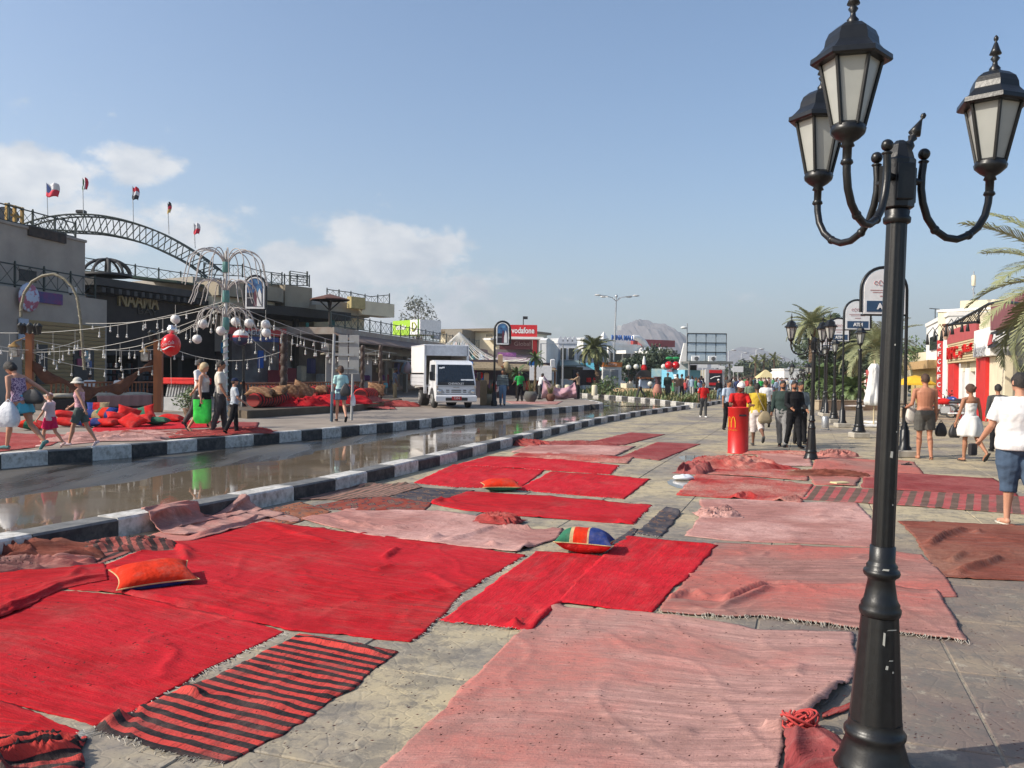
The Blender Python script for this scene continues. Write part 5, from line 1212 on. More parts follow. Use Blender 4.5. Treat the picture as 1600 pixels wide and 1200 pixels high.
person('man in white shirt walking behind the blonde woman',G(312,668,Z3),R(100),1.80,'m',(.3,.1),(-.3,.3),(-.2,.12,.3),(.3,.12,.4),yaw=-.3,top=('tshirt',C['white']),bottom=('trousers',C['dkgrey']),hair=('short',H_BLK),skin=SKT)
person('man in cream short sleeved shirt and dark trousers beside the boy',G(344,677,Z3),R(75),1.74,'m',(.15,.05),(-.15,.15),(-.1,.12,.3),(.1,.12,.4),top=('shirt',C['cream']),bottom=('trousers',C['dkgrey']),hair=('short',H_BLK),skin=SKT,build=1.1)
person('boy in blue cap, grey blue shirt and black trousers',G(366,678,Z3),R(60),1.30,'m',(.15,.1),(-.25,.2),(.2,.15,.9),(.2,.15,.7),top=('shirt',mat('cloth_greyblue',(.42,.46,.50),.9,(.34,.38,.42),sc=8)),bottom=('trousers',C['black']),hair=('cap',C['navy'],H_BRN),build=1.05)
person('woman in aqua top and denim mini skirt walking away with a black bag',G(532,659,Z3),R(-25),1.66,'f',(.20,.1),(-.25,.45),(.15,.12,.5),(-.15,.15,.3),yaw=-.7,top=('tshirt',C['aqua']),bottom=('mini',C['denim']),hair=('bob',H_BRN),shoes=C['black'])
bag('black handbag on the shoulder of the woman in the aqua top',G(536,659,Z3)+Vector((.10,-.16,1.12)),.32,.34,.14,M_blkbag,soft=.1)
bag('white plastic bottle bag held low by the woman in the denim skirt',G(545,659,Z3)+Vector((.12,0,.82)),.16,.34,.1,M_plast)
person('man in blue grey shirt and khaki trousers standing by the terrace corner',G(617,629,Z3),R(80),1.78,'m',(.05,0),(-.05,.05),(.05,.1,.3),(.05,.1,.3),nod=.2,top=('tshirt',mat('cloth_slate',(.10,.13,.18),.9,(.08,.1,.14),sc=8)),bottom=('trousers',C['khaki']),hair=('short',H_BLK),skin=SKD,vox=.02)
M_str = mat('striped_sweater',(.22,.25,.23),.9,(.08,.09,.09),sc=3.5,stretch=(.1,.1,4),lo=.45,hi=.55)
person('man in striped sweater and jeans walking towards the camera',G(785,634,Z3),R(178),1.72,'m',(.15,.1),(-.15,.25),(.05,.14,.2),(-.05,.14,.2),top=('long',M_str),bottom=('trousers',C['ltdenim']),hair=('short',H_BLK),skin=SKT,vox=.02)
person('man in green shirt with his back turned, by the potted plants',G(812,627,Z3),R(-20),1.68,'m',(.1,0),(-.1,.1),(.3,.3,.8),(.1,.3,.4),top=('tshirt',C['green']),bottom=('trousers',C['black']),hair=('short',H_BLK),skin=SKD,vox=.02,lean=.1)
person('man in white shirt holding the left end of the pink cloth',G(843,624,Z3),R(60),1.62,'m',(.1,0),(-.1,.1),(.9,.2,.6),(.8,.2,.6),top=('tshirt',C['white']),bottom=('trousers',C['dkgrey']),hair=('short',H_BLK),skin=SKD,vox=.02,lean=.3)
person('man in pale pink shirt and black trousers holding the right end of the cloth',G(903,623.5,Z3),R(-80),1.68,'m',(.05,0),(-.05,.05),(1.0,.1,.6),(1.0,.1,.6),top=('long',C['tan']),bottom=('trousers',C['black']),hair=('short',H_BLK),skin=SKD,vox=.02)
# pink cloth stretched between the two men
def held_cloth():
    a = G(849,624,Z3); b_ = G(898,624.2,Z3); n,k = 48,22; vs = []; W_ = (b_-a).length
    for j in range(k+1):
        v = j/k
        for i in range(n+1):
            u = i/n; top = 1.25-.0*u-1.02*(1-(2*u-1)**2)**.8*.70; top = 1.45*(1-u)**2.2+1.0*u**2.5+.32*(1-abs(2*u-1)) if False else .30+1.15*(1-u)**2.4+.75*u**2.2
            bot = .04+.06*math.sin(u*9); z = top*(1-v)+bot*v; yy = .35*math.sin(v*PI)*(-1)+.16*noise.noise(Vector((u*5,v*4,2)))+.09*math.sin(u*14+v*5)
            p = a.lerp(b_,u); vs.append((p.x-a.x+.25*v*(u-.5),p.y-a.y+yy,z))
    q = MB(); q.add(vs,[(j*(n+1)+i,j*(n+1)+i+1,(j+1)*(n+1)+i+1,(j+1)*(n+1)+i) for j in range(k) for i in range(n)],0,True)
    o = ob('cloth',q,mat('mauve_cloth',(.50,.30,.33),.9,(.40,.22,.25),sc=1.2),None,a); md = o.modifiers.new('thick','SOLIDIFY'); md.thickness = .02
    tag(o,'large mauve pink cloth held between two men on the far pavement','cloth')
held_cloth()
# -------- promenade
person('man in red shirt and dark jeans walking towards the camera on the empty paving',G(1099,652),R(175),1.54,'m',(.12,.1),(-.12,.2),(.05,.2,.2),(-.1,.2,.5),top=('tshirt',C['red']),bottom=('trousers',C['dkgrey']),hair=('short',H_BLK),skin=SKD,shoes=C['white'],vox=.018)
person('man in red polo shirt and white cap leaning on the red column',G(1154,703),R(185),1.64,'m',(.05,0),(-.05,.1),(.55,.22,1.15),(.55,.22,1.2),nod=.3,lean=.08,yaw=-.3,top=('tshirt',C['red']),bottom=('trousers',C['black']),hair=('whitecap',C['white'],H_BLK),skin=SKD,vox=.014)
t3,i3 = person('man in yellow shirt and rolled white trousers seen from behind',G(1182,697),R(5),1.60,'m',(.05,0),(-.30,.75),(-.05,.12,.3),(.1,.12,.4),top=('long',C['yellow']),bottom=('knee',C['ltpink'] if False else mat('cloth_offwhite',(.62,.55,.52),.9,(.52,.46,.44),sc=8)),hair=('short',H_BLK),skin=SKD,shoes=C['dkgrey'],vox=.014,build=1.05)
bag('beige cloth satchel slung on the back of the man in yellow',G(1187,697)+Vector((.06,-.22,.90)),.34,.30,.16,mat('satchel_canvas',(.32,.26,.16),.9,(.26,.21,.13),sc=10),straps=[(.02,0,-.03),(-.12,.0,.25),(-.20,.08,.5)],soft=.2)
person('man in white shirt and dark trousers walking beyond the man in yellow',G(1196,667),R(10),1.66,'m',(.2,.1),(-.2,.3),(-.1,.1,.2),(.1,.12,.2),top=('tshirt',C['white']),bottom=('trousers',C['dkgrey']),hair=('short',H_BRN),skin=SKT,vox=.018)
person('bearded man in dark green sweater and grey trousers strolling towards the left',G(1222,698),R(205),1.70,'m',(.15,.05),(-.15,.2),(-.1,.12,.25),(.1,.12,.3),yaw=-.2,top=('long',C['dkgreen']),bottom=('trousers',C['grey']),hair=('short',H_BLK),skin=SKT,beard=H_BLK,vox=.014,build=1.1)
person('man in black with a grey jacket over his arm, beside the second lamp',G(1240,700),R(170),1.68,'m',(.2,.05),(-.2,.2),(.1,.12,.9),(.1,.12,1.1),yaw=.3,top=('long',C['black']),bottom=('trousers',C['black']),hair=('short',H_BLK),skin=SKT,vox=.014,beard=H_BLK,build=1.05)
person('man in grey jacket half hidden behind the man in black',G(1250,694),R(170),1.66,'m',(.1,0),(-.1,.1),(.1,.12,.5),(.1,.12,.3),top=('long',mat('cloth_greyjacket',(.17,.20,.21),.9,(.13,.155,.16),sc=8)),bottom=('trousers',C['black']),hair=('short',H_BLK),skin=SKT,vox=.016)
person('man in pale blue shirt standing left behind the man in red polo',G(1138,672),R(160),1.68,'m',(.1,0),(-.1,.1),top=('tshirt',C['paleblue']),bottom=('trousers',C['black']),hair=('short',H_BLK),skin=SKT,vox=.02)
person('man in grey green shirt walking away between red polo and yellow shirt',G(1172,655),R(0),1.66,'m',(.15,0),(-.15,.2),top=('tshirt',mat('cloth_sage',(.16,.22,.15),.9,(.12,.17,.11),sc=8)),bottom=('trousers',C['black']),hair=('short',H_BRN),skin=SKT,vox=.02)
person('man in black shirt, jeans and white cap stooping near the island kerb',G(1124,628),R(-10),1.66,'m',(.2,0),(-.1,.2),lean=.25,top=('long',C['black']),bottom=('trousers',C['ltdenim']),hair=('whitecap',C['white'],H_BLK),vox=.025)
# -------- right
t4,i4 = person('shirtless tanned man in dark grey shorts and flip flops seen from behind',G(1444,717),R(5),1.88,'m',(.10,.02),(-.08,.12),(.0,.2,1.3),(.12,.12,.12),skin=mat('sunburnt_skin',(.46,.215,.13),.55,(.40,.17,.10),sc=5,spec=.3),top=None,bottom=('shorts',C['dkgrey'] if False else mat('cloth_charcoal',(.085,.082,.07),.9,(.065,.062,.055),sc=8)),hair=('short',H_BRN),shoes='flip',vox=.013,build=1.05)
bag('black bag hanging from the shirtless man\'s right hand',G(1471,717)+Vector((-.02,0,.80)),.24,.30,.13,M_blkbag)
bag('pale cloth bundle on the left hip of the shirtless man',G(1424,715)+Vector((0,.05,1.18)),.22,.40,.14,mat('pale_bundle',(.60,.57,.50),.9,(.5,.47,.42),sc=9))
person('woman in white halter dress walking beside the shirtless man',G(1515,721),R(-8),1.64,'f',(.12,.05),(-.30,.55),(.1,.25,.1),(-.05,.25,.2),skin=SKT,yaw=-.25,top=('halter',C['white']),bottom=('bubble',C['white']),hair=('bun',H_BRN),shoes='flip',vox=.013)
bag('black bag swinging from the left hand of the woman in white',G(1491,720)+Vector((0,0,.80)),.24,.30,.13,M_blkbag)
person('large man in white t-shirt and denim shorts at the right frame edge',G(1590,822),R(0),1.83,'m',(.10,.05),(-.28,.75),(.2,.2,.55),(.1,.2,.4),top=('tshirt',C['white'],.03),bottom=('knee',C['denim']),hair=('short',H_BLK),shoes=('flip',C['cream']),vox=.011,build=1.42)
q = MB(); q.cbox((0,0,0),(.09,.05,.15),bev=.012); o = ob('camera_pouch',q,M_blkbag,None,G(1590,822)+Vector((-.455,.18,.90)),.3); tag(o,'small black camera case in the left hand of the man in denim shorts','camera case')
person('dark haired person in dark clothes ahead of the man in denim shorts',G(1558,706),R(10),1.66,'m',(.1,.0),(-.1,.2),top=('long',C['dkgrey']),bottom=('trousers',C['black']),hair=('short',H_BLK),skin=SKT,vox=.02)
person('person in grey t-shirt mostly hidden behind the near lamp post',G(1388,700),R(0),1.62,'m',(.1,.0),(-.1,.2),top=('tshirt',C['grey']),bottom=('shorts',C['black']),hair=('short',H_BRN),vox=.02)
# stray flip flop
q = MB(); q.poly([(x,y,.0) for x,y in ((-.04,-.12),(.04,-.12),(.05,.08),(0,.13),(-.05,.08))],(0,0,.02)); q.tube([(-.04,0,.02),(0,.07,.05),(.04,0,.02)],.008,5)
tag(ob('flip_flop',q,M_dark,None,G(1417,727)+Vector((0,0,.01)),-1.2),'single dark flip flop lying right of the near lamp post','flip flop')
# ================================================================= the crowd beyond
def color_mat(name):
    m = bpy.data.materials.new(name); m.use_nodes = True; t = m.node_tree; b = t.nodes['Principled BSDF']; b.inputs['Roughness'].default_value = .9
    oi = t.nodes.new('ShaderNodeObjectInfo')
    if 'shirt' in name: t.links.new(oi.outputs['Color'],b.inputs['Base Color'])
    else:
        r = t.nodes.new('ShaderNodeValToRGB'); r.color_ramp.interpolation = 'CONSTANT'; t.links.new(oi.outputs['Random'],r.inputs[0]); e = r.color_ramp.elements
        e[0].color = (.03,.03,.035,1); e[1].position = .35; e[1].color = (.1,.13,.2,1)
        for p_,c_ in ((.6,(.2,.17,.12)),(.8,(.42,.4,.37))): q = e.new(p_); q.color = (*c_,1)
        t.links.new(r.outputs[0],b.inputs['Base Color'])
    return m
SHIRTS = [('white',(.6,.6,.58)),('black',(.03,.03,.04)),('brown',(.2,.13,.09)),('navy',(.04,.06,.16)),('cream',(.55,.5,.42)),('red',(.4,.05,.05)),('dark grey',(.12,.14,.13)),('pale blue',(.3,.4,.5)),('pink',(.6,.35,.35)),('green',(.05,.2,.08))]
M_cs = color_mat('crowd_shirt_cloth'); M_ct = color_mat('crowd_trouser_cloth')
def simple_person(seed,sit=False):
    r = random.Random(seed); q = MB(); st = r.uniform(-.25,.25)
    for sx in (-1,1):
        if sit: q.tube([(sx*.09,0,.5),(sx*.10,.42,.5),(sx*.10,.45,.05)],[.09,.07,.05],6,m=1)
        else: q.tube([(sx*.09,0,.90),(sx*.09,sx*st*.5,.48),(sx*.09,sx*st,.05)],[.10,.075,.06],6,m=1)
        fx = (0 if sit else sx*st); q.cbox((sx*.09,fx+.05+(.42 if sit else 0),.04),(.09,.24,.08),3)
        dz = -.38 if sit else 0; e = r.uniform(0,.5)
        q.tube([(sx*.17,0,1.42+dz),(sx*.23,.02,1.15+dz),(sx*.22,.05+e*.3,.92+dz+e*.2)],[.06,.05,.04],6,m=0)
        q.ball((sx*.22,.05+e*.35,.88+dz+e*.2),(.035,.045,.05),6,4,2)
    dz = -.38 if sit else 0
    q.lathe([(.15,.86+dz),(.17,.95+dz),(.145,1.10+dz),(.18,1.32+dz),(.17,1.42+dz),(.07,1.48+dz)],10,sy=.65)
    q.lathe([(.05,1.46+dz),(.05,1.54+dz)],6,m=2); q.ball((0,.01,1.63+dz),(.08,.095,.115),10,8,2); q.ball((0,-.015,1.665+dz),(.088,.095,.10),10,6,3)
    return q
cm_ = []
for i in range(6):
    me = simple_person(i,i == 5).mesh('person')
    for m in (M_cs,M_ct,SKT if i % 2 else SKD,H_BLK): me.materials.append(m)
    cm_.append(me)
cr_ = random.Random(4); GC = 'people in the distant crowd'
def crowd_person(p,k,lb='distant figure in a %s top, %s',w=None):
    nm,c_ = SHIRTS[cr_.randrange(10)]; o = bpy.data.objects.new('person',cm_[k]); COL.objects.link(o); o.location = p; o.rotation_euler = (0,0,cr_.uniform(0,6.28)); s = cr_.uniform(.93,1.04); o.scale = (s,s,s); o.color = (*c_,1); wh = w or ('at the front ' if p.y < 85 else 'midway ' if p.y < 125 else 'far back ')+('under the mirrored kiosk' if p.x/p.y < .26 else 'beyond the red polo man' if p.x/p.y < .30 else 'beyond the man in yellow'); tag(o,lb % (nm,wh),'person',GC+' '+wh); return o
n_ = 0; tries = 0
while n_ < 210 and tries < 6000:
    tries += 1; px = cr_.uniform(1062,1250); d = cr_.uniform(62,190)
    yg = 588.5+(px-800)*.0105+1.75*FPX/d; p = G(px,yg)
    # leave open what the photograph leaves open
    if px > 1172 and d < 125 and cr_.random() < .93: continue
    if 1100 < px < 1138 and d < 78: continue
    if px < 1100 and d > 95: continue
    if px < 1098 and d < 66: continue
    crowd_person(p,cr_.randrange(5)); n_ += 1
for px,py in [(1052,622),(1058,624),(1065,622),(1070,620),(1075,619),(1081,621),(1086,618),(1091,620),(1064,617),(1079,616),(975,612),(980,612),(984,613),(1000,608),(1012,609),(1090,614),(1096,616),(1050,617)]:
    crowd_person(G(px,py,.17),5 if cr_.random() < .5 else cr_.randrange(5),'small figure in a %s top %s','by the vase' if px > 1040 else 'near the well house')
person('man in white shirt and dark trousers walking along the island kerb',G(1000,622,.17),R(-80),1.62,'m',(.35,.1),(-.35,.3),top=('long',C['paleblue']),bottom=('trousers',C['dkgrey']),hair=('short',H_BLK),skin=SKT,vox=.03)
person('dark clothed man standing next to the tall painted vase',G(1043,624,.17),R(180),1.86,'m',(.05,0),(-.05,.1),top=('long',C['dkgreen']),bottom=('trousers',C['dkgrey']),hair=('short',H_BLK),skin=SKD,vox=.03)
for k,(px,py,c_) in enumerate([(1189,618,C['green']),(1200,608,C['white']),(1212,606,C['red'])]):
    person(['man in green shirt in front of the red carpets and the crowd','man in white shirt near the distant red carpets','man in red shirt near the distant white tents'][k],G(px,py),R(180),1.7,'m',(.1,0),(-.1,.1),top=('tshirt',c_),bottom=('trousers',C['dkgrey']),hair=('short',H_BLK),skin=SKT,vox=.035,fingers=False)
# ================================================================= left side: terrace, bazaar, buildings
class Face:
    """a vertical plane between two surveyed corners; local x runs along it, -y faces the street"""
    def __init__(s,pxA,YA,pxB,YB,z=0.):
        s.A = Q(pxA,600,YA); s.A.z = z; B_ = Q(pxB,600,YB); B_.z = z; s.d = (B_-s.A); s.len = s.d.length; s.d.normalize(); s.rz = math.atan2(s.d.y,s.d.x)
    def u(s,px): return s.uz(px,580)[0]
    def z(s,px,py): return s.uz(px,py)[1]
    def uz(s,px,py):
        r = ray(px,py); n = (-s.d.y,s.d.x); t = (s.A.x*n[0]+s.A.y*n[1])/(r[0]*n[0]+r[1]*n[1])
        x,y,z = r[0]*t,r[1]*t,CAMH+r[2]*t
        return (x-s.A.x)*s.d.x+(y-s.A.y)*s.d.y,z-s.A.z
    def thing(s,name,label,cat,group=None): return thing(name,label,cat,s.A,s.rz,group)
    def rect(s,name,m,parent,px0,py0,px1,py1,y0,y1,bev=0,zz=None):
        pm = (px0+px1)/2; u0,u1 = s.u(px0),s.u(px1); z1,z0 = zz or (s.z(pm,py0),s.z(pm,py1)); q = MB()
        q.cbox(((u0+u1)/2,(y0+y1)/2,(z0+z1)/2),(abs(u1-u0),y1-y0,z1-z0),bev=bev); return ob(name,q,m,parent)
    def box(s,name,m,parent,u0,u1,z0,z1,y0,y1,bev=0):
        q = MB(); q.cbox(((u0+u1)/2,(y0+y1)/2,(z0+z1)/2),(u1-u0,y1-y0,z1-z0),bev=bev); return ob(name,q,m,parent)
M_rail = plain('dark_green_ironwork',(.018,.032,.028),.5)
def railing(label,pts,h,sp,material=None,grp='iron roof railings',cat='railing',post=.07,parent_loc=None):
    """pts: world polyline at the railing's foot"""
    o3 = Vector(pts[0]); t = thing('railing',label,cat,o3,0,grp); material = material or M_rail; P = [Vector(p)-o3 for p in pts]
    tb = MB(); lt = MB(); up = Vector((0,0,1))
    for z in (.12*h,.97*h): tb.tube([p+up*z for p in P],.03,5)
    ob('rail',tb,material,t); tot = seglen(P); n = max(1,round(tot/sp)); prev = None; pm = MB(); pm.cbox((0,0,h*.53),(post,post,h*1.06),bev=.008); pm.ball((0,0,h*1.09),post*.6,6,4); me = pm.mesh('post')
    for i in range(n+1):
        c = along(P,i/n); ob('post',me,material if i == 0 else None,t,c)
        if prev is not None:
            a0,a1,b0,b1 = prev+up*.14*h,prev+up*.95*h,c+up*.14*h,c+up*.95*h; m0,m1 = (a0+b0)/2,(a1+b1)/2
            for x,y in ((a0,m1),(a1,m0),(m0,b1),(m1,b0),(m0,m1)): lt.tube([x,y],.014,3,caps=False)
        prev = c
    ob('lattice',lt,material,t); return t
# ---- tower-like grey building at the left edge
F1 = Face(-140,29.5,132,38.6,.0)
t = F1.thing('building','plain grey plastered block at the left frame edge with a dark slot window','building')
zt = F1.z(131,379)
F1.box('wall',M_grey,t,0,F1.len,0,zt,0,12); F1.box('coping',M_grey,t,-.05,F1.len+.05,zt+.001,zt+.13,-.06,12.05,.02)
f = F1.rect('window',M_dark,t,29,422,56,440,-.02,.3); F1.rect('lintel',M_grey,f,27,418,58,422,-.06,0)
zb = F1.z(60,459); wl = F1.box('lower_wall',M_grey,t,0,F1.u(136),0,zb,-1.0,-.001);
# clapboard of the ground floor
M_clap = mat('ochre_clapboard',(.30,.22,.10),.8,(.24,.17,.075),sc=3,stretch=(.2,1,3),dirt=.3); zc = F1.z(60,502)
board = MB(); board.cbox((0,0,0),(F1.u(132)-F1.u(0),.05,.165),bev=.02); bme = board.mesh('board'); bme.materials.append(M_clap)
for k in range(int(zc/.18)): ob('board',bme,None,wl,((F1.u(132)+F1.u(0))/2,-1.03,.1+k*.18))
d_ = F1.rect('doorway',M_dark,t,80,543,113,600,-1.09,-1.0); q = MB()
for i,(c,px,py) in enumerate([((.3,.1,.12),92,551),((.1,.3,.35),98,554),((.4,.4,.38),101,560),((.25,.05,.1),88,566),((.08,.12,.25),104,569)]):
    u,z = F1.uz(px,py); q = MB(); q.cbox((u,-1.13,z),(.28,.06,.34),bev=.03); ob('hanging_goods',q,plain('goods_%d' % i,c,.8),d_)
F1.rect('doorway',M_dark,t,20,538,38,600,-1.09,-1.0); F1.rect('poster',plain('pale_blue_poster',(.35,.42,.52),.7),t,-8,498,7,531,-1.1,-1.04)
bn = F1.rect('banner',mat('blue_and_purple_banner',(.02,.04,.16),.6,(.16,.015,.12),sc=2.2),t,12,457,62,474,-1.09,-1.01)
u,z = F1.uz(5,465); q = MB(); q.lathe([(.0,0),(.55,.0),(.58,.03),(.55,.06),(0,.06)],20); q.v = [(x+u,-1.14-zz_,y+z) for x,y,zz_ in q.v]; ob('round_emblem',q,mat('emblem_print',(.40,.48,.60),.6,(.35,.10,.16),sc=3,lo=.48,hi=.52),t)
P1 = lambda u,y,z: tuple(F1.A+Vector((F1.d.x*u-F1.d.y*y,F1.d.y*u+F1.d.x*y,z)))
railing('iron railing on the lower terrace of the grey block at the left edge',[P1(F1.u(-60),-.9,zb),P1(F1.u(120),-.9,zb)],.95,1.6)
railing('iron railing along the top of the grey block behind the satellite dish',[P1(F1.u(-60),.3,zt+.13),P1(F1.u(126),.3,zt+.13)],.75,1.3)
F1b = F1.rect('white_lamp',plain('white_box',(.6,.6,.58),.5),t,9,441,13,453,-1.1,-.9)
F1.rect('white_lamp',plain('white_box',(.6,.6,.58),.5),t,77,449,84,458,-1.1,-.9)
# dish, pallet crate, rolled banner on the roof
p = Vector(P1(F1.u(30)+1.1,1.6,zt+.1)); t = thing('satellite_dish','grey satellite dish on the roof of the left grey block','satellite dish',p,.6); t.scale = (.52,)*3
q = MB(); q.lathe([(.0,0),(.4,.04),(.75,.15),(.95,.28),(.97,.29),(.75,.19),(.4,.08),(0,.04)],24); rt = Matrix.Rotation(math.radians(60),3,'X'); q.v = [tuple(rt @ Vector(v)+Vector((0,0,1.0))) for v in q.v]
ob('reflector',q,mat('dish_grey',(.16,.15,.14),.7),t); q = MB(); q.tube([(0,0,0),(0,0,.95)],.05,8); q.tube([(0,-.1,.9),(0,-.75,1.35)],.02,6); ob('mast',q,M_dark,t)
p = Vector(P1(F1.u(25),.45,zt+.13)); t = thing('crate','ochre wooden crate standing in front of the rooftop dish','crate',p,F1.rz)
cm2 = plain('ochre_wood',(.45,.28,.08),.8)
for k in range(3): q = MB(); q.cbox((.0+k*.42,0,.42),(.12,.1,.84),bev=.01); ob('slat',q,cm2,t)
for z in (.06,.42,.80): q = MB(); q.cbox((.42,.03,z),(1.0,.05,.09),bev=.008); ob('slat',q,cm2,t)
t = F1.thing('banner','dark rolled banner hanging on the roof railing of the left block','banner'); F1.rect('fabric',mat('black_banner',(.02,.018,.016),.8,(.06,.04,.03),sc=5),t,42,360,100,374,-.1,.02); F1.rect('edge',M_dark,t,42,358,100,360,-.12,.03)
for px,pt,pb,lb in [(48,296,352,'thin floodlight mast on the roof left of the flags'),(52,318,352,'bare thin mast beside the floodlight mast on the roof')]:
    u,z0 = F1.uz(px-3,pb); z1 = F1.z(px,pt); t = thing('mast',lb,'mast',P1(u,2,0)[:2]+(z0+.0,)); q = MB(); q.tube([(0,0,0),(.12,0,z1-z0)],.035,6); ob('pole',q,M_dark,t)
    if pt == 296: q = MB(); q.cbox((.22,0,z1-z0+.02),(.3,.2,.26),bev=.03); ob('floodlight',q,M_dark,t)
# ---- truss arch over the roofs, five flags
YT = 42.; t = thing('truss_arch','long curved lattice arch of green steel rising over the left roofs','arch',Q(190,400,YT)); o3 = Q(190,400,YT)
top = [(42,352),(75,341),(125,335.5),(180,340),(240,358),(280,378),(318,402),(345,424)]; bot = [(44,358),(70,360),(125,363),(165,365),(225,379),(265,397),(300,415),(328,438)]
def sample(pl,n):
    pts = [Q(a,b_,YT)-o3 for a,b_ in pl];
    # smooth
    sm = [pts[0]]
    for _ in range(2):
        q_ = [pts[0]]
        for i in range(len(pts)-1): q_ += [pts[i].lerp(pts[i+1],.25),pts[i].lerp(pts[i+1],.75)]
        pts = q_+[pts[-1]]
    return [along(pts,i/n) for i in range(n+1)]
n = 30; tp,bt = sample(top,n),sample(bot,n)
for nm,pl in (('top_chord',tp),('bottom_chord',bt)):
    for dy in (-.35,.35): q = MB(); q.tube([p+Vector((0,dy,0)) for p in pl],.045,6); ob(nm,q,M_rail,t)
q = MB()
for i in range(n):
    for dy in (-.35,.35):
        e = Vector((0,dy,0)); q.tube([tp[i]+e,bt[i+1]+e] if i % 2 else [bt[i]+e,tp[i+1]+e],.026,4,caps=False)
    q.tube([tp[i]+Vector((0,-.35,0)),tp[i]+Vector((0,.35,0))],.02,4); q.tube([bt[i]+Vector((0,-.35,0)),bt[i]+Vector((0,.35,0))],.02,4)
ob('bracing',q,M_rail,t,kind='stuff')
q = MB(); q.cbox(tuple(Q(127,331,YT)-o3),(.42,.3,.16),bev=.03); ob('floodlight',q,M_dark,t)
FC = {k: plain('flag_'+k,v,.8) for k,v in dict(white=(.72,.72,.74),red=(.62,.03,.06),blue=(.05,.09,.26),green=(.03,.20,.08),black=(.04,.04,.045),yellow=(.65,.45,.12)).items()}
def flag(label,px,pt,pb,w,h,bands,vertical=False,droop=0.,flip=1):
    a,b_ = Q(px,pb,YT-.2),Q(px-2,pt,YT-.2); t = thing('flag',label,'flag',a,0,'flags over the left roofs')
    q = MB(); q.tube([(0,0,0),tuple(b_-a)],.022,6); ob('pole',q,M_steel,t); nb = len(bands); top_ = b_-a
    for k,bc in enumerate(bands):
        q = MB(); n,m_ = 10,4; vs = []
        for j in range(m_+1):
            for i in range(n+1):
                u,v = i/n,j/m_
                if vertical: u = (k+u)/nb
                else: v = (k+v)/nb
                x = u*w*(1-droop*.6)*flip; z = -v*h-u*w*droop*.9-.06*math.sin(u*6); y = .12*math.sin(u*7+v*2)*u+.05*math.sin(v*5)
                vs.append((top_.x+x,y,top_.z+z))
        q.add(vs,[(j*(n+1)+i,j*(n+1)+i+1,(j+1)*(n+1)+i+1,(j+1)*(n+1)+i) for j in range(m_) for i in range(n)],0,True)
        o = ob('band',q,FC[bc],t); md = o.modifiers.new('thick','SOLIDIFY'); md.thickness = .012
    return t
tf = flag('Czech flag, leftmost of the five over the arch',75,286,352,.62,.66,['white','red'],droop=.12)
q = MB(); tz = Q(73,286,YT-.2)-Q(75,352,YT-.2); q.poly([(tz.x-.01,-.02,tz.z),(tz.x-.01,-.02,tz.z-.66),(tz.x+.26,.0,tz.z-.37)],(0,.03,0)); ob('wedge',q,FC['blue'],tf)
flag('Italian tricolour hanging slack on the second pole',131,278,362,.26,.58,['green','white','red'],True,.25)
flag('red, white and black striped flag on the third pole',209,291,366,.36,.62,['red','white','black'],droop=.35)
flag('slack black, red and gold flag on the fourth pole',264,317,366,.14,.52,['black','red','yellow'],droop=.1)
flag('small white and red flag on the fifth pole',305,349,388,.30,.52,['white','red'],droop=.2)
# ---- dark bazaar building with the gilded name
F2 = Face(134,41,335,50); t = F2.thing('building','dark bazaar front with gilded letters and a row of square roof beams','building')
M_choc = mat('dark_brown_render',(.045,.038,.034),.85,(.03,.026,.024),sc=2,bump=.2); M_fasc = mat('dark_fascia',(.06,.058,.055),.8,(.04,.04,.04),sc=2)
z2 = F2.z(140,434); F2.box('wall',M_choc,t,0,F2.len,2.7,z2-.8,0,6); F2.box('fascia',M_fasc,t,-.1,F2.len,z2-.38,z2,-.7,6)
for k in range(22):
    u = .3+k*.52
    if u < F2.len: q = MB(); q.cbox((u,-.42,z2-.60),(.22,.8,.26),bev=.01); ob('beam_end',q,M_fasc,t)
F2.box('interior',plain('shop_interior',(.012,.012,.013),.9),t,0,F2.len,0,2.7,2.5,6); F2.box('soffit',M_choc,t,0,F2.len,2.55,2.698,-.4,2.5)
M_gold = mat('tarnished_gilt',(.34,.27,.13),.5,(.22,.17,.08),sc=8)
u0,z0 = F2.uz(215,469); lettering('NAAMA',.8,M_gold,t,(u0,-.08,z0),width=F2.u(247)-F2.u(184),height=F2.z(215,457)-F2.z(215,481),depth=.06,bold=.02)
u0,z0 = F2.uz(230,487); lettering('BAY',.5,plain('dull_bronze',(.06,.052,.038),.6),t,(u0,-.05,z0),width=F2.u(247)-F2.u(216),height=.32,depth=.03)
for k,u in enumerate([.3,3.4,6.4,9.5]): F2.box('pillar',M_choc,t,u,u+.35,0,2.6,0,.35)
# shelves of goods in the dark front
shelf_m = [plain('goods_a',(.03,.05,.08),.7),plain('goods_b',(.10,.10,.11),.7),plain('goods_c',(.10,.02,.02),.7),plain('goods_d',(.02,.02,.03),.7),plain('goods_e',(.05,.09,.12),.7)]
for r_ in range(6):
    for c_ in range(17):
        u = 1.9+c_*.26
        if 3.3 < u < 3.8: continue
        q = MB(); q.cbox((u,1.2,.35+r_*.34),(.17,.2,.24),bev=.02); ob('boxed_goods',q,shelf_m[(r_*5+c_*3) % 5],t)
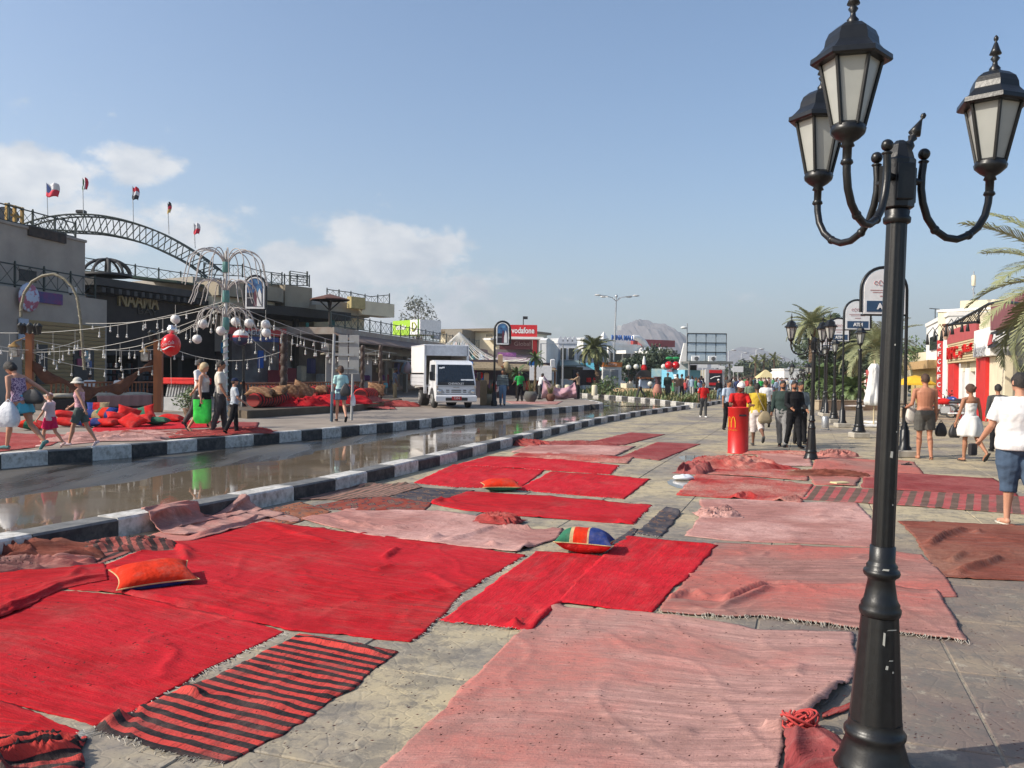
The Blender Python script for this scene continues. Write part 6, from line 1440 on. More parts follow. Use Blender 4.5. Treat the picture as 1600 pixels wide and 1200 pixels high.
# open ribbed dome on its roof
c = Q(167,430,42.5); t = thing('ribbed_dome','open dome of dark ribs on the bazaar roof','dome',c)
R_ = 1.14; H_ = Q(167,405,42.5).z-c.z
for k in range(10):
    a = PI*2*k/10+.2; q = MB(); q.tube([(R_*math.cos(a)*math.cos(s),R_*math.sin(a)*math.cos(s),H_*math.sin(s)) for s in [i*PI/2/8 for i in range(9)]],[(.07,.045)]*9,6,smooth=False); ob('rib',q,M_fasc,t)
q = MB(); q.lathe([(R_+.06,-.06),(R_+.06,.05),(R_-.08,.05),(R_-.08,-.06)],24); ob('ring',q,M_fasc,t); q = MB(); q.ball((0,0,H_),.1,8,6); ob('finial',q,M_fasc,t)
# sloped green roof with its railing
F3 = Face(190,45,345,52); t = F3.thing('roof','dull green sloping roof behind the bazaar letters','roof'); M_groof = mat('green_roof_cloth',(.05,.085,.06),.85,(.035,.06,.045),sc=2)
za,zb_ = F3.z(260,429),F3.z(290,446); q = MB(); q.poly([(0,3,za),(F3.len,3,za),(F3.len,-1.5,zb_),(2.4,-1.5,zb_)],(0,0,-.12)); ob('sheet',q,M_groof,t)
P3 = lambda F,u,y,z: tuple(F.A+Vector((F.d.x*u-F.d.y*y,F.d.y*u+F.d.x*y,z)))
railing('long iron railing on the roof behind the gilded letters',[P3(F3,F3.u(192),3,za),P3(F3,F3.u(400)+0,3,za)],.72,1.7)
# ---- curved cream building with roof terraces
F4 = Face(326,48,604,61); M_tan = mat('tan_render',(.34,.29,.21),.85,(.28,.235,.17),sc=1.2,dirt=.25,dirtc=(.2,.17,.13))
t = F4.thing('building','cream and grey building with swept curved balconies in the middle left','building')
def fz(px,py): return F4.z(px,py)
def curved_slab(name,m,px0,px1,py0,py1,y0,yb,rr):
    u0,u1 = F4.u(px0),F4.u(px1); z1,z0 = fz((px0+px1)/2,py0),fz((px0+px1)/2,py1); pts = [(u0,yb),(u0,y0+.0)]
    n = 10; pts += [(u1-rr+rr*math.sin(PI/2*i/n),y0+rr-rr*math.cos(PI/2*i/n)) for i in range(n+1)] + [(u1,yb)]
    q = MB(); q.prism(pts,z0,z1); return ob(name,q,m,t)
F4.box('wall',M_grey,t,0,F4.u(490),3.0,fz(410,440),1.5,9); curved_slab('curved_fascia',M_tan,330,455,446,468,-.6,3,2.2); curved_slab('curved_underside',M_cream,330,448,468,484,-.1,3,2.0)
F4.rect('parapet_block',M_tan,t,448,447,490,480,.2,4.0); F4.rect('parapet_block',M_tan,t,400,440,448,450,.8,4.0)
curved_slab('curved_fascia',M_tan,486,585,481,492,-.4,4,1.6); curved_slab('roof_edge',M_grey,486,585,471,481,.2,4,1.5)
F4.rect('corner_block',M_cream,t,553,473,604,494,-.7,.6); F4.rect('wall',M_cream,t,505,490,583,512,.9,4); F4.rect('yellow_panel',mat('yellow_render',(.50,.40,.18),.85),t,533,465,555,483,-.9,-.5)
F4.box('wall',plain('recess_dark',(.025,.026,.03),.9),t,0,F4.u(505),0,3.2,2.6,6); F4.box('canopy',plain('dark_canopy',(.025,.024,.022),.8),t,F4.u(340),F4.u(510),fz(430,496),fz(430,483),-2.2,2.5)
for px in (352,400,458): F4.box('column',plain('column_dark',(.04,.035,.03),.7),t,F4.u(px),F4.u(px)+.3,0,fz(430,496),-.2,.1)
F4.rect('shop_sign',plain('red_sign',(.38,.02,.02),.5),t,309,515,400,525,-2.6,-2.45); s_ = F4.rect('shop_sign',plain('maroon_sign',(.12,.02,.03),.5),t,312,525,330,533,-2.6,-2.45)
s_ = F4.rect('shop_sign',plain('dusky_sign',(.10,.10,.14),.5),t,330,519,372,524,-2.68,-2.61); u0,z0 = F4.uz(352,521); lettering('LAGUNA',.3,plain('sign_letter_white',(.5,.5,.5),.6),t,(u0,-2.72,z0),width=1.7,depth=.01)
F4.rect('door_frame',plain('red_sign',(.38,.02,.02),.5),t,393,515,399,585,-2.7,-2.4); F4.rect('blue_banner',plain('blue_sign',(.02,.05,.20),.5),t,312,527,390,534,-2.55,-2.42)
for i,(px0,px1,py0,py1,c_) in enumerate([(370,378,548,575,(.02,.10,.38)),(312,320,536,552,(.03,.2,.35)),(500,506,572,592,(.30,.30,.33)),(508,513,572,592,(.03,.12,.12)),(514,521,573,592,(.50,.42,.05)),(490,497,560,590,(.25,.03,.10)),(402,410,540,560,(.06,.25,.35)),(445,449,505,520,(.03,.20,.16)),(482,490,498,518,(.02,.12,.12)),(410,430,575,600,(.16,.02,.03)),(386,410,578,604,(.20,.02,.03))]):
    F4.rect('hanging_textile',plain('textile_%d' % i,c_,.85),t,px0,py0,px1,py1,-1.9,-1.82)
def PF(F,px,py_foot,y): u = F.u(px); return P3(F,u,y,F.z(px,py_foot))
railing('railing on the curved roof left of the fence panel',[PF(F4,335,430,1),PF(F4,395,432,1),PF(F4,420,440,1),PF(F4,448,445,.5)],.75,1.3)
railing('railing on the square parapet behind the roof umbrella',[PF(F4,430,446,.4),PF(F4,489,448,.4)],.72,1.2)
railing('stepped railing running down to the cream corner block',[PF(F4,515,468,.3),PF(F4,550,472,.3),PF(F4,575,479,-.2),PF(F4,601,476,-.4)],.72,1.2)
t = F4.thing('fence_panel','open slatted metal panel standing on the parapet','fence')
for px in (461,488): F4.rect('post',M_rail,t,px-.6,423,px+.6,445,.5,.6)
for k in range(5): F4.rect('slat',M_rail,t,461,424+k*3.6,488,425+k*3.6,.52,.56)
# ---- lower terrace roof (long) behind the truck
F5 = Face(492,50,745,92); t = F5.thing('building','long low arcade with terracotta roof edge and terrace behind the truck','building'); M_terr = mat('faded_terracotta_edge',(.30,.22,.17),.85,(.36,.32,.27),sc=1.5)
zt5 = F5.z(600,526); F5.box('roof_slab',M_terr,t,0,F5.len,zt5-.42,zt5,-1.2,7); q = MB(); q.poly([(0,-1.2,zt5-.42),(F5.len,-1.2,zt5-.42),(F5.len,-2.6,zt5-.95),(0,-2.6,zt5-.95)],(0,0,.1)); ob('awning',q,mat('brown_awning',(.22,.15,.12),.85),t)
F5.box('beam',M_grey,t,0,F5.len,zt5-1.4,zt5-.97,-.8,-.4); F5.box('wall',mat('pale_back_wall',(.40,.39,.37),.9,(.15,.12,.12),sc=.5),t,0,F5.len,0,zt5-.42,3,6.5)
for k in range(9): F5.box('column',M_grey,t,1+k*4.8,1.3+k*4.8,0,zt5-1.4,-.75,-.45)
for k in range(26):
    cc = [(.35,.05,.06),(.5,.45,.35),(.1,.1,.25),(.5,.5,.5),(.25,.12,.08),(.45,.4,.12)][k % 6]; u = 1+k*1.45; q = MB(); q.cbox((u,2.0,1.2+.5*((k*7) % 3)),(.7,.3,1.0),bev=.06); ob('hanging_textile',q,plain('stall_textile_%d' % (k % 6),cc,.9),t)
railing('railing along the terrace of the long low arcade',[P3(F5,0,-1.0,zt5),P3(F5,F5.len*.92,-1.0,zt5)],.85,2.2)
# brown parasol on the arcade terrace
p = Vector(PF(F5,505,508,-.4)); t = thing('parasol','brown flat parasol of wood standing on the terrace','parasol',p); hh = Q(505,462,p.y).z-p.z; r_ = 31/FPX*p.y
q = MB(); q.tube([(0,0,0),(0,0,hh*.95)],.07,8); ob('post',q,M_choc,t); q = MB(); q.lathe([(r_,hh*.84),(r_,hh*.88),(.1,hh*1.05),(0,hh*1.06)],8,smooth=False); q.lathe([(r_,hh*.84),(.1,hh*.98)],8,smooth=False); ob('canopy',q,mat('rust_brown_wood',(.12,.05,.035),.8),t)
for k in range(4): q = MB(); a = k*PI/2+.4; q.tube([(0,0,hh*.5),(r_*.6*math.cos(a),r_*.6*math.sin(a),hh*.88)],.045,5); ob('strut',q,M_choc,t)
# green sign box on the terrace; shade painted into its right face's colours
F6 = Face(613,80,656,77); F7 = Face(656,77,688,84); t = F6.thing('billboard','two-sided green and white phone company box sign above the arcade','billboard'); M_lime = plain('lime_panel',(.30,.52,.02),.5); M_lime_shade = plain('shaded_green_panel',(.16,.30,.05),.5)
F6.rect('green_panel',M_lime,t,613,500,640.5,521,0,2.5,zz=(F6.z(640,500),F6.z(640,523))); F6.rect('white_panel',M_signw,t,640.6,499,656,520,-.02,2.5,zz=(F6.z(640,500),F6.z(640,523)))
u0,z0 = F6.uz(627,511); lettering('etisalat',.8,M_signw,t,(u0,-.03,z0),width=1.55,height=.5,depth=.015,bold=.015)
def swoosh(F,px,tt,par):
    u0,z0 = F.uz(px,510); q = MB(); q.tube([(u0-.28,-.06,z0-.42),(u0-.30,-.06,z0+.38),(u0+.02,-.06,z0+.34),(u0+.34,-.06,z0+.0),(u0+.05,-.06,z0-.34),(u0-.28,-.06,z0-.42)],.07,6); ob('logo',q,par,tt)
swoosh(F6,648,t,plain('olive_logo',(.38,.42,.05),.5))
t2 = F7.thing('billboard','darker right hand face of the green box sign','billboard'); F7.rect('green_panel',M_lime_shade,t2,656.5,500,677,521,0,.3,zz=(F6.z(640,500),F6.z(640,523))); F7.rect('white_panel',plain('shaded_white_panel',(.5,.52,.56),.5),t2,677.2,500,688,521,-.02,.3,zz=(F6.z(640,500),F6.z(640,526)))
u0,z0 = F7.uz(667,511); lettering('etisalat',.8,plain('shaded_white_letter',(.40,.50,.30),.5),t2,(u0,-.03,z0),width=3.2,height=.6,depth=.015); swoosh(F7,682.5,t2,plain('shaded_logo',(.15,.16,.17),.5))
# ================================================================= terrace furniture
def B2(label,name,cat,mb,m,loc,rz=0,group=None): return tag(ob(name,mb,m,None,loc,rz),label,cat,group)
def balustrade(label,a,b_,h,sp,grp='turned wooden balustrades'):
    t = thing('balustrade',label,'balustrade',a,0,grp); d = b_-a; L2 = d.length; d.normalize(); rz = math.atan2(d.y,d.x); t.rotation_euler = (0,0,rz)
    q = MB(); q.cbox((L2/2,0,h-.04),(L2,.14,.07),bev=.01); q.cbox((L2/2,0,.08),(L2,.12,.07),bev=.01); ob('rail',q,M_wood,t)
    q = MB(); q.lathe([(.025,.1),(.03,.2),(.05,h*.35),(.03,h*.5),(.022,h*.6),(.035,h*.75),(.03,h-.08)],8); me = q.mesh('baluster'); me.materials.append(M_wood)
    for k in range(int(L2/sp)): ob('baluster',me,None,t,(sp*(k+.5),0,0))
    return t
def wpost(label,px,py,pt,m,w=.28,grp='wooden posts carrying the strings of lights'):
    p = G(px,py,.3); H = Q(px,pt,p.y).z-.3; t = thing('wooden_post',label,'post',p,.2,grp); q = MB(); q.cbox((0,0,H/2),(w,w,H),bev=.02); ob('shaft',q,m,t)
    q = MB()
    for k in range(5): a = k*1.26; q.lathe([(.06,-.14),(.10,.10),(.12,.12),(.02,.22)],6,(.27*math.cos(a),.27*math.sin(a),H+.1)); q.tube([(0,0,H),(.27*math.cos(a),.27*math.sin(a),H-.05)],.015,4)
    ob('lamp_cluster',q,M_dark,t); q = MB(); q.cbox((-.42,-.1,H-.62),(.24,.24,.34),bev=.03); ob('hanging_lantern',q,mat('lantern_glass',(.45,.42,.36),.4,(.1,.08,.06),sc=8),t); q = MB(); q.lathe([(.20,0),(.02,.16)],6,(-.42,-.1,H-.46)); q.tube([(-.42,-.1,H-.3),(0,0,H-.1)],.015,4); ob('lantern_cap',q,plain('brass',(.30,.17,.04),.4),t)
    return p,H
M_wo = mat('orange_brown_wood',(.28,.085,.018),.5,(.16,.045,.012),sc=4,stretch=(1,1,.12));
pA,HA = wpost('orange brown wooden post with lamp cluster beside the cola balloon',247,644,530,M_wo)
pB,HB = wpost('orange brown wooden post behind the black haired woman',46,648,520,M_wo,.2)
M_twist = mat('carved_dark_column',(.06,.035,.025),.6,(.035,.02,.015),sc=5)
posts = {}
for px,py,pt,lb in [(443,645,522,'carved dark column at the left of the cushion terrace'),(566,636,540,'thin dark column left of the terrace corner'),(594,632,540,'thin dark column at the terrace corner')]:
    p = G(px,py,.3); H = Q(px,pt,p.y).z-.3; t = thing('column',lb,'column',p,0,'columns of the cushion terrace'); q = MB(); n = 40; w = .13 if px == 443 else .09
    q.tube([(.018*math.cos(i*1.1),.018*math.sin(i*1.1),H*i/n) for i in range(n+1)],[w*(1.1 if i % 2 else .9) for i in range(n+1)],8); ob('shaft',q,M_twist,t); q = MB(); q.cbox((0,0,.07),(.34,.34,.14),bev=.02); ob('base',q,M_choc,t); posts[px] = (p,H)
ba,bb = G(62,641,.3)+Vector((0,.6,.35)),G(238,634,.3)+Vector((0,0,.35))
balustrade('turned balustrade behind the cream bench cushions on the left',ba,bb,.68,.19)
balustrade('turned balustrade behind the striped cushions of the terrace',G(372,640,.3)+Vector((0,.4,.25)),G(600,626,.3)+Vector((0,.2,.25)),.80,.22)
# bench with cushions and drape
mid = ba.lerp(bb,.5); dv = (bb-ba); rzb = math.atan2(dv.y,dv.x); t = thing('bench','low wooden bench with cream mattress in front of the balustrade','bench',mid+Vector((.2,-.75,-.35)),rzb)
q = MB(); q.cbox((0,0,.2),(dv.length,.8,.4),bev=.02); ob('frame',q,M_choc,t)
for k in range(3):
    me = cushion_me(dv.length/3-.05,.85,.22,[mat('cream_mattress',(.42,.38,.29),.9,(.30,.26,.19),sc=4)],lambda u,v,s: 0,16); o = ob('mattress',me,None,t); o.location = ((k-1)*dv.length/3,0,.5)
n = 40; q = MB(); vs = []
for j in range(9):
    for i in range(n+1): vs.append((-.5+2.6*i/n,-.44-.05*math.sin(i*.9+j*.2)-.02*j/8,.5-.44*j/8))
q.add(vs,[(j*(n+1)+i,j*(n+1)+i+1,(j+1)*(n+1)+i+1,(j+1)*(n+1)+i) for j in range(8) for i in range(n)],0,True)
o = ob('drape',q,RM['palepink'],t); md = o.modifiers.new('thick','SOLIDIFY'); md.thickness = .02
# sagging brown cloth strung between the two posts
q = MB(); a,b_ = pB+Vector((.1,0,1.75)),pA+Vector((-.1,0,1.95)); vs = []
for j in range(4):
    for i in range(n+1): u = i/n; p = a.lerp(b_,u); vs.append((p.x-a.x,p.y-a.y+.05*math.sin(i*.8),p.z-a.z-.95*math.sin(PI*u)-.11*j*(1+.5*math.sin(i*.5))))
q.add(vs,[(j*(n+1)+i,j*(n+1)+i+1,(j+1)*(n+1)+i+1,(j+1)*(n+1)+i) for j in range(3) for i in range(n)],0,True)
o = B2('sagging brown cloth strung between the two orange brown posts','cloth','cloth',q,mat('rust_brown_cloth',(.14,.055,.028),.9,(.08,.032,.018),sc=4),a); md = o.modifiers.new('thick','SOLIDIFY'); md.thickness = .02
for px,py,lb in [(187,605,'man in white shirt sitting beyond the bench, seen from behind'),(140,612,'person in pale shirt half hidden behind the leaning light arch')]:
    person(lb,Q(px,640,33)*1+Vector((0,0,.3-Q(px,640,33).z)),R(0),1.70,'m',(1.4,1.4),(1.4,1.4),top=('tshirt',C['white']),bottom=('trousers',C['black']),hair=('short',H_BLK),skin=SKD,vox=.022)
# bent arch with spiral light hose
q = MB(); pts = [Q(x,y,28) for x,y in [(33,495),(33,478),(38,458),(50,440),(66,431),(84,428),(100,435),(113,448),(121,465),(126,500),(129,540),(132,578)]]; o3 = pts[0].copy()
q.tube([p-o3 for p in pts],.048,8); t = thing('light_arch','tall bent pole arch wrapped in pale light hose on the left','light arch',o3); ob('pole',q,mat('khaki_hose',(.24,.21,.14),.6,(.16,.14,.09),sc=20),t)
q = MB(); L_ = [along([p-o3 for p in pts],i/90) for i in range(91)]
q.tube([p+Vector((.055*math.cos(i*1.4),.055*math.sin(i*1.4),0)) for i,p in enumerate(L_)],.012,4); ob('light_hose',q,plain('dim_hose',(.32,.29,.2),.5),t)
# ---- fountain of light hoses
p = G(343,654,.3); p.y += .5; YF = p.y; Hf = Q(347,392,YF).z-.3; t = thing('light_fountain','tall fountain-shaped light pole with three tiers of drooping rods','light pole',p)
q = MB(); q.lathe([(.10,0),(.07,.1),(.065,Hf*.55),(.05,Hf*.6),(.045,Hf)],12); ob('pole',q,mat('white_pole_paint',(.55,.55,.53),.5),t)
q = MB(); q.tube([(.085*math.cos(i*.9),.085*math.sin(i*.9),i*.03) for i in range(int(Hf*.55/.03))],.018,5); ob('light_hose',q,plain('green_white_hose',(.30,.42,.38),.5),t)
M_rod = mat('copper_grey_rod',(.30,.26,.24),.5,(.40,.38,.36),sc=12); M_teal = plain('teal_collar',(.10,.26,.24),.5)
for zt_px,r_,dr,nn_ in [(391,1.18,.55,16),(438,.98,.30,14),(481,.84,.28,14)]:
    z = Q(345,zt_px,YF).z-.3; q = MB(); q.lathe([(.09,-.45),(.12,-.42),(.11,-.1),(.09,-.05)],10,(0,0,z-.25)); ob('collar',q,M_teal,t)
    q = MB()
    for k in range(nn_):
        a = 2*PI*k/nn_; pts = []
        ro_ = r_*.47
        for i in range(17): s = PI*i/12; pts.append(((.06+ro_*(1-math.cos(s)) if i <= 12 else .06+2*ro_+.03*(i-12))*math.cos(a),(.06+ro_*(1-math.cos(s)) if i <= 12 else .06+2*ro_+.03*(i-12))*math.sin(a),z-ro_+ro_*math.sin(s) if i <= 12 else z-ro_-dr*(i-12)/4))
        rod = MB(); rod.tube(pts,.016,5); ob('rod',rod,M_rod,t)
cF = p+Vector((0,0,Q(345,470,YF).z-.3)); M_ballwh = mat('crumpled_white_lampshade',(.70,.69,.66),.6,(.5,.5,.48),sc=14,bump=.8,bsc=9)
bq = MB(); bq.tube([(0,0,0),(0,0,-.14)],.006,4); bq.lathe([(.02,-.22),(.03,-.14),(.02,-.12)],6); bq.ball((0,0,-.25),.04,8,6); bme2 = bq.mesh('bulb'); bme2.materials.append(M_bulb)
bq = MB(); bq.tube([(0,0,0),(0,0,-.40)],.006,4); bq.ball((0,0,-.43),.033,8,6); bq.ball((0,0,-.50),.043,8,6); bme3 = bq.mesh('bulb'); bme3.materials.append(M_bulb)
sr = random.Random(2)
def light_string(label,a,b_,sag,nb):
    t = thing('light_string',label,'string lights',a,0,'strings of bulbs over the terrace'); d = b_-a; pts = [d*(i/20)+Vector((0,0,-sag*4*(i/20)*(1-i/20))) for i in range(21)]
    q = MB(); q.tube(pts,.009,5); ob('wire',q,M_wire,t)
    for k in range(nb): o = ob('bulb',bme3 if sr.random() < .35 else bme2,None,t,along(pts,(k+.4+.3*sr.random())/nb)); o.scale = (1,1,sr.uniform(.7,1.35))
ends = [(Q(247,528,pA.y),.25,8,'ending at the post by the cola balloon'),(Q(131,545,29),.5,10,'ending low on the bent arch'),(Q(0,548,27),.5,12,'reaching the left frame edge, lower one'),(Q(-5,520,28),.3,10,'reaching the left frame edge, upper one'),(Q(134,505,30),.2,8,'ending at the corner of the grey block'),
        (Q(443,524,posts[443][0].y),.2,8,'ending at the carved dark column'),(Q(510,536,34),.25,9,'ending at the blank direction sign'),(Q(566,545,36),.3,8,'ending at the thin column left of the corner'),(Q(432,600-42,30),.2,6,'dipping low behind the poster pole'),(Q(620,552,44),.3,8,'crossing to the far end of the arcade')]
for k,(e,sg,nb,lb) in enumerate(ends): light_string('bare bulb string from the light fountain '+lb,cF+Vector((0,0,-.1*(k % 3))),e,sg,nb)
light_string('nearly level string of bulbs between the two orange brown posts',pB+Vector((0,0,HB-.2)),pA+Vector((0,0,HA-.35)),.18,8)
light_string('lower sagging string of bulbs between the two orange brown posts',pB+Vector((0,0,HB-.6)),pA+Vector((0,0,HA-.9)),.35,8)
light_string('string of bulbs from the cola balloon post to the carved column',pA+Vector((0,0,HA-.1)),posts[443][0]+Vector((0,0,posts[443][1]-.6)),.5,12)
light_string('string of bulbs between the carved column and the corner column',posts[443][0]+Vector((0,0,posts[443][1]-.2)),posts[594][0]+Vector((0,0,posts[594][1]-.2)),.35,9)
light_string('string of bulbs from the bent arch to the left frame edge',Q(128,530,28),Q(-20,535,26),.3,10)
nbz = 0
for px,py,wr_ in [(274,499,'just above the silver one'),(317,506,'left of the striped fountain pole'),(308,530,'low, left of the fountain pole'),(368,503,'right of the fountain pole'),(389,505,'behind the poster pole'),(415,507,'dull one at the lamp right of the poster pole'),(416,520,'lowest right of the poster pole'),(345,517,'behind the fountain pole')]:
    q = MB(); r_ = .142; q.ball((0,0,0),r_,14,10); q.v = [tuple(Vector(v)*(1+.12*noise.noise(Vector(v)*22))) for v in q.v]; c = Q(px,py,YF-.5); t = ob('globe_lampshade',q,M_ballwh,None,c); tag(t,'crumpled white globe shade hanging '+wr_,'lampshade','white globe shades'); q = MB(); q.tube([(0,0,.14),(0,0,.45)],.006,4); ob('cord',q,M_wire,t)
q = MB(); q.ball((0,0,0),.16,14,10); q.v = [tuple(Vector(v)*(1+.3*noise.noise(Vector(v)*18))) for v in q.v]; tag(ob('foil_balloon',q,mat('silver_foil',(.75,.75,.77),.18,metal=.9,bump=1,bsc=14),None,Q(269,516,YF-.6)),'crumpled silver foil balloon above the red cola balloon','balloon')
c = Q(267,539,YF-.8); t = thing('balloon','red cola balloon with white script lettering by the wooden post','balloon',c); q = MB(); q.ball((0,0,0),(.29,.29,.345),24,16); q.lathe([(.03,-.37),(.008,-.33)],8); ob('skin',q,plain('glossy_red_latex',(.60,.012,.015),.22),t)
me = text_mesh('Coca-Cola',.14,.002);
for v in me.vertices:
    sl_ = v.co.x*.18; x,z = v.co.x*.62,v.co.z*1.15+sl_+.03; r2 = 1-(x/.29)**2-(z/.345)**2; v.co = Vector((x,-.29*math.sqrt(max(.05,r2))-.004,z))
ob('lettering',me,M_signw,t); q = MB(); q.tube([(x,-.29*math.sqrt(max(.05,1-(x/.29)**2-((-.10+.05*math.sin(x*12))/.345)**2))-.002,-.10+.05*math.sin(x*12)) for x in [-.2+.05*i for i in range(9)]],[.004,.012,.02,.022,.02,.016,.012,.008,.004],5); ob('wave_stripe',q,M_signw,t)
q = MB(); q.tube([(0,0,-.35),(.02,0,-1.35)],.005,4); ob('cord',q,M_wire,t)
# white slatted counter, red cloth, plant pot
p = G(256,641,.3); Fc = Face(256,p.y,305,p.y-1.0,.3); t = Fc.thing('counter','white slatted counter with a red cloth on top, behind the walkers','counter'); wp = mat('grey_white_boards',(.36,.37,.38),.7,(.28,.29,.30),sc=3); Fc.box('body',wp,t,0,Fc.len,0,.50,0,.6); Fc.box('top_cloth',plain('signal_red_cloth',(.55,.015,.012),.85),t,-.1,Fc.len+.05,.98,1.22,-.05,.65,.03); Fc.box('back',wp,t,0,Fc.len,.5,.98,.3,.6)
for k in range(11): q = MB(); q.cbox((.05+k*Fc.len/11,.14,.74),(.07,.06,.46),bev=.01); q.v = [(x+(z-.74)*.3,y,z) for x,y,z in q.v]; ob('slat',q,wp,t)
def leafy(label,loc,w,h,n,m,seed,cat='shrub',name='shrub',grp=None,pot=None,leaf=.05,trunkh=0,stem=True):
    r = random.Random(seed); t = thing(name,label,cat,loc,0,grp); q = MB()
    blobs = [(Vector((r.gauss(0,w*.22),r.gauss(0,w*.22),trunkh+h*r.uniform(.25,.85))),r.uniform(.22,.42)*w) for _ in range(9)]
    for _ in range(n):
        c_,rr = blobs[r.randrange(9)]; d = Vector((r.gauss(0,1),r.gauss(0,1),r.gauss(0,1))).normalized()*rr*r.random()**.35; c2 = c_+Vector((d.x,d.y,d.z*.8)); a,b_ = Vector((r.gauss(0,1),r.gauss(0,1),r.gauss(0,1))).normalized(),Vector((r.gauss(0,1),r.gauss(0,1),r.gauss(0,1))).normalized(); s = leaf*r.uniform(.6,1.3)
        q.add([c2-a*s,c2+b_*s*.45,c2+a*s,c2-b_*s*.45],[(0,1,2,3)])
    ob('foliage',q,m,t,kind='stuff')
    if stem:
        q = MB()
        for c_,rr in blobs: q.tube([(0,0,0),(c_.x*.25,c_.y*.25,max(.05,c_.z*.5)),tuple(c_)],[max(.012,w*.03),max(.009,w*.02),.006],5)
        if trunkh: q.tube([(0,0,0),(.05*h,0,trunkh*.6),(0,0,trunkh+h*.3)],[w*.05,w*.04,w*.03],7)
        ob('trunk',q,M_trunk,t)
    if pot: q = MB(); q.lathe([(pot*.55,-.0),(pot*.75,.35*pot*2),(pot*.85,pot*.9),(pot*.8,pot*.95),(pot*.1,pot*.85)],16); o = ob('pot',q,mat('terracotta_pot',(.22,.13,.09),.85),t)
    return t
M_leaf = mat('leaf_green',(.075,.12,.035),.55,(.12,.17,.06),sc=1.5); M_leafd = mat('dark_needle_green',(.035,.055,.028),.6,(.06,.085,.04),sc=.8); M_leafo = mat('dry_olive_leaf',(.16,.16,.06),.6,(.24,.21,.10),sc=1.2)
leafy('small potted shrub in a terracotta pot behind the green bag',G(294,652,.3)+Vector((0,.2,0)),.75,.95,700,M_leaf,3,pot=.30,leaf=.05)
# the cushioned terrace: platform, long rolls, cushions
a = G(386,654,.3); b_ = G(560,642,.3); c_ = G(628,631,.3); tp_ = MB(); o3 = a.copy()
pts = [a,b_,c_,c_+Vector((-1.5,7,0)),a+Vector((-3.0,9,0)),a+Vector((-1.6,2.0,0))]; tp_.prism([(p.x-o3.x,p.y-o3.y) for p in pts],0,.24); B2('low brown plinth carrying the cushioned terrace','plinth','plinth',tp_,mat('brown_stone_plinth',(.12,.09,.06),.85,(.08,.06,.04),sc=3),o3)
def roll(label,p0,p1,r_,m,grp='long bolsters of the terrace'):
    d = p1-p0; n = 14; q = MB(); q.tube([d*(i/n) for i in range(n+1)],[(r_*(.82 if i in (0,n) else 1),r_*(.72 if i in (0,n) else .9)) for i in range(n+1)],14); me = q.mesh('bolster'); me.materials.append(m)
    uvl = me.uv_layers.new(name='UVMap'); dn = d.normalized(); li = np.zeros(len(me.loops),dtype=np.int32); me.loops.foreach_get('vertex_index',li); uvl.data.foreach_set('uv',np.array([(v.co.dot(dn),v.co.z) for v in me.vertices])[li].ravel()); return tag(ob('bolster',me,None,None,p0),label,'bolster',grp)
RM['bol'] = rug_material('bolster_red_black_stripes','stripe',(.035,.012,.015),(.50,.035,.030),'u',.1,0,.20)
zz3 = Vector((0,0,.24))
roll('red and black striped bolster right of the poster pole',G(388,650,.3)+zz3+Vector((0,.5,.26)),G(440,645,.3)+zz3+Vector((0,.5,.26)),.29,RM['bol'])
roll('striped bolster lying along the back by the balustrade, left',G(392,642,.3)+zz3+Vector((0,.2,.42)),G(470,639,.3)+zz3+Vector((0,.2,.40)),.30,RM['bol'])
roll('striped bolster along the back by the balustrade, right',G(484,638,.3)+zz3+Vector((0,.2,.40)),G(556,634,.3)+zz3+Vector((0,.2,.40)),.32,RM['bol'])
roll('short striped bolster at the terrace corner',G(561,637,.3)+zz3+Vector((0,.2,.28)),G(580,635,.3)+zz3+Vector((0,.2,.28)),.34,RM['bol'])
F_tan = fab('brown_patterned_cotton',(.22,.11,.055)); F_tn2 = fab('light_brown_cotton',(.33,.19,.10));
for px,py,w,rot,lb in [(404,648,.95,(.3,.1,.1),'brown cushion lying on the striped bolsters, far left'),(428,647,.9,(.4,-.2,-.3),'brown cushion leaning at the left of the carved column'),(450,643,.8,(.9,.1,.4),'brown cushion upright right of the carved column'),(471,642,.95,(.8,.5,.3),'large patterned brown cushion tilted on the red cover'),(500,638,.6,(.4,0,0),'small brown cushion beside the direction sign post'),(586,634,.85,(.8,.2,.2),'brown cushion at the terrace corner')]:
    p = G(px,py,.3)+zz3+Vector((0,.2,.52)); cushion(lb,p,w,w*.8,.32,[F_tan,F_tn2],lambda u,v,s: 1 if (int(u*8)+int(v*8)) % 3 == 0 and s > 0 else 0,rot,'brown cushions on the terrace',None)
heap('bright red cover spread over the terrace cushions, left half','red_v',G(478,644,.3)+zz3,2.8,1.6,.42,.5,81,1.8,'red_cover',40,'red covers of the terrace')
heap('bright red cover spread over the terrace cushions, right half','red_v',G(520,640,.3)+zz3,3.2,1.6,.45,.6,87,1.8,'red_cover',40,'red covers of the terrace')
heap('dark red cover near the terrace corner','dull',G(560,636,.3)+zz3,2.4,1.4,.42,.6,93,1.8,'red_cover',40,'red covers of the terrace')
q = MB(); q.cbox((0,0,.45),(.8,.7,.9),bev=.05); B2('dark red cloth covered table left of the cushioned terrace','table','table',q,mat('wine_cloth',(.14,.015,.02),.9),G(396,640,.3)+Vector((-.2,3,0)))
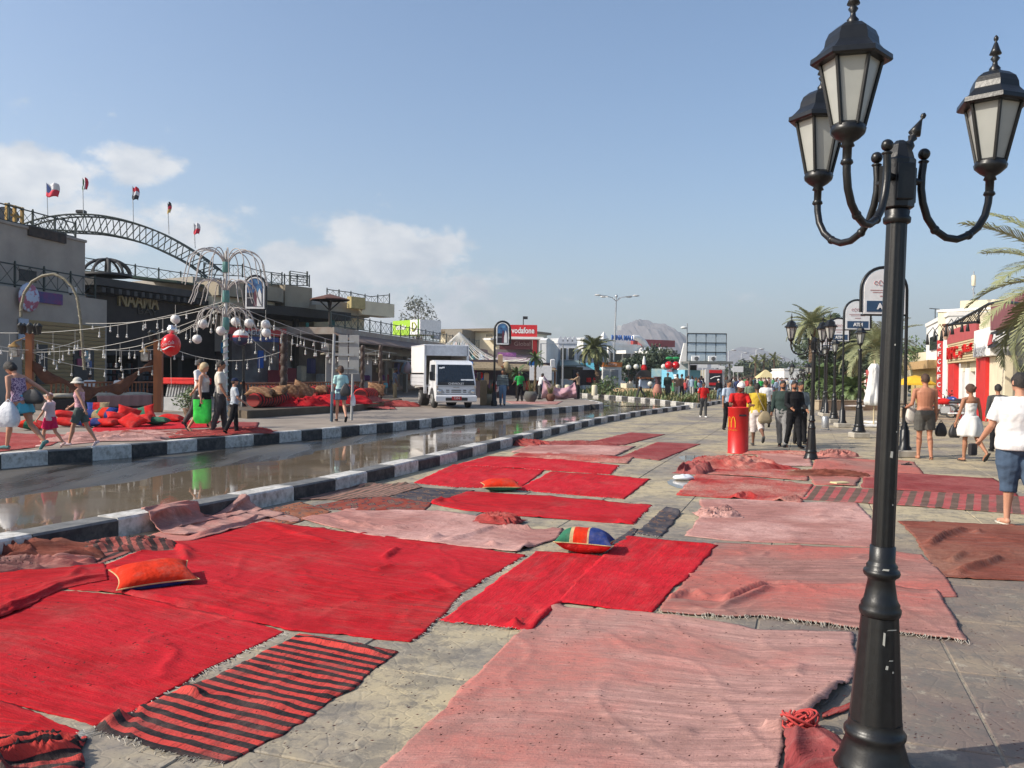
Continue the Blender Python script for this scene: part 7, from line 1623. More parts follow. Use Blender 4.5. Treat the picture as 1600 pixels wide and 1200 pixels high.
# racks of goods beside the arcade
for k,(px,Y,w,h,c_) in enumerate([(545,42,2.3,1.9,(.34,.34,.33)),(578,46,1.6,1.7,(.10,.07,.05))]):
    p = Q(px,600,Y); p.z = .3; t = thing('market_stall',['white backed stall with dark shirts hanging behind the woman in aqua','dark stall stacked with small goods near the terrace corner'][k],'stall',p,.35); q = MB(); q.cbox((0,0,h/2+.4),(w,.2,h),bev=.02); ob('back',q,plain('stall_back_%d' % k,c_,.85),t)
    for j in range(14): q = MB(); q.cbox((-w/2+.1+w*((j*.37) % 1),-.2,.8+(j % 4)*.42),(.24,.12,.28),bev=.04); ob('goods',q,[plain('goods_1',(.1,.1,.1),.8),C['purple'],C['khaki'],C['white']][j % 4],t)
    q = MB(); q.cbox((0,-.4,h+.5),(w*1.2,1.4,.08),bev=.02); ob('awning',q,mat('straw_awning',(.30,.27,.20),.9,(.2,.17,.12),sc=6),t)
# ================================================================= truck
def truck():
    p = G(722,638.5,.3); t = thing('truck','small white box truck with its cab facing the road, red number plate','truck',Vector((p.x-.55,p.y+.9,.3)),math.radians(18))
    # local: front faces -y, x to the right as seen from the camera
    Wp = mat('white_truck_paint',(.76,.77,.78),.3,(.70,.71,.72),sc=1.5,coat=.4,dirt=.12); Bk = plain('truck_black_plastic',(.02,.02,.022),.5); Gl = plain('truck_glass',(.02,.025,.03),.05,spec=.8); Ty = plain('tyre_rubber',(.03,.03,.03),.85)
    w = .86
    # cab shell from a side profile (y, z), y negative is forward
    prof = [(-.92,.42),(-.95,.62),(-.93,.98),(-.90,1.12),(-.62,1.88),(-.50,1.98),(.0,2.06),(.62,2.03),(.66,1.9),(.66,.55),(.45,.55)]
    prof += [(.40,.62)] + [(-.08+.46*math.cos(a),.42+.46*math.sin(a)) for a in [0.5+.28*i for i in range(9)]] + [(-.60,.42)]
    q = MB(); n = len(prof); vs = []
    for sx,sc_ in ((-1,1),(1,1)): vs += [(sx*w*(.93 if z > 1.8 else .97 if z > 1.3 else 1),y,z) for y,z in prof]
    q.add(vs,[(i,(i+1) % n,n+(i+1) % n,n+i) for i in range(n)]);
    me_l = [(-w*(.93 if z > 1.8 else .97 if z > 1.3 else 1),y,z) for y,z in prof]; me_r = [(-x,y,z) for x,y,z in me_l]
    q.add(me_l,[tuple(range(n-1,-1,-1))]); q.add(me_r,[tuple(range(n))]); cab = ob('cab',q,Wp,t)
    # windscreen, wrapped black surround
    def onf(x,z):  # point on the front slope
        if z > 1.12: y = -.90+(z-1.12)/(1.88-1.12)*.28
        else: y = -.93+(z-.98)/.14*.03 if z > .98 else -.95+(z-.62)/.36*.02
        return (x,y-.012,z)
    q = MB(); q.poly([onf(-.80,1.10),onf(.80,1.10),onf(.74,1.86),onf(-.74,1.86)],(0,.01,0)); wsn = ob('windscreen',q,Gl,t)
    q = MB(); q.poly([onf(-.81,.99),onf(.81,.99),onf(.80,1.13),onf(-.80,1.13)],(0,-.014,0)); pn = ob('black_panel',q,Bk,t); lettering('CHEVROLET',.12,M_signw,pn,(0.0,-.955,1.055),width=.68,depth=.004,bold=.003)
    q = MB()
    for x0,x1 in ((-.6,-.15),(.05,.5)): q.tube([(x0,-.91,1.15),((x0+x1)/2,-.86,1.24),(x1,-.90,1.16)],.009,5)
    ob('wiper',q,Bk,t)
    for sx in (-1,1):
        q = MB(); q.poly([(sx*.50,-.962,.66),(sx*.85,-.955,.60),(sx*.86,-.95,.86),(sx*.60,-.962,.80)][::sx],(0,-.012,0)); hl = ob('headlight',q,plain('headlight_glass',(.40,.42,.44),.1),t); q = MB(); q.ball((sx*.73,-.965,.72),(.09,.02,.075),10,6); ob('lamp',q,plain('chrome_reflector',(.7,.7,.7),.15,metal=.8),hl)
        q = MB(); q.poly([(sx*.832,-.60,1.18),(sx*.832,.32,1.18),(sx*.805,.26,1.86),(sx*.805,-.44,1.86)],(sx*.035,0,0)); ob('side_window',q,Gl,t)
        q = MB(); q.cbox((sx*.865,.38,.98),(.012,.14,.035),bev=.004); ob('door_handle',q,Bk,t)
        q = MB(); q.tube([(sx*.86,-.66,1.5),(sx*1.03,-.78,1.5)],.018,5); q.cbox((sx*1.05,-.78,1.38),(.14,.07,.36),bev=.03); ob('mirror',q,Bk,t)
        q = MB(); q.cbox((sx*.862,-.28,1.0),(.006,.008,.95)); q.cbox((sx*.862,.42,1.2),(.006,.008,1.2)); ob('door_seam',q,Bk,t)
        q = MB(); q.cbox((sx*.83,-.965,.92),(.07,.03,.10),bev=.01); ob('turn_signal',q,plain('clear_lens',(.6,.5,.4),.2),t)
    q = MB(); q.cbox((0,-.93,.42),(1.78,.22,.30),bev=.05); bp_ = ob('bumper',q,Wp,t); q = MB(); q.cbox((0,-1.03,.40),(.95,.06,.13),bev=.02); ob('grille_slot',q,Bk,bp_); q = MB(); q.cbox((0,-1.065,.44),(.42,.012,.16),bev=.004); pl_ = ob('number_plate',q,plain('red_plate',(.45,.02,.02),.5),bp_); lettering('7394',.1,M_signw,bp_,(0,-1.075,.44),width=.26,depth=.002)
    for x0,w_ in ((0,.42),(-.37,.14),(.37,.14)):
        for z in (.70,.78): q = MB(); q.cbox((x0,-.955,z),(w_,.02,.035),bev=.008); ob('grille_slot',q,Bk,t)
    for x_,z_,w_ in ((-.62,1.72,.07),(-.5,1.74,.05),(.5,1.22,.28)): q = MB(); q.poly([(x_-w_,onf(0,z_-.03)[1]-.004,z_-.03),(x_+w_,onf(0,z_-.03)[1]-.004,z_-.03),(x_+w_,onf(0,z_+.03)[1]-.004,z_+.03),(x_-w_,onf(0,z_+.03)[1]-.004,z_+.03)],(0,.003,0)); ob('reflection_sticker',q,M_signw,wsn)  # white patches on the glass: painted reflections, with a small sticker
    q = MB(); q.cbox((0,-.958,.93),(1.60,.006,.008)); q.cbox((0,-.965,.59),(1.68,.006,.010)); ob('panel_seam',q,Bk,t)
    q = MB(); q.tube([(-.13,-.965,.90),(0,-.965,.915),(.13,-.965,.90)],.018,6); ob('badge',q,M_steel,t)
    # chassis, wheels
    q = MB(); q.cbox((0,1.9,.52),(.8,4.4,.2),bev=.02); q.cbox((0,.0,.40),(1.5,.2,.14)); q.cbox((.62,1.2,.5),(.4,.8,.32),bev=.03); q.cbox((-.62,1.1,.52),(.3,.6,.3),bev=.03); ob('chassis',q,Bk,t)
    for sx in (-1,1):
        for y,wd in ((-.08,.20),(2.55,.40)):
            q = MB(); q.lathe([(.22,-wd/2),(.37,-wd/2+.01),(.39,-wd/2+.05),(.39,wd/2-.05),(.37,wd/2-.01),(.22,wd/2)],24); q.v = [(z+sx*(w-wd/2-.01),x+y,yy+.39) for x,yy,z in q.v]; whl = ob('wheel',q,Ty,t)
            q = MB(); q.lathe([(.0,0),(.09,.0),(.10,-.05),(.2,-.04),(.225,.0),(.21,.03)],18); q.v = [((z)*sx*-1+sx*(w-.02),x+y,yy+.39) for x,yy,z in q.v]; ob('rim',q,plain('grey_steel_rim',(.2,.2,.19),.6),whl)
        q = MB(); q.poly([(sx*.7,2.05,.86),(sx*.7,2.15,.93),(sx*.7,2.95,.93),(sx*.7,3.1,.80)],(sx*.28,0,0)); q.v = [(x,y,z) for x,y,z in q.v]; ob('mudguard',q,plain('grey_mudguard',(.42,.42,.38),.6),t)
    # cargo box: side wall, front frame open at the top, dropside panels
    bx = .97; z0,z1 = .92,2.72; y0,y1 = .86,3.9
    q = MB(); q.cbox((0,(y0+y1)/2,z0),(2*bx,y1-y0,.10),bev=.01); ob('bed',q,Wp,t)
    for sx in (-1,1):
        q = MB(); q.cbox((sx*bx,(y0+y1)/2,(z0+.55+z1)/2+.02),(.04,y1-y0,z1-z0-.58),bev=.008); ob('box_side',q,mat('white_canvas_side',(.74,.72,.69),.6,(.68,.66,.62),sc=1),t)
        ds = MB(); ds.cbox((sx*(bx+.02),(y0+y1)/2,z0+.26),(.05,y1-y0,.5),bev=.01); dso = ob('dropside',ds,Wp,t)
        q = MB(); q.cbox((sx*(bx+.048),(y0+y1)/2,z0+.36),(.006,y1-y0-.2,.012)); q.cbox((sx*(bx+.048),(y0+y1)/2,z0+.16),(.006,y1-y0-.2,.012)); ob('rib',q,plain('grey_line',(.25,.25,.25),.6),dso)
        q = MB(); q.cbox((sx*bx,y0,(z0+z1)/2-.1),(.09,.09,z1-z0+.25),bev=.01); ob('corner_post',q,Wp,t)
        q = MB(); q.cbox((sx*(bx-.02),y0+.03,.78),(.14,.08,.38),bev=.02); ob('bracket',q,Wp,t)
    q = MB(); q.cbox((0,(y0+y1)/2,z1+.02),(2*bx+.06,y1-y0+.06,.05),bev=.01); ob('roof',q,Wp,t); q = MB(); q.cbox((0,y0-.02,z1-.22),(2*bx,.05,.46),bev=.01); ob('front_header',q,mat('grey_white_header',(.60,.62,.64),.5),t)
    q = MB(); q.cbox((0,y1,(z0+z1)/2),(2*bx,.05,z1-z0),bev=.01); ob('rear_wall',q,mat('dull_interior',(.35,.31,.26),.8),t)
    return t
truck()
# ================================================================= middle distance
def flatb(F,label,m,px0,px1,py0,py1,dep,windows=(),cat='building',name='building',wm=None,cren=0,extra=()):
    t = F.thing(name,label,cat); u0,u1 = F.u(px0),F.u(px1); zt = F.z((px0+px1)/2,py0); F.box('wall',m,t,u0,u1,-F.A.z,zt,0,dep)
    F.box('parapet',m,t,u0-.05,u1+.05,zt+.002,zt+.25,-.08,dep+.05)
    if cren:
        for k in range(cren): u = u0+(u1-u0)*(k+.5)/cren; q = MB(); q.poly([(u-.35,-.05,zt+.25),(u+.35,-.05,zt+.25),(u+.2,-.05,zt+.6),(u,-.05,zt+.85),(u-.2,-.05,zt+.6)],(0,.3,0)); ob('merlon',q,m,t)
    for w_ in windows:
        f = F.rect('window',wm or M_white,t,w_[0]-.6,w_[1]-.6,w_[2]+.6,w_[3]+.6,-.10,-.003); F.rect('pane',M_glassdark,f,w_[0],w_[1],w_[2],w_[3],-.13,-.101)
    return t
F8 = Face(680,102,800,97); t = flatb(F8,'cream building with a brown cornice behind the rope canopy',M_cream,686,796,518,600,10,[(760,522,770,526),(774,522,784,526)],wm=M_cream)
F8.rect('cornice',mat('brown_cornice',(.20,.16,.11),.8),t,684,514,798,518,-.8,11); F8.rect('projecting_bay',mat('brown_grey_bay',(.26,.23,.18),.85),t,716,517,742,545,-3.0,0)
F8.rect('awning',M_signw,t,765,529,776,532,-1.5,0)
# rope canopy with hanging bundles
ap = Q(718,519,62); t = thing('rope_canopy','peaked canopy of ropes hung with coloured cloth bundles behind the truck','canopy',(ap.x,ap.y,.3)); o3 = Vector((ap.x,ap.y,.3)); q = MB(); q.tube([(0,0,0),(0,0,ap.z-.3)],.09,8); ob('mast',q,M_steel,t); cb = random.Random(5)
cloths = [C['tan'],C['paleblue'],C['white'],C['ltpink'],C['teal'],C['khaki']]
for k in range(22):
    a = PI+PI*k/21*1.0; e = Q(718+110*math.cos(a)*1.0,562+cb.uniform(-2,2),62+9*math.sin(a)*1)-o3; s = Vector((0,0,ap.z-.3)); pts = [s.lerp(e,i/10)+Vector((0,0,-.9*math.sin(PI*i/10))) for i in range(11)]; q = MB(); q.tube(pts,.028,4); ob('rope',q,M_wire,t)
    for j in range(4): c_ = along(pts,.15+.2*j+cb.uniform(0,.1)); q = MB(); q.lathe([(.05,.0),(.25,-.35),(.32,-.75),(.1,-.85)],7,tuple(c_)); ob('cloth_bundle',q,cloths[(k+j*2) % 6],t)
# vodafone shop
F9 = Face(770,86,850,86); t = F9.thing('building','phone shop with a big red roof sign and a shaded front','building'); F9.rect('wall',mat('mauve_grey_wall',(.30,.26,.27),.85),t,772,545,858,612,2,8); F9.rect('wall',M_grey,t,840,528,858,612,1,8)
M_vr = plain('signal_red_panel',(.60,.015,.02),.45); s_ = F9.rect('roof_sign',M_vr,t,796,508,838.5,526.5,-.4,2.0); u0,z0 = F9.uz(817,516.5); lettering('vodafone',1,M_signw,t,(u0,-.43,z0),width=F9.u(835)-F9.u(799.5),height=F9.z(800,511.5)-F9.z(800,521),depth=.015,bold=.02)
F9.rect('white_beam',M_white,t,770,527,848,530.5,-1.4,1.9); F9.rect('dark_board',plain('maroon_board',(.13,.03,.035),.6),t,780,531,831,546,.2,.5); F9.rect('red_column',M_vr,t,832,531,839,553,.1,.6); F9.rect('pillar',M_white,t,841,531,843.5,610,-.3,.2)
u0,z0 = F9.uz(816,537); lettering('Global',1,plain('dim_letter',(.42,.30,.29),.6),t,(u0,.12,z0),width=F9.u(829)-F9.u(804),height=F9.z(800,534)-F9.z(800,540.5),depth=.02)
F9.rect('purple_sign',mat('purple_sign',(.16,.06,.22),.6,(.35,.12,.35),sc=2),t,778,551,806,558,-.6,-.4); u0,z0 = F9.uz(792,554.5); lettering('FASHION',.8,plain('pink_letter',(.5,.2,.45),.6),t,(u0,-.66,z0),width=1.5,depth=.01)
q = MB(); u0 = F9.u(772); q.poly([(F9.u(775),-2.5,F9.z(775,562)),(F9.u(848),-2.5,F9.z(848,566)),(F9.u(845),1,F9.z(840,556)),(F9.u(778),1,F9.z(780,552))],(0,0,-.1)); ob('awning',q,mat('striped_awning',(.40,.38,.42),.85,(.25,.12,.16),sc=2),t)
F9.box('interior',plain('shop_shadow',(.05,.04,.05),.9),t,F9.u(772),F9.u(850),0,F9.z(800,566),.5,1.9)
q = MB(); q.tube([(F9.u(817),.5,F9.z(817,508)),(F9.u(817),.5,F9.z(817,494))],.05,5); q.cbox((F9.u(817)+.2,.5,F9.z(817,496)),(.5,.05,.3)); ob('antenna',q,M_dark,t)
# small thatched stalls and potted palms in front
for k,(px,py,w,lb) in enumerate([(752,622,2.6,'thatched stall hung with garments right of the truck cab'),(800,618,3.2,'thatched stall crowded with goods behind the striped sweater man'),(838,617,2.8,'thatched stall with white goods behind the man in green')]):
    p = G(px,py,.3); t = thing('market_stall',lb,'stall',p,.1*k,'stalls behind the workers'); H = 2.0
    for sx in (-1,1): q = MB(); q.tube([(sx*w/2,0,0),(sx*w/2,0,H)],.07,6); ob('post',q,M_wo,t)
    q = MB(); q.poly([(-w*.5,-.6,H-.15),(w*.5,-.6,H-.15),(w*.3,1.2,H+.35),(-w*.3,1.2,H+.35)],(0,0,-.12)); ob('thatched_roof',q,mat('straw',(.30,.24,.15),.95,(.16,.12,.07),sc=8),t)
    for j in range(16): q = MB(); h_ = .35+.5*cb.random(); q.cbox((-w/2+w*((j*.618) % 1),.3*cb.random(),.5+1.9*((j*.37) % 1)),(.3,.2,h_),bev=.07); ob('goods',q,[C['purple'],C['tan'],C['blue'],C['white'],C['red'],C['khaki'],C['dkgrey']][(j+k) % 7],t)
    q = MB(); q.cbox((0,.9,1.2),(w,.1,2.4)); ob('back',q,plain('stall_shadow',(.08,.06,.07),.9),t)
for px,py,r_,c_,lb in [(765,633,.34,(.34,.28,.19),'big stone urn planter right of the truck'),(829,628,.36,(.10,.10,.09),'wide dark planter bowl between the men'),(860,627,.27,(.16,.07,.045),'brown planter pot behind the man in white')]:
    p = G(px,py,.3); t = thing('planter',lb,'planter',p); q = MB(); q.lathe([(r_*.6,0),(r_*.95,r_*.5),(r_,r_*1.1),(r_*.8,r_*1.6),(r_*.75,r_*1.55),(0,r_*1.4)],18); ob('pot',q,mat('pot_'+str(px),c_,.85),t); q = MB()
    for k in range(60): a = cb.uniform(0,6.28); l = cb.uniform(.4,.9); b0 = Vector((cb.uniform(-.3,.3)*r_,cb.uniform(-.3,.3)*r_,r_*1.4)); e = b0+Vector((math.cos(a)*l*.5,math.sin(a)*l*.5,l)); s2 = Vector((-math.sin(a),math.cos(a),0))*.02; q.add([b0-s2,b0+s2,e],[(0,1,2)])
    ob('foliage',q,M_leafo,t,kind='stuff')
q = MB(); q.cbox((0,0,.6),(.32,.5,1.2),bev=.03); B2('tan wooden box standing between truck and stone urn','box','box',q,mat('tan_board',(.33,.22,.12),.85),G(755,633.5,.3)+Vector((0,.4,0)))
palm('potted palm with bright fronds above the striped sweater man',G(800,622,.3)+Vector((.3,0,0)),1.5,18,.8,.07,4,mt=M_leaf,lw=.03,nl=20); palm('potted palm with bright fronds above the man in white shirt',G(836,621,.3),2.5,18,.8,.08,6,mt=M_leaf,lw=.03,nl=20)
t = thing('sign_frame','white pipe frame with a small blank white board behind the cloth','sign',G(858,620,.3)); q = MB(); q.tube([(-.6,0,0),(-.6,0,3.6),(.9,0,3.6),(.9,0,0)],.06,6,smooth=False); ob('frame',q,M_steel,t); q = MB(); q.cbox((-.6,-.1,1.6),(1.5,.06,1.0),bev=.02); ob('board',q,M_signw,t)
# white buildings
F10 = Face(853,72,872,92); t = F10.thing('building','white gabled wall lit from the side, left of the twin windows','building'); q = MB(); q.poly([(0,0,0),(F10.len,0,0),(F10.len,0,F10.z(871,543)),(F10.len*.55,0,F10.z(866,534)),(F10.len*.1,0,F10.z(857,529)),(0,0,F10.z(855,532))],(0,.6,0)); ob('wall',q,M_white,t)
F11 = Face(872,92,903,92); t = flatb(F11,'grey white house with two tall windows and wavy parapet',mat('blue_white_plaster',(.56,.58,.62),.85,(.48,.5,.53),sc=1),872,901,537,610,8,[(875.5,544,884,562),(888,544,897,562)],cren=4)
q = MB(); q.poly([(F11.u(872),-3,F11.z(872,571)),(F11.u(912),-3,F11.z(912,571)),(F11.u(905),0,F11.z(905,563)),(F11.u(874),0,F11.z(874,563))],(0,0,-.12)); ob('awning',q,plain('green_grey_awning',(.20,.26,.24),.7),t); F11.rect('shop_window',M_glassdark,t,875,574,908,592,-2.4,-.1); F11.rect('white_goods',M_white,t,874,592,906,602,-3.2,-2.5)
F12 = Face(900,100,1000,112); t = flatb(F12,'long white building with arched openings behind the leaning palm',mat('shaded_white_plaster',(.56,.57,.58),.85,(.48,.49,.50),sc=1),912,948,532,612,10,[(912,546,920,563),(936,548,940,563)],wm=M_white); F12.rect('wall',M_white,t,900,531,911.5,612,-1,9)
c = Q(892,537,101); t = thing('dome','low white dome behind the wavy parapet','dome',c); q = MB(); q.lathe([(1.0,-.6),(.98,.2),(.8,.55),(.45,.78),(0,.88)],20); q.v = [(x*.8,y*.8,z*.85) for x,y,z in q.v]; ob('shell',q,M_white,t)
t = thing('spire','triangular white spire with dark right face','spire',Q(943,540,108)); q = MB(); h = Q(943,518,108).z-Q(943,540,108).z; q.add([(-.9,-.9,0),(.9,-.9,0),(.9,.9,0),(-.9,.9,0),(0,0,h)],[(0,1,4),(1,2,4),(2,3,4),(3,0,4)]); ob('roof',q,M_white,t,rz=.6)
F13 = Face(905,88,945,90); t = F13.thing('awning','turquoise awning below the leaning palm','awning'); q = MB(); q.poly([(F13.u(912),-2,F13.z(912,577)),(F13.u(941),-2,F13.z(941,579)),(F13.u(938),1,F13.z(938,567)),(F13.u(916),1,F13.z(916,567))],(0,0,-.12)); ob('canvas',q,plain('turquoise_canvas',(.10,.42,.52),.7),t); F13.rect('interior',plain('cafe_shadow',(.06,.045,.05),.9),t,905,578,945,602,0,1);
for k in range(10): F13.rect('chair',[C['red'],C['dkgrey'],C['tan']][k % 3],t,907+k*3.6,590+(k % 3)*2,909.5+k*3.6,597+(k % 3)*2,-1.5,-1)
# orange topped kiosk
F14 = Face(942,86,973,86); t = F14.thing('kiosk','white service kiosk with an orange header and grey door','kiosk'); F14.rect('body',M_white,t,942,573,971,608,0,2.6); hd = F14.rect('header',plain('orange_panel',(.65,.20,.03),.5),t,941.5,566,972,573,-.1,2.7); F14.rect('door',plain('grey_door',(.28,.29,.30),.5),t,955,578,966,606,-.06,-.002)
u0,z0 = F14.uz(956,569.5); lettering('PHOTO',.4,M_signw,t,(u0,-.13,z0),width=1.0,depth=.01)
for k in range(6): F14.rect('price_row',plain('grey_row',(.42,.44,.46),.6),t,943.5,577+k*2.4,952,578.2+k*2.4,-.03,-.002)
# Mina mall
F15 = Face(948,120,1065,128); t = flatb(F15,'white mall with blue roof letters and arched roof',M_white,950,1000,541,612,12,[(953,552,970,566),(974,552,984,566),(988,552,997,563)],wm=M_grey)
F15.rect('wall',M_white,t,1001,548,1062,612,2,12); F15.rect('upper_wall',M_white,t,953,533,990,541,1,10)
M_blue = plain('blue_letter',(.03,.13,.42),.5); u0,z0 = F15.uz(971.5,528); lettering('MINA MALL',1,M_blue,t,(u0,-.3,z0),width=F15.u(989)-F15.u(954),height=F15.z(970,524)-F15.z(970,532),depth=.08,bold=.03)
F15.rect('red_fascia',mat('red_mall_fascia',(.34,.05,.06),.6,(.28,.07,.07),sc=.5),t,1008,531,1057,541.5,.4,1.9); F15.rect('red_fascia',plain('red_small',(.34,.05,.05),.6),t,991,531,998,538,.3,.9)
for k in range(3):
    u = F15.u(1002+k*13); r_ = F15.u(1007)-F15.u(1000.5); z = F15.z(1004+k*13,549.5); q = MB(); q.poly([(u+r_*math.cos(a)*1.05,-1.2,z+r_*.72*math.sin(a)) for a in [PI*i/12 for i in range(13)]],(0,3,0)); v_ = ob('vault',q,M_white,t); q = MB(); q.poly([(u+r_*.62*math.cos(a),-1.25,z+r_*.42*math.sin(a)) for a in [PI*i/10 for i in range(11)]],(0,.03,0)); ob('vault_window',q,M_glassdark,v_)
q = MB(); q.tube([(F15.u(988),0,F15.z(988,527)),(F15.u(996),0,F15.z(996,528)),(F15.u(1005),0,F15.z(1005,535)),(F15.u(1012),0,F15.z(1012,545))],[.35,.45,.5,.4],8); ob('curved_rib',q,M_white,t)
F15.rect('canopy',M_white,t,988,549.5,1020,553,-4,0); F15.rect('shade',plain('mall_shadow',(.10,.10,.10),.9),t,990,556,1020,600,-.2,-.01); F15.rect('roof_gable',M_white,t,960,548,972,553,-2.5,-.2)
# street light with four heads
p = G(957,608.5,.1); t = thing('street_light','tall grey street light with four cobra heads','street light',p); H = Q(963,466,p.y).z; lx = .35
q = MB(); q.tube([(0,0,0),(lx*.6,0,H*.6),(lx,0,H)],[.13,.10,.07],10); ob('pole',q,M_steel,t)
for dx,dy in ((-2.1,-.7),(-1.3,1.2),(2.1,-.4),(1.5,1.0)):
    q = MB(); q.tube([(lx,0,H-.5),(lx+dx*.25,dy*.25,H-.05),(lx+dx*.6,dy*.6,H+.12),(lx+dx,dy,H+.18)],.045,6); ar = ob('arm',q,M_steel,t); q = MB(); q.ball((lx+dx*1.12,dy*1.12,H+.2),(.42,.22,.12),10,6); ob('lamp_head',q,plain('pale_lamp_head',(.55,.55,.53),.4),t)
q = MB(); q.lathe([(.12,0),(.2,.2),(.05,.35)],8,(lx,0,H)); ob('cap',q,M_steel,t); q = MB(); q.cbox((lx*.7+.45,0,Q(963,514,p.y).z),(.62,.06,.62),bev=.02); q.v = [(x,y,z) for x,y,z in q.v]; bo = ob('small_board',q,M_signw,t)
# vase, gazebo, globes, slides, cherries
p = G(1027,624,.17); t = thing('vase','tall terracotta floor vase with a dark flared neck on the island','vase',p); t.scale = (.64,)*3; q = MB(); q.lathe([(.22,0),(.36,.2),(.50,.7),(.50,1.0),(.36,1.4),(.22,1.65)],20); ob('belly',q,mat('painted_terracotta',(.45,.20,.13),.7,(.35,.13,.10),sc=5),t); q = MB(); q.lathe([(.22,1.65),(.22,2.0),(.30,2.3),(.48,2.45),(.46,2.47),(.2,2.35)],20); ob('neck',q,plain('dark_glaze',(.10,.05,.06),.4),t)
p = Q(1006,600,84); p.z = .1; t = thing('gazebo','small wooden well house with a statue on top beside the mall','gazebo',p); t.scale = (.62,)*3
for sx in (-1,1): q = MB(); q.cbox((sx*1.1,0,1.2),(.2,.2,2.4)); ob('post',q,M_twist,t)
q = MB(); q.poly([(-1.5,-.6,2.3),(1.5,-.6,2.3),(1.1,-.6,3.2),(.4,-.6,3.7),(-.4,-.6,3.7),(-1.1,-.6,3.2)],(0,1.4,0)); ob('roof',q,M_choc,t); q = MB(); q.cbox((0,-.65,2.4),(2.9,.1,.3)); ob('beam',q,M_wo,t); q = MB(); q.lathe([(.5,3.7),(.45,4.3),(.2,4.6)],10); ob('red_base',q,C['red'],t); q = MB(); q.lathe([(.3,4.6),(.25,5.3),(.1,5.9),(0,6.0)],8); ob('statue',q,M_white,t); q = MB(); q.cbox((.1,0,1.4),(1.6,.3,1.3),bev=.05); ob('panel',q,C['paleblue'],t)
for k,(px,py) in enumerate([(982,574),(994,573),(1037,573),(1047,575),(1016,600)]):
    c = Q(px,py,80); t = thing('globe_lamp',['white globe lamp on a short post, left of the well house','white globe lamp on a short post, touching the well house roof','white globe lamp right of the well house','white globe lamp just left of the cherries','low white globe lamp near the vase'][k],'lamp',(c.x,c.y,.1),0,'globe lamps on the island'); q = MB(); q.ball((0,0,c.z-.1),.26,12,8); ob('globe',q,plain('opal_globe',(.7,.68,.6),.4),t); q = MB(); q.tube([(0,0,0),(0,0,c.z-.3)],.05,6); ob('post',q,M_dark,t)
F16 = Face(1013,78,1072,74); t = F16.thing('booth','sky blue booth with a white stacked ornament under the cherries','booth'); cy = mat('sky_blue_panel',(.16,.45,.60),.6,(.22,.52,.66),sc=.8); F16.rect('body',cy,t,1034,578,1070,606,0,2); F16.rect('wing',mat('blue_mural',(.10,.25,.34),.6,(.3,.35,.3),sc=1),t,1013,576,1033,590,.4,1)
for k in range(5): F16.rect('white_step',M_signw,t,1055+(k % 2),585+k*4,1060+(k % 2),588+k*4,-.2,-.01)
u0,z0 = F16.uz(1048,579.5); lettering('CHERRY',.3,C['red'],t,(u0,-.05,z0),width=.9,depth=.01)
t = thing('cherry_sculpture','two shiny red cherries with green leaves on the blue booth','sculpture',Q(1052,577,75))
for k in range(2): q = MB(); q.ball((-.4+k*.62,0,.35),.36,16,12); ob('cherry',q,plain('glossy_cherry',(.62,.01,.015),.15),t); q = MB(); q.ball((-.35+k*.6,0,.98),(.36,.12,.15),12,8); ob('leaf',q,plain('leaf_plastic',(.03,.30,.09),.3),t); q = MB(); q.tube([(-.4+k*.62,0,.65),(-.1+k*.1,0,.95)],.03,5); ob('stalk',q,plain('leaf_plastic',(.03,.30,.09),.3),t)
t = thing('obelisk','leaning white pylon left of the mirrored screen','pylon',Q(1068,579,76)); h = Q(1070,536,76).z-Q(1068,579,76).z; q = MB(); q.add([(-.55,-.3,0),(.4,-.3,0),(.4,.3,0),(-.55,.3,0),(.0,-.15,h),(.4,-.15,h),(.4,.15,h),(0,.15,h)],[(0,1,5,4),(1,2,6,5),(2,3,7,6),(3,0,4,7),(4,5,6,7)]); ob('shaft',q,M_white,t)
# mirrored screen building
F17 = Face(1073,74,1134,74); t = F17.thing('kiosk','open kiosk with a large mirrored glass grid on its roof','kiosk'); M_mir = plain('sky_mirror_glass',(.50,.55,.54),.22,metal=.35); zt,zb = F17.z(1100,521),F17.z(1100,564.5)
ux = [F17.u(1073.5),F17.u(1087),F17.u(1102.5),F17.u(1118),F17.u(1134.5)]; zs = [zb,zb+(zt-zb)*.33,zb+(zt-zb)*.665,zt]
for i in range(4):
    for j in range(3): F17.box('mirror_pane',M_mir,t,ux[i]+.03,ux[i+1]-.03,zs[j]+.03,zs[j+1]-.03,0,.06).data.transform(Matrix(((1,0,0,0),(0,1,.16,-.16*(zs[j]+zs[j+1])/2),(0,0,1,0),(0,0,0,1))))
for u in ux: F17.box('mullion',M_dark,t,u-.03,u+.03,zb,zt,.01,.12)
for z in zs: F17.box('transom',M_dark,t,ux[0],ux[-1],z-.03,z+.03,.012,.10)
F17.rect('canopy',plain('grey_canopy',(.16,.17,.16),.6),t,1070,565,1137,568.5,-1.8,3)
for px in (1071.5,1133.5): F17.rect('post',plain('grey_post',(.28,.28,.28),.6),t,px-1,568,px+1,612,-1.5,-1.2)
q = MB();
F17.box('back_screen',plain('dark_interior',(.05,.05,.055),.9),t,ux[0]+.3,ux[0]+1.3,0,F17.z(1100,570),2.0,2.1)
for k,px in enumerate((1083,1109)):
    c = F17.uz(px,562); o = thing('air_conditioner',['white air conditioner unit on the kiosk ledge, left one','white air conditioner unit on the kiosk ledge, right one'][k],'air conditioner',P3(F17,c[0],-.9,F17.z(1100,565)),0,'air conditioners on the ledge'); q = MB(); q.cbox((0,0,.24),(.66,.34,.48),bev=.03); ob('casing',q,M_signw,o); q = MB(); q.lathe([(0,0),(.17,0),(.19,.01),(.17,.02)],14); q.v = [(x+.06,-.18-z,y+.24) for x,y,z in q.v]; ob('fan',q,plain('fan_grey',(.12,.12,.12),.6),o)
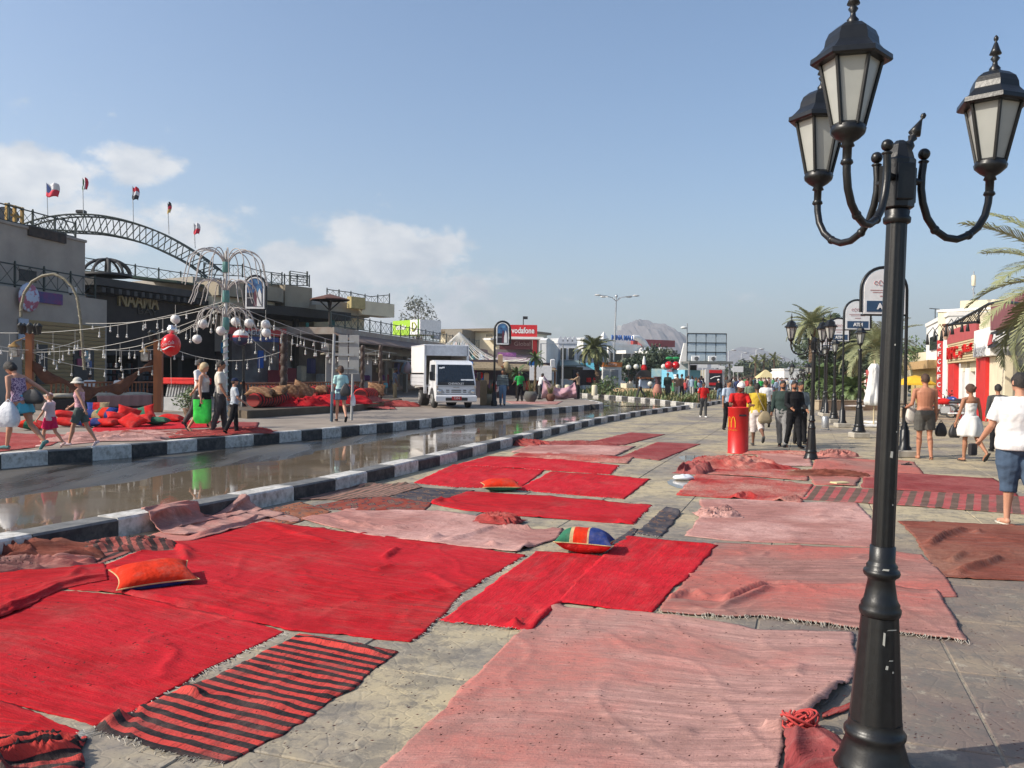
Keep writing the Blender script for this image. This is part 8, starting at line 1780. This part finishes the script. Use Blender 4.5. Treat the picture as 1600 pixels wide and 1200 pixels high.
F18 = Face(1103,70,1133,70); t = F18.thing('advert_stand','grey framed red and black advertising stand below the mirrored grid','sign'); F18.rect('frame',plain('grey_white_frame',(.45,.45,.45),.6),t,1103,577,1132,606,0,.5); F18.rect('black_print',M_postd,t,1108,578,1128,604,-.04,-.002); F18.rect('red_band',M_vr,t,1108,578,1128,583,-.06,-.042); F18.rect('red_band',M_vr,t,1108,598,1128,602,-.06,-.042); q = MB(); q.tube([(F18.u(1110),-.06,F18.z(1110,592)),(F18.u(1116),-.06,F18.z(1116,589)),(F18.u(1125),-.06,F18.z(1125,588))],.04,5); ob('script_logo',q,C['white'],t)
t = thing('flagpole','thin white mast above the mirrored kiosk','mast',Q(1073,565,76)); q = MB(); q.tube([(0,0,0),(0,0,Q(1073,505,76).z-Q(1073,565,76).z)],.05,6); ob('pole',q,M_steel,t); q = MB(); q.ball((-.3,0,Q(1073,512,76).z-Q(1073,565,76).z),(.3,.2,.12),8,6); ob('lamp_head',q,M_white,t)
# placards above the crowd
for k,(px,py,w) in enumerate([(1098,571,1.0),(1117,572,.8),(1128,574,.7),(1153,577,1.3),(1146,577,.6)]):
    c = Q(px,py,90+k*4); q = MB(); q.cbox((0,0,0),(w,.05,w*.55),bev=.01); q.tube([(0,0,-w*.2),(0,0,-c.z*.9)],.03,5); tag(ob('placard',q,M_signw,None,c),['blank white placard left of the red and black stand','small blank placard above the red and black stand','smallest blank placard at the kiosk post','widest blank white placard above the crowd','narrow blank placard beside the widest one'][k],'placard','placards above the crowd')
# trees
def tree(label,px,py,Y,w,h,n,m,seed,leaf=.25,grp='trees in the background',th=None):
    p = Q(px,600,Y); p.z = .1; return leafy(label,p,w,h,n,m,seed,'tree','tree',grp,None,leaf,(h*.35 if th is None else th))
def h_at(px,py,Y): return Q(px,py,Y).z-.1
tree('dark casuarina tree to the left of the cherries',1028,600,100,4.6,h_at(1028,545,100)*.72,2600,M_leafd,5); tree('dark tree behind the cherry booth',1052,600,104,4.0,h_at(1052,552,104)*.72,1800,M_leafd,9); tree('low dark tree by the orange kiosk',985,600,98,3.4,h_at(985,556,98)*.7,1500,M_leafd,14)
tree('sparse grey tree standing behind the green box sign',652,500,120,5.0,h_at(652,481,120)-h_at(652,505,120)+2.4,900,mat('grey_green_leaf',(.10,.11,.08),.7),21,.22,th=h_at(652,505,120)-1)
for px,top,w,sd,lb in [(1298,497,6.5,31,'broad grey green tree behind the arched ATM signs'),(1330,505,6.0,36,'broad dark tree right of the ATM sign poles'),(1362,520,6.0,41,'bushy tree behind the closed white parasol'),(1395,548,5.5,43,'tree partly hidden by the near lamp post'),(1316,540,5.0,47,'lower dark tree beneath the broad ones')]:
    tree(lb,px,600,88,w,h_at(px,top,88)*.74,6500,M_leafd if sd % 2 else mat('dusty_green',(.085,.10,.055),.65,(.12,.13,.08),sc=.6),sd,.34)
hr = random.Random(3)
for k in range(14):
    px = 1140+k*8+hr.uniform(-3,3); top = 572-hr.uniform(0,9) if k > 1 else 573; Y = hr.uniform(170,260)
    tree('small far tree number '+str(k),px,600,Y,hr.uniform(5,9),h_at(px,top,Y)*.72,260,M_leafd,60+k,.6)['label'] = 'dark rounded tree beyond the crowd, '+'leftmost second third fourth fifth sixth seventh eighth ninth tenth eleventh twelfth thirteenth rightmost'.split()[k]+' of the far row'
# palms
palm('date palm leaning over the island planting left of the orange kiosk',G(938,606,.17),0,1,.1,.1,1) if False else None
p = G(936,604.5,.17); p.y = 84; p.x = Q(936,600,84).x; palm('date palm leaning left with a full crown by the orange kiosk',p,Q(925,550,84).z,46,2.35,.26,3,(.7,1.2),lean=(-.13,0),lw=.035,nl=34,grp='date palms')
p = Q(1268,600,66); p.z = 0; palm('tall date palm behind the second lamp post',p,h_at(1270,508,66),40,2.4,.27,8,(.6,1.0),mt=M_fdry,lw=.03,nl=34,grp='date palms')
p = Q(1370,600,52); p.z = 0; palm('date palm behind the near lamp post, dusty crown',p,h_at(1372,545,52),34,3.0,.25,12,(.6,1.1),mt=M_fdry,lw=.03,nl=34,grp='date palms')
p = Q(1285,600,60); p.z = 0; palm('short bushy fan palm with bright green crown behind the second lamp',p,h_at(1287,594,60),60,1.75,.24,15,(.5,1.1),mt=M_leaf,lw=.05,nl=26,grp='fan palms',wid=.7)
p = Q(1333,600,48); p.z = 0; palm('smaller fan palm with orange trunk left of the closed parasol',p,h_at(1333,606,48),40,1.1,.22,18,(.5,1.1),mt=M_leaf,lw=.04,nl=26,grp='fan palms',wid=.7)
p = Q(1305,600,56); p.z = 0; palm('low fan palm between the two ATM sign poles',p,h_at(1305,604,56),40,1.2,.2,22,(.5,1.1),mt=M_leaf,lw=.05,nl=24,grp='fan palms',wid=.7)
for k,px in enumerate((1180,1193,1209)):
    p = Q(px,600,190); p.z = 0; palm(['distant palm, leftmost of three beyond the crowd','distant palm, middle of three beyond the crowd','distant palm, rightmost of three beyond the crowd'][k],p,5.2+k*.4,16,2.4,.25,30+k,lw=.12,nl=10,grp='distant palms')
# island planting
q = MB(); r = random.Random(9)
for _ in range(5200):
    u = r.random(); y = 50+ (r.random()**1.3)*34
    xl = np.interp(y,[47,49.5,53,58.4,65,71,80,92],[10.25,9.75,9.5,8.99,7.4,5.7,2.4,-3]); xr = np.interp(y,[49,54,62,78,92],[11.2,13,16,21,21]); x = xl+.7+(xr-xl-1.2)*r.random()
    if noise.noise(Vector((x*.35,y*.35,0))) < -.12: continue
    c = Vector((x,y,.17)); h = r.uniform(.2,.62)*(.7+noise.noise(Vector((x*.5,y*.5,4)))); a = r.uniform(0,6.28); tpv = c+Vector((math.cos(a)*h*.5,math.sin(a)*h*.5,max(.1,h))); s2 = Vector((-math.sin(a),math.cos(a),0))*.05
    q.add([c-s2,c+s2,tpv+s2*.6,tpv-s2*.6],[(0,1,2,3)],r.randrange(2))
ob('ground_cover',q,[M_leafo,M_leaf],kind='stuff')
F19 = Face(955,74,1032,70,.1); t = F19.thing('wall','low sandy wall along the back of the island planting','wall'); F19.rect('wall',mat('sand_wall',(.42,.30,.17),.9),t,958,607,1032,613,0,.5); F19.rect('planter_box',M_cream,t,969,599,978,608,.1,1)
for k,px in enumerate((871,887,929)):
    p = Q(px,600,64); p.z = .25; q = MB(); q.lathe([(.22,0),(.22,.7),(.18,.78),(0,.8)],12); tag(ob('bollard',q,M_cream,None,p),['short cream bollard behind the held cloth, left','short cream bollard behind the held cloth, right','short cream bollard in the island planting'][k],'bollard','cream bollards')
leafy('low spiky shrub in the planting below the palm',Q(942,600,66)*1+Vector((0,0,.2-Q(942,600,66).z)),1.8,1.6,500,M_leaf,77,leaf=.14)
# far end: white tents, yellow tent, low buildings, masts
for k,(px,py,w,h,c_) in enumerate([(1196,577,5.5,2.2,'yellow'),(1219,575,10,2.6,'white'),(1234,572,6,2.5,'white'),(1207,579,5,1.6,'white')]):
    Y = 175+k*8; p = Q(px,600,Y); p.z = 0; zt = h_at(px,py,Y); t = thing('tent',['peaked tent with a yellow top at the far end','wide white tent at the far end','white tent half hidden behind the second lamp','small low white tent before the wide one'][k],'tent',p,0,'tents at the far end'); q = MB(); q.lathe([(w*.5,zt*.45),(w*.45,zt*.55),(.2,zt),(0,zt)],4,rz=PI/4,smooth=False); ob('roof',q,plain('tent_yellow',(.6,.5,.25),.8) if c_ == 'yellow' else M_white,t); q = MB(); q.cbox((0,0,zt*.22),(w*.6,w*.6,zt*.44)); ob('walls',q,M_white,t)
for k,(px,py,Y) in enumerate([(1138,548,210),(1158,552,230),(1172,556,260),(1181,546,200),(1215,560,240)]):
    p = Q(px,600,Y); p.z = 0; t = thing('street_light','thin distant street light beyond the crowd, '+['leftmost','second from the left','third from the left','the nearest and tallest','rightmost'][k],'street light',p,0,'distant street lights'); q = MB(); h = h_at(px,py,Y); q.tube([(0,0,0),(0,0,h),(1.2,0,h+.3)],.12,5); q.ball((1.3,0,h+.25),(.7,.3,.2),8,5); ob('pole',q,plain('pale_grey_mast',(.4,.42,.43),.6),t)
for k,(px,py,Y,w,d) in enumerate([(1150,583,300,34,12),(1215,581,330,50,14),(1180,579,420,70,16)]):
    p = Q(px,600,Y); p.z = 0; h = h_at(px,py,Y); q = MB(); q.cbox((0,0,h/2),(w,d,h)); tag(ob('building',q,M_cream,None,p),['low cream building beyond the crowd, nearest of three','long low cream building beyond the white tents','long low building on the sandy horizon'][k],'building','far low buildings')
# ================================================================= right side: shops
F20 = Face(1462,50.3,1600,29.4);
# the facade faces left: local -y must point to the street, so corners run far -> near
def mk(label,cat='building',name='building'): return F20.thing(name,label,cat)
M_red = mat('signal_red_render',(.56,.018,.016),.6,(.48,.016,.014),sc=2,dirt=.08); M_rose = mat('sun_bleached_red',(.42,.075,.075),.7,(.36,.065,.065),sc=2)
t = mk('red and white fried chicken shop with slatted sign board on the right')
R20 = lambda nm,m,a,b_,c,d,y0,y1,par=None,bev=0: F20.rect(nm,m,par or t,a,b_,c,d,y0,y1,bev)
def col(nm,m,px0,px1,ptop,y0,y1,par=None,pbot=None):
    u0,u1 = F20.u(px0),F20.u(px1); zt = F20.z((px0+px1)/2,ptop); zb = 0 if pbot is None else F20.z((px0+px1)/2,pbot); return F20.box(nm,m,par or t,u0,u1,zb,zt,y0,y1)
col('white_pillar',M_white,1477.5,1484,527,-.15,.1); col('red_pillar',M_red,1485,1495,566,-.12,.1); col('red_pillar',M_red,1531,1546,559,-.15,.1)
# header slopes with perspective only: constant height bands
zh0,zh1 = F20.z(1507,533),F20.z(1507,515); F20.box('header',M_rose,t,F20.u(1484),F20.u(1531),zh0,zh1+.15,-.16,.5)
zb0,zb1 = F20.z(1507,566),zh0
back = F20.box('sign_board',mat('beige_slat_back',(.40,.32,.20),.8),t,F20.u(1484),F20.u(1528.5),zb0,zb1,-.12,.4)
ns = 9
for k in range(ns): F20.box('slat',mat('beige_slat',(.62,.50,.30),.7),t,F20.u(1485),F20.u(1528),zb0+(zb1-zb0)*(k+.12)/ns,zb0+(zb1-zb0)*(k+.80)/ns,-.17,-.125)
M_lred = plain('red_sign_letter',(.55,.01,.012),.3); cu0 = (F20.u(1486)+F20.u(1504))/2; zc = (zb0+zb1)/2
lettering('KFC',1,M_lred,t,(cu0,-.22,zc),width=abs(F20.u(1503)-F20.u(1487)),height=(zb1-zb0)*.62,depth=.05,bold=.02)
cu1 = (F20.u(1505)+F20.u(1527))/2; wv = abs(F20.u(1526)-F20.u(1506)); hv = (zb1-zb0)
try:
    o = lettering('\uFEF2\uFEDB\uFE8E\uFE98\uFEE8\uFEDB'[::1],1,M_lred,t,(cu1,-.22,zc),width=wv,height=hv*.6,depth=.05,bold=.02); ok_ar = len(o.data.vertices) > 200
except Exception: pass
col('cream_back_wall',mat('pale_interior',(.62,.52,.40),.8),1494,1529.5,566,.5,.9)
for a,b_ in ((1494,1500),(1504,1511),(1520,1529)): col('cream_pillar',M_white,a,b_,575,.1,.5)
q = MB();
for a,b_ in ((1496,1505),(1510,1524)): R20('shadow_beam',M_cream,a,563,b_,580,.15,.5)
col('glass_door',M_glassdark,1501,1503.5,590,.3,.5)
F20.box('roof_wall',M_cream,t,F20.u(1484),F20.u(1531),zh1+.152,zh1+.55,0,4)
F20.box('wall',M_cream,t,F20.u(1477),F20.u(1531),0,zh0-.1,.95,7)
# vertical red sign
t = mk('tall red vertical sign with white upright lettering beside the white pillar','sign','vertical_sign'); bd = col('board',M_red,1467,1476.5,531,-.12,0,t,640);
for k,ch in enumerate('KFCKFC'): lettering(ch,.5,M_signw,t,(F20.u(1471.8),-.15,F20.z(1471,541+k*12)),width=abs(F20.u(1474.5)-F20.u(1469.5)),height=.28,depth=.01,bold=.01)
# white sign box and next shops
t = mk('white shop box with faint lettering right of the red pillar'); col('box',M_white,1533,1560,514,-.3,.4,t,557); zq = F20.z(1540,547); lettering('dessert',.4,plain('faint_grey_letter',(.35,.36,.38),.6),t,(F20.u(1543),-.34,zq),width=abs(F20.u(1551)-F20.u(1532)),depth=.01); col('wall',M_cream,1545.5,1562,557,0,.6,t); col('pillar',M_cream,1533,1540,497,-.1,.5,t,514)
t = mk('dark fronted shop with maroon roof and black name board at the right edge'); F20.box('wall',mat('grey_shop_wall',(.30,.31,.33),.8),t,F20.u(1562),F20.u(1760),0,F20.z(1580,515),.3,6); F20.box('roof',mat('maroon_roof',(.20,.065,.075),.8,(.16,.055,.06),sc=2),t,F20.u(1574),F20.u(1760),F20.z(1580,515),F20.z(1580,474),-.6,6)
q = MB(); ua,ub = F20.u(1560),F20.u(1600); z0,z1 = F20.z(1580,541),F20.z(1580,516); q.poly([(ua,-.4,z0),(ub+1.5,-.4,z0),(ub+1.5,-.4,z1+.1),(ua+.55,-.4,z1)],(0,.3,0)); nb_ = ob('name_board',q,M_postd,t); q = MB(); q.poly([(ua+.12,-.44,z0+.08),(ua+1.0,-.44,z0+.15),(ua+1.0,-.44,z1-.1),(ua+.62,-.44,z1-.08)],(0,.03,0)); ob('red_wedge',q,M_rose,nb_)
lettering('Angels',.8,M_signw,nb_,(F20.u(1583),-.47,(z0+z1)/2),width=abs(F20.u(1594)-F20.u(1571)),height=(z1-z0)*.6,depth=.02,bold=.02); col('glass_door',M_glassdark,1578,1600,556,.1,.28,t); col('pillar',M_cream,1562,1575,556,-.1,.3,t)
# cream upper storey with five grilled openings, white house, antennas
F21 = Face(1464,52,1548,49.5); t = F21.thing('building','cream upper storey with a row of square grilled openings above the chicken shop','building')
ztop = F21.z(1480,487); F21.box('wall',M_cream,t,0,F21.len,4.0,ztop,0,6); F21.box('coping',M_white,t,-.05,F21.len,ztop+.001,ztop+.14,-.08,6)
for px in (1483,1493.5,1504,1514.5):
    f = F21.rect('opening',plain('opening_ochre',(.30,.21,.10),.8),t,px-3,490,px+3,502,-.03,.0); F21.rect('mullion',M_cream,f,px-.4,490,px+.4,502,-.06,-.031); F21.rect('transom',M_cream,f,px-3,495.5,px+3,496.5,-.06,-.031)
F22 = Face(1486,55,1625,52); t = F22.thing('building','tall cream roof block with an aerial behind the palm fronds','building'); F22.box('wall',M_cream,t,0,F22.len,5,F22.z(1500,464),3,10); F22.box('wall_step',M_white,t,F22.u(1496),F22.u(1580),5,F22.z(1520,480),1.5,3)
p = Q(1521,463,56); t = thing('aerial','white cylindrical phone aerial on a short mast on the roof','aerial',p); q = MB(); h = Q(1521,424,56).z-p.z; q.tube([(0,0,0),(0,0,h)],.04,6); q.tube([(.1,0,h*.1),(-.1,0,h*.3),(.12,0,h*.4)],.03,5); ob('mast',q,M_steel,t); q = MB(); q.lathe([(.10,h*.42),(.13,h*.45),(.13,h*.82),(.09,h*.85)],10); ob('radome',q,M_cream,t)
F23 = Face(1444,62,1482,50); t = flatb(F23,'white house with a blue framed window left of the vertical sign',M_white,1446.5,1482,503,640,8,[(1455,526,1466,546)],wm=plain('blue_window_frame',(.06,.10,.20),.6)); p = Q(1461,500,58); t = thing('aerial','thin tv aerial on the white house with the blue window','aerial',p); q = MB(); h = Q(1461,482,58).z-p.z; q.tube([(0,0,0),(0,0,h)],.03,5); q.tube([(-.4,0,h),(.3,0,h-.05)],.03,5); ob('mast',q,M_dark,t)
F24 = Face(1412,70,1470,52); t = F24.thing('building','yellow ochre wall with a boxy ledge behind the shirtless man','building'); F24.rect('wall',mat('yellow_ochre_wall',(.52,.39,.15),.85),t,1424,576,1468,640,0,3); F24.rect('ledge',mat('ochre_ledge',(.50,.32,.14),.85),t,1425,565,1466,577,-.6,2)
F25 = Face(1405,76,1450,66); t = F25.thing('wall','cream garden wall overgrown with white flowers','wall'); F25.rect('wall',M_cream,t,1410,552,1447,600,0,1)
leafy('flowering creeper over the cream garden wall',Vector(P3(F25,F25.u(1430),-.4,2.0)),3.6,3.0,900,M_leaf,91,leaf=.16,cat='creeper',name='creeper',stem=False); leafy('dark round bush below the garden wall',Vector(P3(F25,F25.u(1417),-.5,0)),2.4,3.0,700,M_leafd,93,leaf=.18)
# parasols
p = Q(1430,600,42); p.z = 0; t = thing('parasol','open yellow parasol with black print behind the shirtless man','parasol',p); h = h_at(1430,583,42); q = MB(); q.lathe([(1.0,h-.42),(.5,h-.12),(0,h)],8,smooth=False); q.lathe([(1.0,h-.42),(1.0,h-.5),(.98,h-.5)],8,smooth=False); ob('canopy',q,plain('yellow_canvas',(.68,.42,.02),.7),t); q = MB(); q.tube([(0,0,0),(0,0,h)],.03,6); ob('pole',q,M_steel,t)
def closed_parasol(label,px,py,H):
    p = G(px,py); t = thing('parasol',label,'parasol',p,0,'closed white parasols'); q = MB(); n = 24; prof = [(.10,2.30),(.21,2.12),(.17,2.0),(.22,1.6),(.28,1.2),(.33,.95),(.30,.80),(.06,.78)]; vs = []
    for i,(r_,z) in enumerate(prof): vs += [(r_*(1+.18*math.cos(8*2*PI*j/n+i*.2))*math.cos(2*PI*j/n),r_*(1+.18*math.cos(8*2*PI*j/n+i*.2))*math.sin(2*PI*j/n),z*H/2.35) for j in range(n)]
    q.add(vs,[(i*n+j,i*n+(j+1) % n,i*n+n+(j+1) % n,i*n+n+j) for i in range(len(prof)-1) for j in range(n)],0,True); q.add(vs[:n],[tuple(range(n-1,-1,-1))]); ob('canopy',q,mat('white_canvas',(.72,.72,.70),.8),t)
    q = MB(); q.tube([(0,0,0),(0,0,H+.08)],.028,8); ob('pole',q,mat('pale_wood',(.55,.45,.28),.6),t); q = MB(); q.cbox((0,0,.05),(1.1,.8,.08),bev=.02); ob('base',q,M_white,t)
closed_parasol('closed white parasol on a wooden pole, nearer one left of the lamp post',1365,667,2.35); closed_parasol('closed white parasol standing behind the nearer one',1378,662,2.3)
p = G(1352,662);
# black bracket arch with gooseneck lamps over the shops
t = thing('lamp_bracket','black curved iron bracket with gooseneck lamps above the chicken shop sign','lamp bracket',P3(F20,F20.u(1486),-.6,F20.z(1486,514))); o3 = Vector(t.location); pts = [Q(x,y,31-(x-1486)*.06)-o3 for x,y in [(1484,508),(1500,500),(1520,489),(1545,475),(1565,471),(1590,474),(1610,480)]]; q = MB(); q.tube(pts,.05,6); ob('arch',q,M_black,t); q = MB(); a = Q(1484,507,31)-o3; b_ = Q(1528,503,29)-o3; q.tube([a,b_],.05,6); ob('beam',q,M_black,t)
q = MB()
for i in range(12): u = i/12; p1 = along(pts,u*.5+.02); p2 = a.lerp(b_,min(1,u*1.0)); q.tube([p1,p2],.018,4)
ob('scrollwork',q,M_black,t)
for px,py in [(1449,533),(1460,528),(1471,527),(1488,517),(1503,513),(1512,512),(1529,500),(1478,520)]:
    e = Q(px,py,31.5)-o3; s0 = Q(px+17,py-8,31.5)-o3; l = MB(); l.tube([s0,(s0+e)/2+Vector((0,0,.42)),e+Vector((0,0,.25))],.018,5); l.lathe([(.03,.25),(.05,.05),(.075,-.14),(.0,-.14)],8,tuple(e)); ob('gooseneck_lamp',l,M_dark,t)
p = Q(1477.5,531,36); t = thing('urn','pinkish clay amphora on the shop roof by the goosenecks','urn',p); t.scale = (.62,)*3; q = MB(); q.lathe([(.1,0),(.22,.35),(.26,.6),(.18,.8),(.14,.9)],14); ob('body',q,mat('pink_clay',(.45,.30,.22),.8),t); q = MB(); q.lathe([(.14,.9),(.26,.98),(.26,1.1),(.15,1.12)],8,smooth=False); ob('rim',q,plain('rust_cap',(.16,.07,.04),.7),t)
# motorbikes
def bike(label,loc,rz,c_):
    t = thing('motorbike',label,'motorbike',loc,rz,'motorbikes parked by the shops')
    for y in (-.62,.62):
        q = MB(); n = 22; pts = [(0,y+.28*math.cos(2*PI*i/n),.30+.28*math.sin(2*PI*i/n)) for i in range(n+1)]; q.tube(pts,.045,6,caps=False); wh = ob('wheel',q,plain('tyre_rubber',(.03,.03,.03),.85),t); q = MB()
        for k in range(6): a = k*PI/3; q.tube([(0,y,.30),(0,y+.26*math.cos(a),.30+.26*math.sin(a))],.010,4)
        q.lathe([(.04,-.05),(.04,.05)],8,(0,y,.30)); ob('spokes',q,M_steel,wh)
    q = MB(); q.ball((0,-.12,.80),(.14,.30,.14),12,8); ob('tank',q,c_,t); q = MB(); q.ball((0,.38,.78),(.13,.38,.07),12,8); ob('seat',q,M_blkbag,t)
    q = MB(); q.cbox((0,0,.42),(.24,.34,.34),bev=.05); q.tube([(.12,.1,.28),(.14,.75,.32)],.045,8); ob('engine',q,M_steel,t)
    q = MB()
    for sx in (-1,1): q.tube([(sx*.07,-.62,.30),(sx*.08,-.48,.95)],.022,6); q.tube([(sx*.08,-.48,.98),(sx*.32,-.36,1.04)],.014,5); q.tube([(sx*.3,-.4,1.03),(sx*.36,-.5,1.18)],.008,4); q.cbox((sx*.37,-.5,1.2),(.09,.02,.06),bev=.01)
    ob('handlebar',q,M_dark,t); q = MB(); q.ball((0,-.60,.86),(.09,.07,.09),10,8); ob('headlight',q,plain('lens',(.6,.6,.6),.1),t)
    q = MB(); q.poly([(-.06,y,z) for y,z in ((-.9,.55),(-.62,.66),(-.35,.58),(-.62,.62))],(.12,0,0)); ob('mudguard',q,c_,t)
for k,(px,py,c_,rz,lb) in enumerate([(1466,652,'white',.5,'blue and white motorbike just right of the shirtless man'),(1478,656,'red',.9,'red motorbike in the middle of the parked row'),(1490,650,'blue',.3,'dark blue motorbike left of the woman in white'),(1499,646,'white',.7,'pale motorbike partly behind the woman in white')]):
    bike(lb,G(px,py),rz+PI,{'white': plain('white_fairing',(.6,.62,.66),.3),'red': C['red'],'blue': plain('blue_fairing',(.03,.06,.25),.25)}[c_])
# red kerb piece, low kerbs, planter walls
a = G(1521,657); q = MB(); q.cbox((0,0,.12),(1.3,.3,.24),bev=.02); B2('short red painted kerb behind the woman in white','kerb','kerb',q,M_red,a,-.2); q = MB(); q.cbox((0,0,.12),(.7,.3,.24),bev=.02); B2('pale unpainted kerb end beside the red one','kerb','kerb',q,M_conc,G(1540,657)+Vector((.1,0,0)),-.2)
for k,(x0,x1,py,h,lb) in enumerate([(1276,1400,641,.5,'low tan retaining wall behind the litter bin'),(1282,1362,629,.55,'second low wall under the fan palms'),(1404,1462,652,.35,'low kerb wall behind the shirtless man')]):
    a,b_ = G(x0,py),G(x1,py); q = MB(); L2 = (b_-a).length; q.cbox((L2/2,0,h/2),(L2,.4,h),bev=.03); q.cbox((L2/2,0,h+.03),(L2+.06,.5,.06),bev=.01); B2(lb,'low_wall','wall',q,mat('tan_low_wall',(.36,.29,.20),.9,(.28,.22,.15),sc=1),a,math.atan2(b_.y-a.y,b_.x-a.x),'low walls of the right side')
leafy('dark clipped bush under the fan palms',G(1308,632),1.6,1.3,700,M_leafd,97,leaf=.08); leafy('ground shrub right of the tall date palm trunk',G(1282,632),1.8,1.1,700,M_leaf,99,leaf=.09)
for k,(px,py) in enumerate([(1345,640),(1327,641)]):
    p = G(px,py); q = MB(); q.cbox((0,0,.25),(1.5,.6,.08),bev=.02); q.cbox((-.6,0,.1),(.1,.5,.22)); q.cbox((.6,0,.1),(.1,.5,.22)); B2(['pale stone bench slab right of the ATM poles','pale stone bench slab left of the other'][k],'stone_bench','bench',q,M_white,p,0,'stone benches')
# white buildings beyond the right trees
for k,(x0,x1,py,Y) in enumerate([(1338,1400,575,95),(1225,1262,577,130),(1300,1345,580,110)]):
    a,b_ = Q(x0,600,Y),Q(x1,600,Y); h = h_at((x0+x1)/2,py,Y); q = MB(); q.cbox(((b_.x-a.x)/2,3,h/2),(b_.x-a.x,6,h)); q.cbox(((b_.x-a.x)/2,3,h+.1),(b_.x-a.x+.2,6.2,.2)); B2(['white low building behind the closed parasols','white building behind the second lamp, far off','white building between the trees behind the fan palms'][k],'building','building',q,M_white,(a.x,a.y,0))
F26 = Face(1345,60,1400,56); t = F26.thing('stall','red and white stall behind the closed parasols','stall'); F26.rect('white_wall',M_white,t,1350,583,1398,625,0,1); F26.rect('red_panel',M_rose,t,1357,578,1362,610,-.2,0); F26.rect('tan_panel',mat('tan_panel',(.40,.25,.17),.8),t,1345,590,1351,625,-.2,0)
# the palm that reaches in from the right edge
t = palm('date palm reaching in from the right frame edge with dusty fronds',Q(1688,600,15.5)*1+Vector((0,0,-Q(1688,600,15.5).z)),3.35,38,2.35,.24,52,(.55,1.25),mt=M_fdry,lw=.016,nl=64,wid=.46,el=(-.55,1.2))
# long shadow caster already given by the near lamp; tiled apron near the right shops
